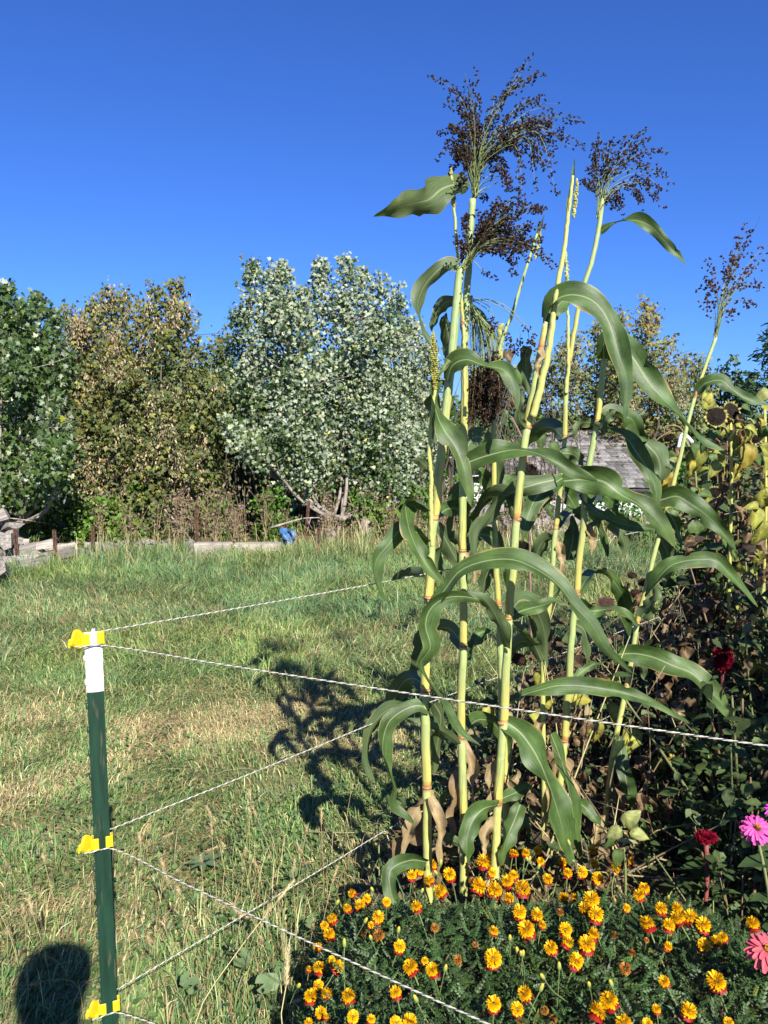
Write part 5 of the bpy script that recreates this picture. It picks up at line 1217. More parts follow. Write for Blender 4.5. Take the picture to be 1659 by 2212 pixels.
leaf(s7, [(1314, 925), (1351, 944), (1375, 977), (1396, 1008), (1412, 1040), (1418, 1070), (1412, 1116)], 38, Y7, dY=-.06, roll=28)
leaf(s7, [(1395, 958), (1420, 986), (1426, 1022), (1409, 1056)], 52, Y7 + .04, dY=0, roll=20)
leaf(s7, [(1265, 1160), (1283, 1130), (1310, 1119)], 16, Y7, dY=.05, roll=20)
leaf(s7, [(1228, 1210), (1238, 1160), (1236, 1112)], 38, Y7 + .06, dY=.06, roll=20)
leaf(s7, [(1250, 1298), (1276, 1319), (1325, 1316), (1360, 1334), (1380, 1354)], 32, Y7, dY=.06, roll=35)
leaf(s7, [(1232, 1468), (1245, 1462), (1268, 1442), (1310, 1428)], 20, Y7, dY=.05, roll=25)
leaf(s7, [(1094, 1527), (1123, 1505), (1171, 1489), (1205, 1481), (1260, 1482), (1325, 1492), (1373, 1505), (1425, 1524), (1470, 1550), (1503, 1572)], 40, Y7 - .12, dY=-.08, roll=38, roll2=28, base=.3)
leaf(s7, [(1240, 1728), (1270, 1750), (1300, 1790)], 28, Y7, dY=-.05, roll=30)
# --- right-hand leaning stalk
Y8 = 2.78
s8 = sorghum(1300, Y8, 'thin sorghum stalk leaning far right, with an airy reddish seed head at the photo edge')
stalk(s8, [(1300, 1815), (1305, 1787), (1321, 1658), (1337, 1560), (1354, 1481), (1366, 1413), (1379, 1342), (1396, 1275), (1412, 1207), (1424, 1160), (1445, 1083), (1467, 1001), (1488, 909), (1513, 824), (1546, 729)], [1480, 1348, 1110, 858], Y8, 11, 6, dY=.10)
g4 = [[(1320, 450), (1350, 200), (1355, 10)], [(1310, 430), (1260, 250), (1190, 100)], [(1320, 400), (1300, 200), (1250, 40)], [(1340, 380), (1420, 150), (1480, -60)], [(1350, 350), (1450, 200), (1600, -40)], [(1360, 340), (1480, 180), (1640, 80)],
      [(1370, 330), (1500, 230), (1620, 260)], [(1360, 360), (1460, 330), (1600, 370)], [(1290, 480), (1240, 420), (1160, 250)], [(1300, 430), (1290, 300), (1200, 200)], [(1350, 420), (1420, 420), (1400, 440)], [(1340, 300), (1380, 100), (1400, -100)], [(1345, 250), (1440, 60), (1440, -150)],
      [(1350, 300), (1480, 0), (1597, -273)], [(1350, 300), (1440, -20), (1500, -200)], [(1360, 300), (1540, 40), (1700, -120)]]
panicle(s8, z3(1282, 590), g4, Y8 + .10, per=2, jit=16, seeds=6, start=.48, conv=z3, dspread=.10, size=.0100, seed_tint=(1.7, 1.2, 1.0), ray_w=.0009, bunch=2)
leaf(s8, [(1507, 845), (1524, 828), (1558, 822), (1580, 840), (1612, 862), (1664, 874)], 32, Y8 + .08, dY=-.1, roll=45, roll2=25)
leaf(s8, [(1390, 1083), (1427, 1080), (1461, 1072), (1488, 1086), (1534, 1120), (1565, 1155), (1590, 1188)], 48, Y8, dY=-.12, roll=36, roll2=25)
leaf(s8, [(1394, 1290), (1410, 1268), (1430, 1240), (1455, 1219), (1502, 1209), (1548, 1212), (1573, 1237), (1605, 1272), (1638, 1312)], 38, Y8, dY=-.10, roll=45, roll2=25)
leaf(s8, [(1385, 1335), (1402, 1310), (1414, 1285), (1420, 1262)], 34, Y8 - .02, dY=-.05, roll=20, base=.9)
leaf(s8, [(1336, 1413), (1373, 1412), (1412, 1420), (1454, 1438), (1495, 1455), (1528, 1487), (1560, 1521), (1586, 1559), (1616, 1592)], 52, Y8 - .04, dY=-.16, roll=34, roll2=25, base=.5, yellow=.12)
leaf(s8, [(1337, 1590), (1347, 1658), (1360, 1723), (1370, 1787), (1374, 1858)], 30, Y8 - .02, dY=-.1, roll=25, taper=2)
leaf(s8, [(1386, 1768), (1394, 1820), (1402, 1865), (1400, 1905)], 15, Y8 - .2, dY=0, roll=35, yellow=.6)
leaf(s8, [(1439, 1100), (1458, 1130), (1471, 1178)], 32, Y8 + .03, dY=0, roll=25)
leaf(s8, [(1366, 1413), (1385, 1432), (1392, 1470)], 24, Y8 + .05, dY=0.05, roll=25)

# withered strap leaves hanging at the feet of the stalks
for t, c, w, Y in [(s1, [(925, 1700), (905, 1730), (885, 1790), (868, 1850)], 30, 2.25), (s1, [(930, 1720), (945, 1760), (950, 1830), (946, 1880)], 26, 2.2), (s1, [(918, 1770), (890, 1800), (862, 1822), (850, 1870)], 34, 2.3), (s2, [(1003, 1650), (985, 1690), (975, 1760), (972, 1830)], 30, 2.4), (s2, [(1000, 1600), (1016, 1650), (1020, 1735)], 26, 2.42),
                   (s3, [(1072, 1760), (1050, 1800), (1046, 1850)], 24, 2.25), (s3, [(1082, 1640), (1060, 1670), (1052, 1740)], 22, 2.3), (s4, [(1094, 1690), (1112, 1740), (1118, 1820)], 26, 2.5), (s5, [(1176, 1660), (1190, 1700), (1186, 1780)], 24, 2.65), (s5, [(1174, 1540), (1160, 1580), (1156, 1650)], 22, 2.65), (s7, [(1216, 1640), (1236, 1690), (1240, 1770)], 28, 2.6), (s7, [(1222, 1590), (1206, 1620), (1200, 1690)], 22, 2.62),
                   (s8, [(1318, 1680), (1332, 1730), (1330, 1800)], 24, 2.8), (s8, [(1308, 1760), (1290, 1790), (1284, 1840)], 24, 2.75), (s2, [(1004, 1195), (1022, 1215), (1026, 1262)], 20, 2.36), (s5, [(1198, 1165), (1212, 1190), (1210, 1240)], 20, 2.66), (s7, [(1262, 1130), (1280, 1160), (1278, 1200)], 18, 2.6), (s3, [(1172, 752), (1162, 775), (1164, 820)], 16, 2.24)]:
    dry_leaf(t, c, w, Y, dY=-.04, roll=25)
# further drooping green leaves in the middle of the clump
leaf(s4, [(1074, 1245), (1058, 1230), (1046, 1262), (1040, 1310)], 30, Y4, dY=.06, roll=25)
leaf(s4, [(1068, 1100), (1085, 1078), (1108, 1092), (1120, 1130)], 34, Y4, dY=.08, roll=30)
leaf(s5, [(1198, 1160), (1172, 1170), (1158, 1205), (1155, 1250)], 32, Y5, dY=.08, roll=25)
leaf(s5, [(1190, 1290), (1215, 1270), (1236, 1292), (1244, 1330)], 30, Y5, dY=.08, roll=30)
leaf(s7, [(1268, 1085), (1292, 1066), (1318, 1080), (1334, 1112)], 34, Y7, dY=.1, roll=30)
leaf(s7, [(1240, 1345), (1262, 1362), (1270, 1400), (1268, 1440)], 28, Y7, dY=.06, roll=25)
leaf(s8, [(1424, 1160), (1440, 1190), (1444, 1230), (1436, 1268)], 32, Y8 + .06, dY=.06, roll=25)
leaf(s2, [(1000, 1185), (985, 1165), (962, 1172), (950, 1210), (952, 1250)], 38, Y2 + .05, dY=.1, roll=30)
leaf(s1, [(972, 836), (950, 830), (940, 850), (936, 905), (942, 960)], 36, Y1 + .06, dY=.08, roll=30)

# leaves on the far side of the clump
for t, x, y, Yp, hops in [(s1, 941, 1122, Y1, (1, 1)), (s1, 920, 1492, Y1, (-1, 1)), (s2, 1001, 985, Y2, (1, -1)), (s2, 1000, 1190, Y2, (1, 1)), (s2, 1001, 1395, Y2, (-1, 1)), (s2, 998, 1592, Y2, (1, -1)), (s3, 1118, 1122, Y3, (-1, 1)), (s3, 1098, 1336, Y3, (1, 1)),
                          (s4, 1068, 1068, Y4, (-1, 1)), (s4, 1078, 1308, Y4, (1, -1)), (s5, 1200, 1142, Y5, (1, 1)), (s5, 1177, 1408, Y5, (-1, 1)), (s7, 1247, 1284, Y7, (1, 1)), (s5, 1218, 948, Y5, (-1, -1))]:
    a, b = hops; r = np.random.default_rng(int(x + y)); L = r.uniform(70, 125); up = r.uniform(25, 70)
    leaf(t, [(x, y), (x + a * L * .28, y - up * .8), (x + a * L * .6, y - up * .7), (x + a * L * .9, y + 10 + 20 * r.random()), (x + a * L, y + r.uniform(60, 120))], r.uniform(30, 44), Yp + .02, dY=r.uniform(.22, .42), roll=r.uniform(15, 45), roll2=r.uniform(10, 35), taper=r.uniform(1.3, 2))
# ================================================================== MARIGOLDS
z6 = lambda x, y: (603.5 + x * .3307, 1783 + y * .3307)
z7 = lambda x, y: (1110.4 + x * .3307, 1783 + y * .3307)
F6 = [(475,445,55),(570,480,55),(525,520,70),(445,540,60),(345,610,60),(295,655,55),(325,710,70),(250,795,55),(340,880,45),(260,930,85),(195,940,40),(385,925,80),(255,1045,60),(205,1115,80),(310,1100,70),(450,1115,85),(270,1225,65),(305,1250,40),(480,1250,75),(190,1290,60),(600,1265,50),(700,500,60),(645,600,80),(600,650,45),(895,530,75),(785,790,80),(855,925,90),(950,885,50),(1000,945,80),(760,1090,80),(850,1280,85),(760,1290,70),(1050,430,95),(980,360,70),(1110,320,70),(865,325,55),(920,290,60),(995,260,60),(1390,180,65),(1335,235,80),(1395,250,70),(1390,310,60),(1305,395,85),(1405,420,85),(1490,365,75),(1530,325,55),(1590,410,85),(1525,180,50),(1610,180,50),(1500,475,60),(1400,690,60),(1395,870,110),(1400,1165,85)]
W6 = [(560,710,60),(650,720,80),(1015,670,65),(1255,360,45),(1165,880,65),(1280,780,40),(555,940,35),(1580,1280,60)]
F7 = [(75,180,50),(155,165,50),(175,235,50),(10,185,45),(515,160,75),(315,240,55),(525,245,50),(350,310,55),(445,305,75),(545,345,80),(220,350,55),(665,250,70),(755,230,55),(665,290,45),(55,410,90),(10,330,40),(325,470,65),(390,470,55),(505,485,90),(460,540,75),(535,580,90),(35,565,80),(150,585,70),(185,650,55),(80,680,95),(335,680,90),(350,760,65),(520,710,80),(240,800,75),(475,775,100),(405,885,100),(850,410,65),(815,455,70),(735,540,45),(960,545,85),(1065,540,70),(1070,605,80),(870,640,95),(1010,650,75),(1155,600,90),(1235,650,90),(1240,780,80),(1320,755,75),(1365,730,65),(1560,640,80),(1640,780,70),(1320,1020,105),(980,1020,75),(1140,1210,105),(620,1145,100),(545,1215,105),(70,1100,90),(20,1200,90),(715,1290,90),(870,1297,60),(1400,1290,70),(930,1200,60),(1005,790,50)]
W7 = [(655,720,60),(865,750,45),(770,835,60),(725,935,80),(300,570,55),(200,1210,60),(255,1265,60),(45,1285,60)]
BUDS = [z7(*q) for q in [(1005,480),(640,1050),(295,940),(170,1080),(55,855),(25,835),(490,1050),(195,1000),(365,130),(95,238),(155,282)]] + [z6(*q) for q in [(120,1055),(610,430),(370,515),(1030,320),(1050,260),(925,440),(775,700),(425,790),(1505,750),(1580,850),(1080,950),(900,1150),(1630,235),(555,635),(600,745)]]

def marigold_mesh(seed, withered=False):
    r = np.random.default_rng(seed); yb = MB(); rb = MB(); gb = MB()
    V = []; F = []; T = []
    n = 170
    for k in range(n):                                       # quilled yellow centre petals, a dome
        f = math.sqrt((k + .5) / n); th = k * 2.39996 + r.normal(0, .15); el = (1 - f) * 1.55 - .38
        d = np.array([math.cos(th) * math.cos(el), math.sin(th) * math.cos(el), math.sin(el)]); d = norm(d + r.normal(0, .10, 3)); l = .52 * r.uniform(.84, 1.10) * (1.0 - .06 * f)
        side = norm(np.cross(d, [0, 0, 1.0])) ; w = .058 * r.uniform(.8, 1.3); a = d * .14; m = d * l * .8; e = d * l + np.array([0, 0, -.02]); b = len(V)
        V += [a - side * w * .5, a + side * w * .5, m + side * w, e + side * w * .5, e - side * w * .7, m - side * w]; F.append([b, b + 1, b + 2, b + 3, b + 4, b + 5])
        c = np.array([.86, .50, .004]) if not withered else np.array([.40, .17, .03]); c = c * r.uniform(.8, 1.08) * np.array([1, r.uniform(.86, 1.1), 1]); T += [c * .9, c * .9, c, c * 1.04, c * 1.04, c]
    yb.add(np.array(V) * [1, 1, 1.12], [np.array(F)], np.clip(np.array(T), 0, .96))
    V = []; Q = []; T = []
    if not withered:
        m = 9
        for k in range(m):                                   # broad red lower petals with an orange edge
            th = 2 * math.pi * k / m + r.normal(0, .12); o = np.array([math.cos(th), math.sin(th), 0]); s = np.array([-math.sin(th), math.cos(th), 0]); w = .20 * r.uniform(.85, 1.15); dr = r.uniform(.08, .30); b = len(V)
            pr = [(.10, .25, -.14), (.28, .8, -.24), (.39, 1.0, -.26 - dr * .6), (.43, .8, -.28 - dr * .8)]
            for (rad, ww, zz) in pr:
                V += [o * rad - s * w * ww + [0, 0, zz], o * (rad + .02) + [0, 0, zz + .03], o * rad + s * w * ww + [0, 0, zz]]
                c = np.array([.30, .012, .008]) if rad < .55 else np.array([.55, .10, .01]); T += [c] * 3
            for i in range(3):
                a = b + i * 3; Q += [[a, a + 1, a + 4, a + 3], [a + 1, a + 2, a + 5, a + 4]]
        rb.add(np.array(V), [np.array(Q)], np.array(T))
    gb.tube([[0, 0, -.62], [0, 0, -.40], [0, 0, -.16], [0, 0, .04]], [.06, .125, .17, .13], 8, (.16, .24, .06))
    gb.tube(catmull([[.25 * r.normal(), .25 * r.normal(), -3.6], [.1 * r.normal(), .1 * r.normal(), -2.0], [0, 0, -.6]], 8), np.linspace(.05, .062, 8), 5, (.15, .20, .07))
    return (yb.mesh('flower', MT['petal'], False), rb.mesh('outer_petals', MT['petal'], True) if not withered else None, gb.mesh('flower_stem', MT['plain']))
MG = [marigold_mesh(s) for s in range(6)]; MW = [marigold_mesh(20 + s, True) for s in range(3)]
def bud_mesh(seed):
    r = np.random.default_rng(seed); b = MB()
    b.tube([[0, 0, -.2], [0, 0, 0], [0, 0, .5], [0, 0, 1.0], [0, 0, 1.25]], [.12, .3, .36, .26, .10], 8, np.array([[.14, .2, .05], [.17, .24, .06], [.25, .30, .07], [.40, .36, .06], [.75, .48, .02]]))
    b.tube(catmull([[r.normal(), r.normal(), -7], [.2, 0, -3], [0, 0, -.1]], 8), .09, 5, (.15, .20, .07)); return b.mesh('bud', MT['plain'])
MBUD = [bud_mesh(s) for s in range(3)]

def canopy(x, y):
    """height of the marigold leaf mass"""
    e = np.clip((x - (bed_edge(y) + .06)) / .20, 0, 1) * np.clip((2.12 - y - .10 * np.clip(x - .5, 0, 1)) / .28, 0, 1) * np.clip((1.18 - x) / .35, 0, 1)
    return (.20 + .17 * e + .05 * (vnoise(x, y, 81, 5) - .5)) * (e > 0)
plants = {}
cent = [(-.10, 1.62, 'leftmost marigold plant, crossed by the middle rope'), (.12, 1.93, 'back left marigold plant at the foot of the left sorghum stalks'), (.22, 1.45, 'front left marigold plant right of the rope, cut by the bottom edge'),
        (.50, 1.88, 'back middle marigold plant at the foot of the third sorghum stalk'), (.52, 1.42, 'front middle marigold plant at the bottom edge of the photo'), (.82, 1.62, 'rightmost marigold plant beside the lower zinnia')]
for x, y, lb in cent: plants[(x, y)] = thing('marigold_plant', (x, y, 0), lb, 'marigold', 'marigold plants')
pk = list(plants)
def owner(p): return plants[min(pk, key=lambda c: (c[0] - p[0]) ** 2 + (c[1] - p[1]) ** 2)]
def bloom(px, py, size_px, meshes, z_extra=0.03):
    z = .42
    for _ in range(6):
        q = PZ(px, py, z); z = float(canopy(np.array(q[0]), np.array(q[1]))) + z_extra; z = min(max(z, .24), .46)
    q = PZ(px, py, z); own = owner(q); pinv = wmat(own).inverted(); s = size_px * .3307 * depth(q) / FPX * 1.08 * rng.uniform(.85, 1.08)
    tilt = norm(np.array([rng.normal(-.05, .30), rng.normal(.06, .24), 1.0])); x = norm(np.cross(tilt, rng.normal(size=3))); M = np.stack([x, np.cross(tilt, x), tilt], -1)
    yb, rb, gb = meshes
    def put(nm, me, par, pi):
        o = bpy.data.objects.new(nm, me); COL.objects.link(o); o.parent = par; o.matrix_parent_inverse = pi; o.matrix_basis = Matrix.LocRotScale(Vector(q), Matrix(M.tolist()).to_quaternion(), Vector([float(s)] * 3)); return o
    f = put('flower', yb, own, pinv)
    for nm, me in (('outer_petals', rb), ('flower_stem', gb)):
        if me is None: continue
        o = bpy.data.objects.new(nm, me); COL.objects.link(o); o.parent = f
    return f
for i, (x, y, s) in enumerate(F6): bloom(*z6(x, y), s, MG[i % 6])
for i, (x, y, s) in enumerate(F7): bloom(*z7(x, y), s, MG[(i + 2) % 6])
for i, (x, y, s) in enumerate(W6): bloom(*z6(x, y), s * .85, MW[i % 3], 0)['label'] = 'withered brown orange flower'
for i, (x, y, s) in enumerate(W7): bloom(*z7(x, y), s * .85, MW[i % 3], 0)['label'] = 'withered brown orange flower'
for i, (px, py) in enumerate(BUDS):
    q = PZ(px, py, .42); own = owner(q); o = link('bud', MBUD[i % 3], own); d = Vector((rng.normal(0, .25), rng.normal(-.2, .25), 1)).to_track_quat('Z', 'Y')
    o.matrix_basis = Matrix.LocRotScale(Vector(q), d, Vector([.0135] * 3))
# feathery dark green foliage of each plant
LV, LF = compound([(0, .12 + .2 * k, sgn * 1.0, .34 - .03 * k) for k in range(4) for sgn in (-1, 1)] + [(0, .85, 0, .34)])
LV = LV * np.array([1, 1, 1]); 
fol = {c: [] for c in pk}
n = 19000; x = rng.uniform(-.42, 1.30, n); y = rng.uniform(.95, 2.2, n); h = canopy(x, y) ; k = h > .1; x, y, h = x[k], y[k], h[k]
top = vnoise(x, y, 82, 9.0); z = h * (1 - .85 * rng.random(len(x)) ** 2.0) - .02 + .03 * top
pos = np.stack([x, y, np.maximum(z, .02)], -1); n = len(x)
yd = norm(np.stack([rng.normal(0, .8, n), rng.normal(-.1, .8, n), rng.normal(.45, .45, n)], -1)); zd = norm(rng.normal(0, .4, (n, 3)) + [0, -.2, 1]); rot = frame(zd, yd)
sc = rng.uniform(.022, .046, n); tint = np.ones((n, 3)) * rng.uniform(.7, 1.5, (n, 1)) * (1 + rng.uniform(-.1, .1, (n, 3))); tint[rng.random(n) < .02] = (3.2, 2.0, 1.2)
own = np.array([min(range(len(pk)), key=lambda j: (pk[j][0] - a) ** 2 + (pk[j][1] - b) ** 2) for a, b in zip(x + rng.normal(0, .05, n), y + rng.normal(0, .05, n))])
for j, c in enumerate(pk):
    s = own == j; mb = MB(); mb.scatter(LV * np.array([.62, 1, 1]), LF, pos[s], rot[s], sc[s], tint[s]); tag(mb.build('foliage', MT['marigold_leaf'], plants[c]), kind='stuff')
    mb = MB()
    for q in range(26):
        e = np.array([c[0] + rng.normal(0, .14), c[1] + rng.normal(0, .12), 0]); e[2] = .8 * float(canopy(e[0], e[1])); mb.tube(catmull([[c[0] + rng.normal(0, .02), c[1] + rng.normal(0, .02), 0], [(c[0] + e[0]) / 2, (c[1] + e[1]) / 2, e[2] * .6], e], 7), np.linspace(.005, .002, 7), 5, (.16, .13, .07))
    tag(mb.build('stem', MT['plain'], plants[c]), kind='stuff')

# ================================================================== ZINNIAS AND CELOSIA
def zinnia(px, py, Y, dia_px, col, label, face, cone=True, more=None):
    q = np.array(P(px, py, Y)); s = dia_px * depth(q) / FPX; t = thing('zinnia', (q[0] + .06, Y + .03, 0), label, 'zinnia')
    mb = MB(); mb.tube(catmull([[q[0] + .08, Y + .05, 0], [q[0] + .06, Y + .03, q[2] * .6], q - np.array(face) * s * .12], 14), np.linspace(.005, .0038, 14), 7, (.22, .25, .10)); mb.build('stem', MT['plain'], t)
    zf = norm(np.array(face, float)); x = norm(np.cross(zf, [0.2, 0.1, 1.0])); M = np.stack([x, np.cross(zf, x), zf], -1)
    var = []
    for w in range(3):
        n = 6; V = []; tt = []
        for i, v in enumerate(np.linspace(0, 1, n)):
            ww = .085 * math.sin(math.pi * min(.93, .18 + .72 * v)) ** .7
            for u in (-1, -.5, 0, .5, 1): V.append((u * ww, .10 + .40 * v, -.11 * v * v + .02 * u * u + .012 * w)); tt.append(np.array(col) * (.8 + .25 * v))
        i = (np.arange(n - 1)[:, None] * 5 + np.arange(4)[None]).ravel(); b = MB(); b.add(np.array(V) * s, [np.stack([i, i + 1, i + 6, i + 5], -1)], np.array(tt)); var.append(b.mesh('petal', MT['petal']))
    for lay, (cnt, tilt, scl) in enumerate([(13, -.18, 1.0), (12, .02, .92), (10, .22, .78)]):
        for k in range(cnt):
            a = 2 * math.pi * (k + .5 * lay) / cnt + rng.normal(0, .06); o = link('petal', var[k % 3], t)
            Rm = Matrix(M.tolist()) @ Matrix.Rotation(a, 3, 'Z') @ Matrix.Rotation(tilt + rng.normal(0, .07), 3, 'X')
            o.matrix_basis = Matrix.LocRotScale(Vector(q + zf * s * .012 * lay), Rm.to_quaternion(), Vector([scl] * 3))
    b = MB(); m = 190; k = np.arange(m) + .5; f = np.sqrt(k / m); th = k * 2.39996; r_ = .135 * s * f; hh = .17 * s * (1 - f ** 2)
    p = q + (np.stack([np.cos(th) * r_, np.sin(th) * r_, hh], -1) @ M.T); d = np.stack([np.cos(th) * f, np.sin(th) * f, 1.1 - f], -1) @ M.T; d = norm(d); xx = norm(np.cross(d, rng.normal(size=d.shape)))
    tc = np.where((f < .62)[:, None] & (rng.random((m, 1)) < .0), [[.9, .5, .02]], [[.16, .055, .03]]); b.scatter(GV, GF, p, np.stack([xx, np.cross(d, xx), d], -1), .030 * s, tc * rng.uniform(.6, 1.3, (m, 1))); b.build('cone', MT['plain'], t)
    b = MB(); m = 40; th = rng.uniform(0, 6.28, m); r_ = rng.uniform(.02, .10, m) * s; p = q + (np.stack([np.cos(th) * r_, np.sin(th) * r_ , .13 * s + .08 * s * rng.random(m)], -1) @ M.T) + np.array([0, 0, .02 * s])
    b.scatter(GV, GF, p, rand_rot(m, 1.0), .034 * s, np.array([.85, .42, .02]) * rng.uniform(.7, 1.1, (m, 1))); b.build('floret', MT['petal'], t)
    b = MB()
    for k in range(8):
        zc = q[2] * rng.uniform(.15, .85); a = rng.uniform(0, 6.28); pp = np.array([q[0] + .065, Y + .035, zc]); d = np.array([math.cos(a), math.sin(a), .25])
        b.scatter(*oval_leaf(.30, .1, .3), pp[None], frame(np.array([[0, 0, 1.0]]), d[None]), np.array([rng.uniform(.06, .10)]), np.array([[.055, .10, .03]])); b.build('leaf', MT['plain_leaf'], t); b = MB()
    return t
zinnia(1635, 1790, 1.86, 68, (.66, .085, .34), 'bright pink zinnia with a yellow-ringed brown cone, upper one at the right edge', (-.10, -.62, .75))
zinnia(1681, 1755, 1.92, 56, (.70, .04, .55), 'magenta zinnia behind the pink one, mostly cut by the right edge', (.2, -.5, .8))
zinnia(1656, 2054, 1.52, 88, (.62, .10, .13), 'coral red zinnia, lower one at the right edge behind a marigold', (.05, -.45, .88))
zinnia(1682, 2024, 1.60, 44, (.62, .05, .50), 'small magenta zinnia peeping out above the coral red one', (.1, -.4, .9))

def celosia(px, py, Y, w, h, label, kind='celosia'):
    q = np.array(P(px, py, Y)); s = depth(q) / FPX; t = thing(kind, (q[0], Y, 0), label, 'celosia')
    b = MB(); b.tube(catmull([[q[0], Y, 0], [q[0] + .01, Y, q[2] * .5], q - [0, 0, h * s * .3]], 8), np.linspace(.006, .008, 8), 7, (.25, .07, .06)); b.build('stem', MT['plain'], t)
    n, m = 30, 9; V = []; T = []
    for lobe in range(3):                     # crumpled velvety crest
        pass
    N = 1300; u = norm(rng.normal(size=(N, 3))); fold = 1 + .24 * np.sin(6 * u[:, 0] + 4 * u[:, 2]) * np.sin(7 * u[:, 1] + 3 * u[:, 2] + 1); p = q + u * fold[:, None] * np.array([w, w * .7, h]) * s * .5
    x = norm(np.cross(u, rng.normal(size=u.shape))); b = MB(); b.scatter(OLV * [1.6, 1, 1], OLF, p - u * .006, frame(norm(rng.normal(size=u.shape)), norm(u + rng.normal(0, .35, u.shape))), rng.uniform(.010, .018, N), np.array([.25, .005, .024]) * rng.uniform(.45, 1.3, (N, 1)))
    core = MB(); core.tube([q - [0, 0, h * s * .42], q, q + [0, 0, h * s * .40]], np.array([.3, .42, .2]) * w * s, 10, (.22, .005, .02)); core.build('crest_core', MT['petal'], t)
    b.build('crest', MT['petal'], t)
    b = MB()
    for k in range(9):
        zc = q[2] * rng.uniform(.3, .92); a = rng.uniform(0, 6.28); b.scatter(*oval_leaf(.22, .1, .3), np.array([[q[0], Y, zc]]), frame(np.array([[0, 0, 1.0]]), np.array([[math.cos(a), math.sin(a), .2]])), np.array([rng.uniform(.08, .13)]), np.array([[.06, .10, .03]])); b.build('leaf', MT['plain_leaf'], t); b = MB()
celosia(1562, 1424, 2.95, 32, 52, 'crimson cockscomb standing before the dark weeds at the right')
celosia(1525, 1808, 2.25, 34, 15, 'dull crimson cockscomb low in the shade left of the pink zinnia')

# ================================================================== SUNFLOWERS
HL = [heart_leaf(10, .46, .22, .5, .3, 0), heart_leaf(10, .42, .35, .6, .35, 1), heart_leaf(10, .40, .6, .8, .45, 2)]
HD = [heart_leaf(9, .34, 1.0, .5, .9, 3), heart_leaf(9, .28, 1.2, .3, 1.1, 4), heart_leaf(9, .24, 1.4, .2, 1.4, 5)]
LEAFCOL = {'y': (.42, .36, .06), 'g': (.10, .16, .045), 'yg': (.30, .33, .06), 'b': (.22, .145, .075), 'o': (.52, .36, .06), 'p': (.34, .36, .13), 't': (.42, .34, .14)}
def put_leaf(t, px, py, Y, size_px, col, ang, shape=0, facing=.6, dead=False, name='leaf'):
    """one big leaf: its stem end at the photo position, pointing ang degrees (0 right, -90 down)"""
    q = np.array(P(px, py, Y)); s = size_px * depth(q) / FPX; v, f, u = (HD if dead else HL)[shape % 3]; a = math.radians(ang)
    yd = np.array([math.cos(a), rng.normal(-.15, .25), math.sin(a)]); zd = np.array([rng.normal(0, .25), -facing, 1 - facing * .6])
    R_ = frame(zd[None], yd[None]); c = np.array(LEAFCOL[col]) * rng.uniform(.85, 1.15); n = len(v)
    tt = np.tile(c, (n, 1))
    if col in ('y', 'yg', 'o', 'p'):
        m = vnoise(u[:, 0] * 2 + px, u[:, 1] * 2 + py, 9, 1.5)[:, None]; tt = tt * (1 - m * .6) + np.array(LEAFCOL['yg' if col != 'yg' else 'y']) * m * .6
    au = np.abs(u[:, :1]); tt = tt * (1 - .5 * au ** 6) * (1 + .22 * (au < .1)) * (1 - .35 * np.clip(u[:, 1:] - .75, 0, 1)) * rng.uniform(.82, 1.12, (n, 1))
    b = MB(); b.scatter(v, f, q[None], R_, np.array([s]), np.array([[1, 1, 1]])); b.T = [tt]
    return b.build(name, MT['dead_leaf'] if dead and col == 'b' and False else MT['plain_leaf'], t)

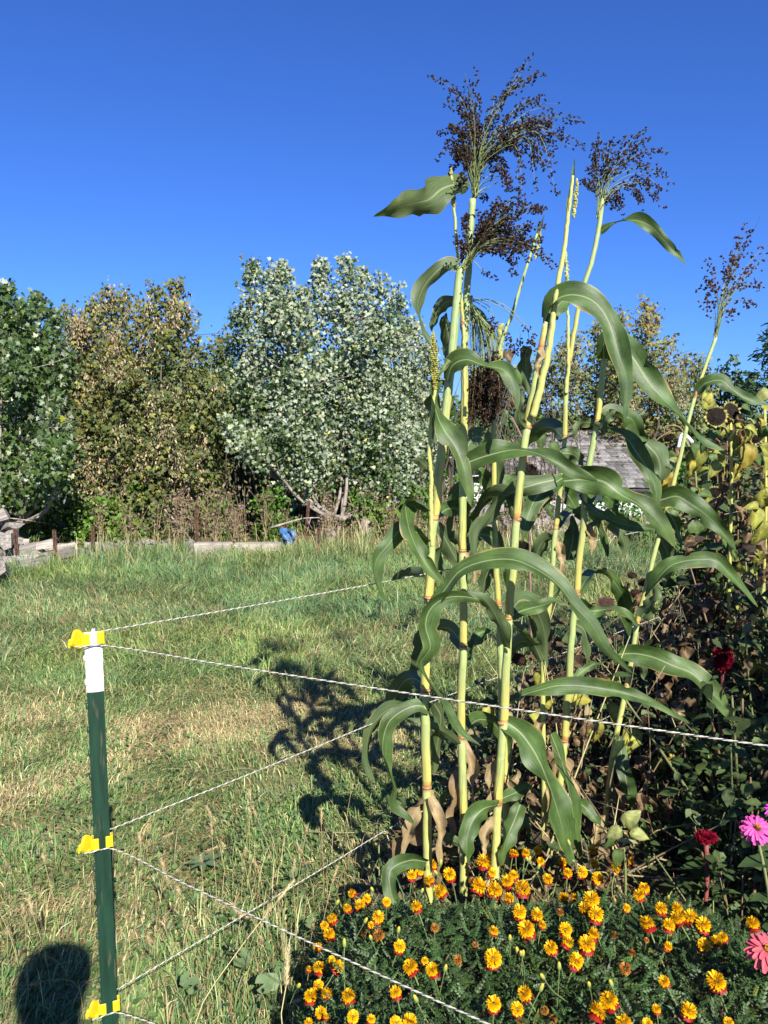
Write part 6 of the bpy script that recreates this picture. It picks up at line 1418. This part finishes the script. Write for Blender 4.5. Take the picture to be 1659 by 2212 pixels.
def sun_head(t, px, py, Y, dia_px, face, bract=(.50, .46, .12), disc_tint=(1, 1, 1), dry=False):
    q = np.array(P(px, py, Y)); s = dia_px * depth(q) / FPX; zf = norm(np.array(face, float)); x = norm(np.cross(zf, [.3, .2, 1.0])); M = np.stack([x, np.cross(zf, x), zf], -1)
    m = 230; k = np.arange(m) + .5; f = np.sqrt(k / m); th = k * 2.39996; b = MB(); a_ = np.linspace(0, 6.2832, 17)[:-1]; b.add(q + (np.concatenate([[[0, 0, .10]], np.stack([np.cos(a_) * .5, np.sin(a_) * .5, a_ * 0 - .005], -1)]) * s) @ M.T, [np.array([[0, i + 1, (i + 1) % 16 + 1] for i in range(16)])], disc_tint); dome = .10 * (1 - f ** 2)
    p = q + (np.stack([np.cos(th) * f * .48, np.sin(th) * f * .48, dome], -1) * s) @ M.T; d = norm(np.stack([np.cos(th) * f * .5, np.sin(th) * f * .5, np.ones(m)], -1) @ M.T); xx = norm(np.cross(d, rng.normal(size=d.shape)))
    b.scatter(GV, GF, p, np.stack([xx, np.cross(d, xx), d], -1), .062 * s, np.asarray(disc_tint) * rng.uniform(.5, 1.7, (m, 1)))
    a = np.linspace(0, 6.2832, 21)[:-1]; ring = lambda r, z: q + (np.stack([np.cos(a) * r, np.sin(a) * r, np.full(20, z)], -1) * s) @ M.T
    V = np.concatenate([ring(.48, 0.0), ring(.53, -.05), ring(.40, -.16), ring(.12, -.22)]); i = np.arange(3)[:, None] * 20; j = np.arange(20)[None]; jn = (j + 1) % 20
    h = b.build('seed_head', MT['disc'], t, smooth=False)
    b = MB(); b.add(V, [np.stack([i + j, i + jn, i + 20 + jn, i + 20 + j], -1).reshape(-1, 4)], np.asarray(bract) * (.75 if not dry else .5)); 
    for k in range(34):
        th = 2 * math.pi * k / 34 + rng.normal(0, .08); o = np.array([math.cos(th), math.sin(th), 0]); sd = np.array([-math.sin(th), math.cos(th), 0]); L = rng.uniform(.09, .20); c = rng.uniform(-.15, .22); w = rng.uniform(.05, .085)
        v = np.array([o * .47 - sd * w, o * .47 + sd * w, o * (.47 + L * .6) + sd * w * .7 + [0, 0, c * .4], o * (.47 + L) + [0, 0, c], o * (.47 + L * .6) - sd * w * .7 + [0, 0, c * .4]])
        b.add(q + (v * s) @ M.T, [np.array([[0, 1, 2, 4]]), np.array([[4, 2, 3]])], np.asarray(bract) * rng.uniform(.6, 1.2) * (1 if not dry else .6))
    b.build('bract', MT['plain_leaf'], h, smooth=False); return q
def stem_line(t, pts, w0, w1, col, name='stem'):
    c = catmull([P(x, y, Y) for x, y, Y in pts], 24); r = np.linspace(w0, w1, 24) * np.array([depth(p) for p in c]) / FPX / 2; b = MB(); b.tube(c, r, 8, np.asarray(col) * np.ones((24, 3)) * (1 + .1 * np.sin(np.arange(24) * 1.3))[:, None]); b.build(name, MT['plain'], t); return c
YST = (.46, .42, .10); GST = (.22, .26, .09); BST = (.22, .15, .085)
def ground_px(px, Y): 
    return 1106 + FPX * math.tan(math.atan2(CAM_H, Y) - PITCH)
# tall sunflower with the yellow stem
Y = 3.6
t = thing('sunflower', P(1570, 1700, Y) * [1, 1, 0], 'tall spent sunflower on a yellow stem, with a black seed disc facing the lens', 'sunflower')
stem_line(t, [(1566, ground_px(1566, Y), Y), (1571, 1400, Y), (1577, 1190, Y), (1580, 1010, Y), (1578, 912, Y)], 9, 7, YST)
stem_line(t, [(1578, 960, Y), (1566, 925, Y), (1553, 908, Y)], 5, 4, GST); stem_line(t, [(1580, 950, Y), (1600, 920, Y), (1620, 905, Y), (1640, 940, Y)], 5, 4, GST)
sun_head(t, 1547, 900, Y - .05, 42, (-.15, -.9, .1)); sun_head(t, 1581, 888, Y, 40, (.25, -.8, .35)); sun_head(t, 1638, 944, Y - .03, 34, (.3, -.7, -.5), bract=(.62, .55, .16))
for a in [(1614, 965, 62, 'o', -82, 0), (1586, 920, 36, 't', -75, 1), (1556, 1000, 46, 'yg', -150, 1), (1560, 1012, 40, 'b', -95, 2), (1590, 925, 34, 'yg', 25, 0), (1530, 880, 44, 'yg', 95, 0), (1525, 870, 30, 'y', 60, 1), (1612, 930, 34, 'y', -70, 1), (1590, 1005, 34, 'o', -70, 2), (1606, 880, 40, 'g', -10, 1), (1598, 1040, 34, 'b', -80, 2), (1564, 1050, 36, 'b', -100, 1), (1590, 1085, 36, 'g', -45, 0), (1560, 1110, 34, 'b', -110, 1)]:
    put_leaf(t, a[0], a[1], Y - .06, a[2] * .78, a[3], a[4], a[5], dead=a[3] == 'b')
FR = t
# right edge sunflower with crumpled yellow leaves
Y = 3.35
t = thing('sunflower', P(1640, 1700, Y) * [1, 1, 0], 'sunflower at the right edge with crumpled hanging yellow leaves and a nodding pale head', 'sunflower')
stem_line(t, [(1640, ground_px(1640, Y), Y), (1644, 1450, Y), (1650, 1250, Y), (1655, 1080, Y), (1652, 880, Y + .1)], 9, 6, YST)
for a in [(1655, 1060, 66, 'yg', -100, 2), (1650, 1130, 70, 'yg', -95, 2), (1636, 1100, 54, 'yg', -100, 1), (1648, 880, 36, 'y', -20, 0), (1642, 905, 34, 'y', -60, 1), (1658, 845, 40, 'p', -140, 0), (1648, 1230, 60, 'b', -95, 1), (1640, 1190, 48, 'yg', -80, 2), (1652, 990, 44, 'yg', -70, 1)]: put_leaf(t, a[0], a[1], Y - .05, a[2] * .78, a[3], a[4], a[5], dead=a[3] == 'b')
stem_line(t, [(1650, 1260, Y), (1645, 1290, Y - .05), (1634, 1305, Y - .1)], 6, 5, GST); sun_head(t, 1630, 1322, Y - .12, 40, (-.5, -.35, -.8), bract=(.62, .58, .25))
for a in [(1650, 1440, 46, 'o', -95, 1), (1632, 1430, 42, 'y', -100, 2), (1615, 1425, 40, 'o', -80, 1), (1655, 1470, 40, 'y', -85, 0)]: put_leaf(t, a[0], a[1], 2.95, a[2], a[3], a[4], a[5])
def fringe(t, xr, yr, Y, n, cols, sz=(18, 38)):
    for k in range(n):
        c = cols[rng.integers(0, len(cols))]; put_leaf(t, rng.uniform(*xr), rng.uniform(*yr), Y + rng.normal(0, .12), rng.uniform(*sz), c, rng.normal(-80, 50), int(rng.integers(0, 3)), dead=c == 'b', name='dead_leaf' if c == 'b' else 'leaf')
fringe(FR, (1530, 1620), (890, 1350), 3.7, 46, ['b', 'g', 'yg', 'g', 'b']); fringe(t, (1610, 1665), (880, 1350), 3.45, 34, ['b', 'g', 'g', 'yg', 'b'])
# small hanging heads before the shed
Y = 4.2
t = thing('sunflower', P(1500, 1500, Y) * [1, 1, 0], 'thin branching sunflower with a small black head hanging before the shed roof', 'sunflower')
stem_line(t, [(1500, ground_px(1500, Y), Y), (1500, 1250, Y), (1505, 1100, Y), (1498, 990, Y), (1475, 940, Y)], 6, 4, GST)
stem_line(t, [(1498, 985, Y), (1470, 925, Y), (1440, 920, Y), (1434, 932, Y), (1440, 940, Y)], 3.5, 3, BST); sun_head(t, 1446, 945, Y - .03, 24, (.1, -.7, -.6)); sun_head(t, 1411, 962, Y, 20, (-.3, -.7, -.5)); stem_line(t, [(1450, 930, Y), (1425, 945, Y), (1411, 958, Y)], 3, 2.5, BST)
stem_line(t, [(1505, 1100, Y), (1530, 1070, Y), (1540, 1058, Y)], 4, 3, BST); sun_head(t, 1543, 1064, Y - .04, 26, (-.2, -.8, -.3)); 
for a in [(1500, 960, 50, 'g', -60, 0), (1496, 1000, 56, 'y', -75, 1), (1440, 1020, 60, 'o', -85, 1), (1516, 975, 60, 'yg', -130, 0), (1452, 990, 30, 'p', -60, 1), (1506, 1060, 66, 'yg', -110, 0), (1500, 1130, 60, 'g', -70, 0), (1520, 1110, 50, 'g', -40, 1), (1490, 1160, 56, 'b', -95, 0)]: put_leaf(t, a[0], a[1], Y - .04, a[2] * .78, a[3], a[4], a[5], dead=a[3] == 'b')
fringe(t, (1440, 1560), (960, 1260), 4.25, 46, ['b', 'g', 'g', 'yg', 'g'])
# green-leaved sunflower seen behind the leaning stalks at mid height
Y = 4.4
t = thing('sunflower', P(1140, 1500, Y) * [1, 1, 0], 'sunflower with a brown hanging head behind the third sorghum stalk', 'sunflower')
stem_line(t, [(1150, ground_px(1150, Y), Y), (1146, 1300, Y), (1142, 1100, Y), (1138, 980, Y), (1120, 930, Y), (1104, 900, Y)], 6, 4, (.25, .15, .12))
stem_line(t, [(1138, 985, Y), (1110, 965, Y), (1080, 970, Y), (1045, 960, Y)], 4, 3, (.25, .16, .13))
sun_head(t, 1138, 1022, Y - .05, 46, (-.2, -.8, -.35), bract=(.30, .20, .11), dry=True); sun_head(t, 1180, 925, Y, 26, (.3, -.6, .4), bract=(.4, .42, .2)); sun_head(t, 1128, 1180, Y - .3, 28, (-.2, -.8, -.4), dry=True)
for a in [(1165, 940, 40, 'g', -70, 0), (1105, 880, 44, 'b', 80, 1), (1096, 760, 40, 'b', -80, 0), (1118, 800, 40, 'g', -60, 0), (1060, 935, 50, 'g', -110, 1), (1044, 940, 46, 'g', -60, 0), (1102, 1030, 60, 'g', -120, 1), (1190, 960, 40, 'g', -40, 0)]: put_leaf(t, a[0], a[1], Y - .03, a[2] * .78, a[3], a[4], a[5], dead=a[3] == 'b')
# dying clump behind the middle of the sorghum
def dying(label, base, Y, tops, lv, hd, stems_col=BST):
    t = thing('sunflower', P(base, 1600, Y) * [1, 1, 0], label, 'sunflower')
    for pts in tops: stem_line(t, [(base + rng.normal(0, 3), ground_px(base, Y), Y)] + [(x, y, Y + rng.normal(0, .05)) for x, y in pts], 7, 4, stems_col)
    for a in lv: put_leaf(t, a[0], a[1], Y - .10 + rng.normal(0, .05), a[2] * (.8 if a[3] == 'b' else 1.0), a[3], a[4], a[5], dead=a[3] == 'b')
    for a in hd: sun_head(t, a[0], a[1], Y - .05, a[2], a[3], bract=a[4] if len(a) > 4 else (.28, .18, .10), disc_tint=(2.4, 1.9, 1.7), dry=len(a) < 5)
    for k in range(26):      # shrivelled scraps along the stems
        pts = tops[rng.integers(0, len(tops))]; x, y = pts[rng.integers(0, len(pts))]; f = rng.uniform(0, .8); yb = min(ground_px(base, Y), y + 260)
        put_leaf(t, x + (base - x) * f + rng.normal(0, 22), y + (yb - y) * f + rng.normal(0, 10), Y + rng.normal(0, .07), rng.uniform(16, 34), 'b' if rng.random() < .8 else 't', rng.normal(-90, 35), int(rng.integers(0, 3)), dead=True, name='dead_leaf')
    return t
DN = (-.2, -.75, -.45)
dying('dying sunflower with a shaggy brown head and yellow leaves, just right of the third stalk', 1190, 3.0, [[(1200, 1640), (1208, 1560)], [(1185, 1620), (1165, 1560)], [(1230, 1600), (1262, 1520)]],
      [(1150, 1540, 40, 'yg', -40, 0), (1085, 1545, 36, 't', -20, 2), (1048, 1530, 40, 'y', -60, 1), (1180, 1500, 34, 'y', -70, 1), (1230, 1508, 46, 'y', 10, 0), (1250, 1500, 42, 'yg', -80, 0), (1150, 1620, 50, 'b', -90, 0), (1180, 1650, 50, 'b', -80, 1), (1215, 1680, 54, 'b', -95, 2), (1140, 1680, 44, 'b', -100, 1), (1260, 1560, 50, 'b', -85, 0), (1196, 1480, 32, 'g', -30, 1), (1170, 1455, 30, 'yg', -120, 0)],
      [(1208, 1560, 50, DN), (1213, 1462, 30, (.3, -.7, -.5)), (1120, 1425, 34, (-.4, -.7, -.4)), (1165, 1575, 40, DN)])
dying('dying sunflower with a pale nodding head on a long bent stem, below the middle rope', 1330, 3.1, [[(1370, 1660), (1402, 1636), (1440, 1596), (1478, 1585)], [(1340, 1650), (1330, 1560)], [(1350, 1640), (1362, 1540)]],
      [(1448, 1628, 54, 'o', -45, 0), (1425, 1640, 40, 'yg', -100, 1), (1366, 1575, 54, 'yg', -110, 0), (1286, 1555, 48, 'y', -100, 1), (1300, 1580, 40, 'b', -90, 0), (1318, 1525, 46, 'y', -60, 0), (1322, 1480, 34, 'yg', 80, 0), (1340, 1600, 54, 'b', -85, 1), (1390, 1700, 60, 'b', -95, 0), (1410, 1730, 54, 'b', -80, 2), (1360, 1700, 56, 'b', -100, 1), (1300, 1660, 52, 'b', -70, 2), (1375, 1640, 50, 'b', -60, 0), (1440, 1720, 44, 'b', -90, 1), (1322, 1640, 30, 'o', -80, 2)],
      [(1494, 1602, 46, (.5, -.5, -.7), (.60, .56, .22)), (1338, 1545, 34, DN), (1400, 1560, 36, DN)])
dying('brown collapsed sunflower with a bunch of dead leaves, lowest right of the dying clump', 1420, 2.75, [[(1440, 1760), (1402, 1650)], [(1380, 1750), (1398, 1690)]],
      [(1402, 1730, 60, 'b', -85, 0), (1418, 1720, 60, 'b', -100, 1), (1436, 1725, 56, 'b', -80, 2), (1450, 1740, 46, 'b', -95, 0), (1385, 1720, 50, 'b', -110, 1), (1372, 1740, 46, 'b', -80, 2), (1262, 1670, 50, 'b', -95, 0), (1280, 1690, 44, 'b', -85, 1), (1395, 1670, 44, 'b', -70, 0), (1428, 1690, 40, 'b', -60, 1)], [])
dying('low sunflower with a pale downward head and round green leaves, above the marigolds', 1352, 2.25, [[(1350, 1850), (1340, 1795), (1352, 1786)]],
      [(1340, 1795, 34, 'p', -160, 0), (1352, 1780, 40, 'p', 60, 0), (1365, 1800, 34, 'p', 10, 1), (1318, 1800, 40, 'g', -90, 0), (1330, 1840, 40, 'g', -70, 0)], [(1355, 1822, 44, (-.1, -.5, -.85), (.58, .56, .26))], GST)
dying('dark dried sunflower with black pods before the open lawn, right of the leafy stalk', 1400, 3.9, [[(1390, 1400), (1378, 1290), (1372, 1255)], [(1400, 1380), (1385, 1270)], [(1410, 1400), (1430, 1340), (1460, 1290)], [(1420, 1400), (1470, 1300), (1478, 1275)]],
      [(1378, 1280, 36, 'b', -90, 0), (1360, 1262, 30, 'b', -120, 1), (1395, 1300, 40, 'b', -80, 2), (1440, 1320, 44, 'b', -95, 0), (1460, 1350, 44, 'b', -85, 1), (1500, 1310, 50, 'b', -90, 0), (1520, 1290, 50, 'b', -95, 2), (1480, 1300, 40, 'b', -70, 1), (1420, 1370, 46, 'b', -100, 0), (1540, 1280, 60, 'b', -90, 1), (1560, 1310, 60, 'b', -85, 2), (1500, 1380, 44, 'b', -100, 0), (1340, 1310, 30, 'b', -90, 2)],
      [(1309, 1305, 36, (0, -.6, .6)), (1374, 1282, 24, DN), (1390, 1258, 22, DN), (1365, 1243, 18, DN), (1480, 1274, 26, DN), (1538, 1328, 32, DN), (1450, 1330, 22, DN)])
dying('brown sunflower stems standing in the deep shade beside the crimson cockscomb', 1500, 3.2, [[(1490, 1500), (1480, 1400)], [(1510, 1480), (1530, 1380)], [(1520, 1500), (1560, 1420)]],
      [(1480, 1400, 44, 'b', -90, 0), (1500, 1440, 50, 'b', -80, 1), (1530, 1390, 50, 'b', -95, 2), (1465, 1450, 44, 'b', -100, 0), (1545, 1480, 46, 'b', -85, 1), (1440, 1480, 40, 'b', -90, 2), (1420, 1510, 44, 'b', -85, 0)], [(1478, 1398, 26, DN), (1440, 1470, 28, DN)])

# dark leafy weeds filling the right side of the bed
def weed_mesh(seed, h, n, cols):
    r = np.random.default_rng(seed); s = MB(); l = MB()
    for k in range(6):
        e = np.array([r.normal(0, .13), r.normal(0, .13), h * r.uniform(.7, 1.05)]); c = catmull([[r.normal(0, .03), r.normal(0, .03), 0], e * [.5, .5, .5], e], 10); s.tube(c, np.linspace(.007, .003, 10), 5, [(.15, .17, .07), (.20, .12, .07)][k % 2])
        i = r.integers(2, 10, n); p = c[i] + r.normal(0, .03, (n, 3)); a = r.uniform(0, 6.28, n); yd = np.stack([np.cos(a), np.sin(a), r.normal(-.2, .5, n)], -1)
        l.scatter(OLV * [1.2, 1, 1], OLF, p, frame(norm(r.normal(0, .35, (n, 3)) + [0, -.3, .8]), norm(yd)), r.uniform(.022, .075, n) * r.uniform(.5, 1.1, n), np.asarray(cols)[r.integers(0, len(cols), n)] * r.uniform(.6, 1.3, (n, 1)))
    return s.mesh('stem', MT['plain']), l.mesh('foliage', MT['plain_leaf'])
WK = [weed_mesh(1, 1.25, 130, [(.07, .12, .04), (.09, .14, .045), (.06, .10, .035), (.14, .10, .05), (.20, .20, .06)]), weed_mesh(2, 1.0, 110, [(.07, .12, .04), (.10, .15, .055), (.15, .105, .06), (.18, .19, .06)]), weed_mesh(3, .6, 50, [(.06, .10, .03), (.09, .13, .04)]), weed_mesh(4, .9, 70, [(.09, .06, .04), (.12, .085, .055), (.07, .05, .035), (.06, .09, .03)])]
W_AT = [(1530, 4.6, 0, 1.1), (1580, 4.9, 0, 1.2), (1630, 4.6, 0, 1.15), (1665, 4.2, 1, 1.3), (1600, 4.2, 1, 1.2), (1550, 4.1, 1, 1.0), (1500, 4.8, 1, .95), (1650, 3.8, 1, 1.15), (1610, 3.5, 3, 1.0), (1570, 3.9, 3, 1.1), (1530, 3.7, 3, .9), (1660, 3.2, 3, 1.1), (1620, 3.0, 1, .9), (1480, 4.3, 3, .8), (1610, 2.7, 2, 1.0),
        (1510, 3.4, 2, 1.0), (1640, 2.6, 2, 1.2), (1530, 2.5, 2, .6), (1480, 3.0, 2, .8), (1680, 2.9, 1, 1.0), (1700, 3.6, 0, 1.1), (1740, 4.2, 0, 1.2), (1520, 2.55, 2, .55), (1600, 2.3, 2, .7), (1460, 2.6, 2, .5), (1420, 3.3, 2, .6), (1450, 3.7, 2, .9), (1240, 3.5, 3, .55), (1300, 3.4, 2, .6), (1180, 3.5, 2, .5), (1140, 3.3, 3, .4), (1350, 3.6, 3, .6), (1680, 2.2, 2, .9), (1650, 2.05, 2, .6)]
for i, (px, Y, k, s) in enumerate(W_AT):
    p = np.array(P(px, 1300, Y)); p[2] = 0; o = thing('leafy_weed', p, ['tall dark green leafy weed in the mass at the right edge', 'dark weed among the spent sunflowers at the right', 'low leafy weed on the bed between sorghum and sunflowers', 'brown withering weed among the dying sunflowers'][k], 'weed', ['tall weeds at the right edge', 'dark weeds among the sunflowers', 'low weeds on the bed', 'withering weeds in the bed'][k], rotz=rng.uniform(0, 6.28)); o.scale = (s,) * 3
    for nm, me in zip(('stem', 'foliage'), WK[k]):
        c = bpy.data.objects.new(nm, me); COL.objects.link(c); c.parent = o
        if nm == 'foliage': c['kind'] = 'stuff'
# unseen tall weeds added right of the frame to shade the bed's right side
for i, (x, y, k, s) in enumerate([(1.60, 1.45, 0, 1.3),  (1.88, 1.4, 0, 1.3), (1.75, 1.15, 0, 1.35), (1.9, 2.3, 1, 1.5), (1.95, 1.7, 0, 1.4)]):
    o = thing('leafy_weed', (x, y, 0), 'unseen tall leafy weed added beyond the right edge to shade the garden bed', 'weed', 'unseen shading weeds beyond the right edge', rotz=rng.uniform(0, 6.28)); o.scale = (s,) * 3
    for nm, me in zip(('stem', 'foliage'), WK[k]):
        c = bpy.data.objects.new(nm, me); COL.objects.link(c); c.parent = o
        if nm == 'foliage': c['kind'] = 'stuff'
# white bent pipe seen through the weeds
t = MB(); c = catmull([P(1462, 990, 5.6), P(1466, 965, 5.6), P(1474, 938, 5.6), P(1486, 945, 5.6), P(1500, 962, 5.6)], 14); t.tube(c, .014, 8, (.75, .77, .80)); tag(t.build('bent_pipe', MT['plain']), 'white bent pipe showing through the weeds before the shed roof', 'pipe')
# litter on the bed
n = 5200; x = rng.uniform(0, 2.6, n); y = rng.uniform(2.0, 4.6, n); k = (x > bed_edge(y)) & (vnoise(x, y, 95, 3.0) > .3) ; x, y = x[k], y[k]; n = len(x); mb = MB()
v, f, u = HD[0]; mb.scatter(v[::1], f, np.stack([x, y, .03 + (.06 + .75 * np.clip((y - 2.35) / .5, 0, 1) * vnoise(x, y, 96, 2.2)) * rng.random(n) ** 1.5], -1), rand_rot(n, 3.2), rng.uniform(.02, .075, n), np.array([[.19, .125, .065], [.27, .19, .10], [.12, .08, .045], [.34, .27, .14], [.075, .115, .04]])[rng.integers(0, 5, n)])
tag(mb.build('dead_leaf_litter', MT['plain_leaf']), 'brown dead leaves tangled over the bed soil', 'litter', kind='stuff')
mb = MB()
for k in range(420):
    a = np.array([rng.uniform(.25, 2.5), rng.uniform(2.3, 4.4), .03])
    if a[0] < bed_edge(a[1]): continue
    b = a + [rng.normal(0, .25), rng.normal(0, .2), rng.uniform(0, .35 if k % 2 else .85)]; mb.tube(catmull([a, (a + b) / 2 + rng.normal(0, .05, 3), b], 8), np.linspace(.0042, .0015, 8), 5, np.array([(.30, .24, .13), (.17, .12, .075), (.40, .36, .17)])[k % 3])
tag(mb.build('dead_stem_litter', MT['plain']), 'dry stems lying crosswise on the bed', 'litter', kind='stuff')

# ================================================================== FOXTAILS AND MALLOW
def foxtail(seed, h):
    r = np.random.default_rng(seed); s = MB(); hd = MB(); e = np.array([r.normal(0, .10) * h * 2, r.normal(0, .06), h]); c = catmull([[0, 0, 0], e * [.3, .3, .5], e], 12); s.tube(c, np.linspace(.0011, .0008, 12), 4, (.40, .32, .15))
    d = norm(c[-1] - c[-3]) + np.array([r.normal(0, .3), 0, -.1]); L = r.uniform(.035, .06); n = 150; q = rng.random(n); p = e + d * (q * L)[:, None]; th = rng.uniform(0, 6.28, n); rad = .0042 * np.sin(np.pi * np.clip(q * .85 + .1, 0, 1)) ** .5
    A = norm(np.cross(d, [0, 1, .1])); B = np.cross(norm(d), A); o = np.cos(th)[:, None] * A + np.sin(th)[:, None] * B; v = np.array([[-.05, 0, 0], [.05, 0, 0], [0, 1, 0]]); 
    hd.scatter(v * [1.6, 1, 1], [np.array([[0, 1, 2]])], p + o * rad[:, None] * .3, frame(norm(rng.normal(size=(n, 3))), norm(o + norm(d) * 1.2)), rng.uniform(.006, .0105, n), np.array([.46, .36, .19]) * rng.uniform(.6, 1.3, (n, 1)))
    hd.tube([e, e + d * L * .5, e + d * L], [.0015, .0028, .001], 5, (.40, .31, .16)); return s.mesh('stem', MT['plain']), hd.mesh('seed_head', MT['plain'])
FX = [foxtail(s, h) for s, h in ((1, .22), (2, .28), (3, .18), (4, .33), (5, .25), (6, .14))]
fx_px = [(410, 2020), (408, 2085), (425, 2130), (560, 2050), (622, 1990), (570, 1995), (660, 2110), (300, 1950), (260, 1870), (230, 1900), (600, 1900), (660, 1880), (700, 1900), (740, 1840), (760, 1810), (520, 1930), (470, 1960), (150, 2080), (110, 2110), (60, 2130), (180, 2120), (330, 2080), (360, 2140), (500, 2100), (720, 1960), (640, 1950), (350, 1900), (290, 2000), (560, 2140), (610, 2170), (690, 2040), (130, 2020), (40, 2060), (450, 2080), (520, 2170), (590, 2090), (680, 1940), (540, 1870), (490, 1890), (640, 2060)]
for i, (px, py) in enumerate(fx_px):
    q = PZ(px, py, .05); o = thing('foxtail_grass', (q[0], q[1], 0), 'bleached foxtail grass stalk with a bristly seed head near the fence post', 'foxtail grass', 'foxtail stalks near the fence', rotz=rng.uniform(0, 6.28))
    for nm, me in zip(('stem', 'seed_head'), FX[i % 6]):
        c = bpy.data.objects.new(nm, me); COL.objects.link(c); c.parent = o
# the one long stalk leaning across the foot of the post, and the one rising from the bottom edge
for (a, b, lb) in [((425, 2200, 1.50), (600, 1790 + 155, 1.72), 'long pale foxtail leaning right from the foot of the green post'), ((612, 2240, 1.22), (618, 2130, 1.25), 'blurred pale foxtail head rising at the bottom edge left of the marigolds')]:
    p0, p1 = P(*a), P(*b); t = thing('foxtail_grass', p0 * [1, 1, 0], lb, 'foxtail grass'); mb = MB(); c = catmull([np.array([p0[0] - .03, p0[1] - .02, 0]), p0, (p0 + p1) / 2 + [-.006, 0, .008], p1], 16); mb.tube(c, np.linspace(.0016, .001, 16), 5, (.50, .42, .20)); mb.build('stem', MT['plain'], t)
    d = norm(c[-1] - c[-3]); n = 220; q = rng.random(n); L = .06; o = norm(np.cross(np.tile(d, (n, 1)), rng.normal(size=(n, 3)))); hd = MB(); v = np.array([[-.08, 0, 0], [.08, 0, 0], [0, 1, 0]]); hd.scatter(v, [np.array([[0, 1, 2]])], p1 + d * (q * L)[:, None], frame(norm(rng.normal(size=(n, 3))), norm(o + d * 1.3)), rng.uniform(.007, .011, n), np.array([.52, .42, .23]) * rng.uniform(.6, 1.3, (n, 1))); hd.tube([p1, p1 + d * L * .5, p1 + d * L], [.0016, .003, .001], 5, (.45, .35, .18)); hd.build('seed_head', MT['plain'], t)
def mallow_leaf():
    a = np.linspace(.35, 2 * np.pi - .35, 15); rr = 1 + .07 * np.cos(a * 6.0); V = [(0, 0, 0)] + [(math.sin(x) * r * .5, -math.cos(x) * r * .5, .05 + .05 * math.cos(x * 6)) for x, r in zip(a, rr)]
    return np.array(V), [np.array([[0, i, i + 1] for i in range(1, 15)])]
MV, MF = mallow_leaf()
for (px, py, n, sz, lb) in [(520, 2042, 3, .052, 'round-leaved mallow in the grass halfway between the post and the marigolds'), (590, 2140, 5, .048, 'round-leaved mallow near the bottom edge left of the marigolds'), (410, 2140, 3, .05, 'round-leaved mallow just right of the foot of the post'), (640, 1900, 4, .04, 'small mallow seen under the middle rope'), (730, 2000, 3, .035, 'small mallow at the left foot of the marigolds')]:
    q = PZ(px, py, .08); t = thing('mallow', (q[0], q[1], 0), lb, 'weed')
    for k in range(n):
        e = q + [rng.normal(0, .035), rng.normal(0, .03), rng.uniform(-.03, .04)]; d = norm(np.array([rng.normal(0, .3), -.55, .8])); b = MB(); b.scatter(MV, MF, e[None], frame(d[None], rng.normal(size=(1, 3))), np.array([sz * rng.uniform(.75, 1.1)]), np.array([[.15, .22, .09]])); b.build('leaf', MT['plain_leaf'], t)
        b = MB(); b.tube(catmull([[q[0], q[1], 0], (np.array([q[0], q[1], 0]) + e) / 2 + [0, 0, .02], e], 6), .0013, 4, (.12, .16, .06)); b.build('leaf_stalk', MT['plain'], t)
# broad rosette weed beside the post
q = PZ(440, 1870, .02); t = thing('plantain', (q[0], q[1], 0), 'flat green rosette weed on the bare patch right of the post', 'weed')
for k in range(9):
    a = k * .7 + rng.normal(0, .15); b = MB(); v, f = oval_leaf(.16, .1, .15); b.scatter(v, f, (q + [0, 0, .015])[None], frame(np.array([[0, 0, 1.0]]), np.array([[math.cos(a), math.sin(a), .22]])), np.array([rng.uniform(.05, .10)]), np.array([[.15, .22, .10]])); b.build('leaf', MT['plain_leaf'], t)

# ================================================================== PERSON WHOSE SHADOW FALLS AT THE LOWER LEFT
def person():
    hx, hy = -.185, .0
    t = thing('person', (hx, hy - .05, 0), 'person standing behind the lens, whose head shadow falls on the grass at lower left', 'person')
    J = [(0, 0, .98), (0, 0, 1.22), (0, -.01, 1.46), (0, 0, 1.56), (0, .01, 1.64), (0, .01, 1.74), (0, 0.01, 1.81), (-.19, -.01, 1.48), (.19, -.01, 1.48), (-.25, -.06, 1.18), (.25, -.06, 1.18), (-.24, .02, .93), (.24, .02, .93), (-.10, 0, .93), (.10, 0, .93), (-.11, .01, .5), (.11, .01, .5), (-.11, -.03, .08), (.11, -.03, .08), (-.12, .13, .03), (.12, .13, .03)]
    E = [(0, 1), (1, 2), (2, 3), (3, 4), (4, 5), (5, 6), (2, 7), (2, 8), (7, 9), (8, 10), (9, 11), (10, 12), (0, 13), (0, 14), (13, 15), (14, 16), (15, 17), (16, 18), (17, 19), (18, 20)]
    rad = [.15, .14, .15, .065, .10, .125, .10, .07, .07, .046, .046, .035, .035, .095, .095, .062, .062, .045, .045, .04, .04]
    me = bpy.data.meshes.new('body'); me.from_pydata([(hx + a, hy + b - .05, c) for a, b, c in J], E, []); o = link('body', me, t); me.materials.append(MT['plain'])
    a = me.attributes.new('tint', 'FLOAT_COLOR', 'POINT'); 
    for i in range(len(J)): a.data[i].color = (.5, .36, .28, 1) if i in (3, 4, 5, 6, 11, 12) else ((.10, .13, .2, 1) if i >= 13 or i == 0 else (.25, .25, .27, 1))
    md = o.modifiers.new('skin', 'SKIN')
    for i, r in enumerate(rad): me.skin_vertices[0].data[i].radius = (r, r)
    me.skin_vertices[0].data[0].use_root = True; md.use_smooth_shade = True
    o.modifiers.new('sub', 'SUBSURF').levels = 2; o.modifiers['sub'].render_levels = 2
person()
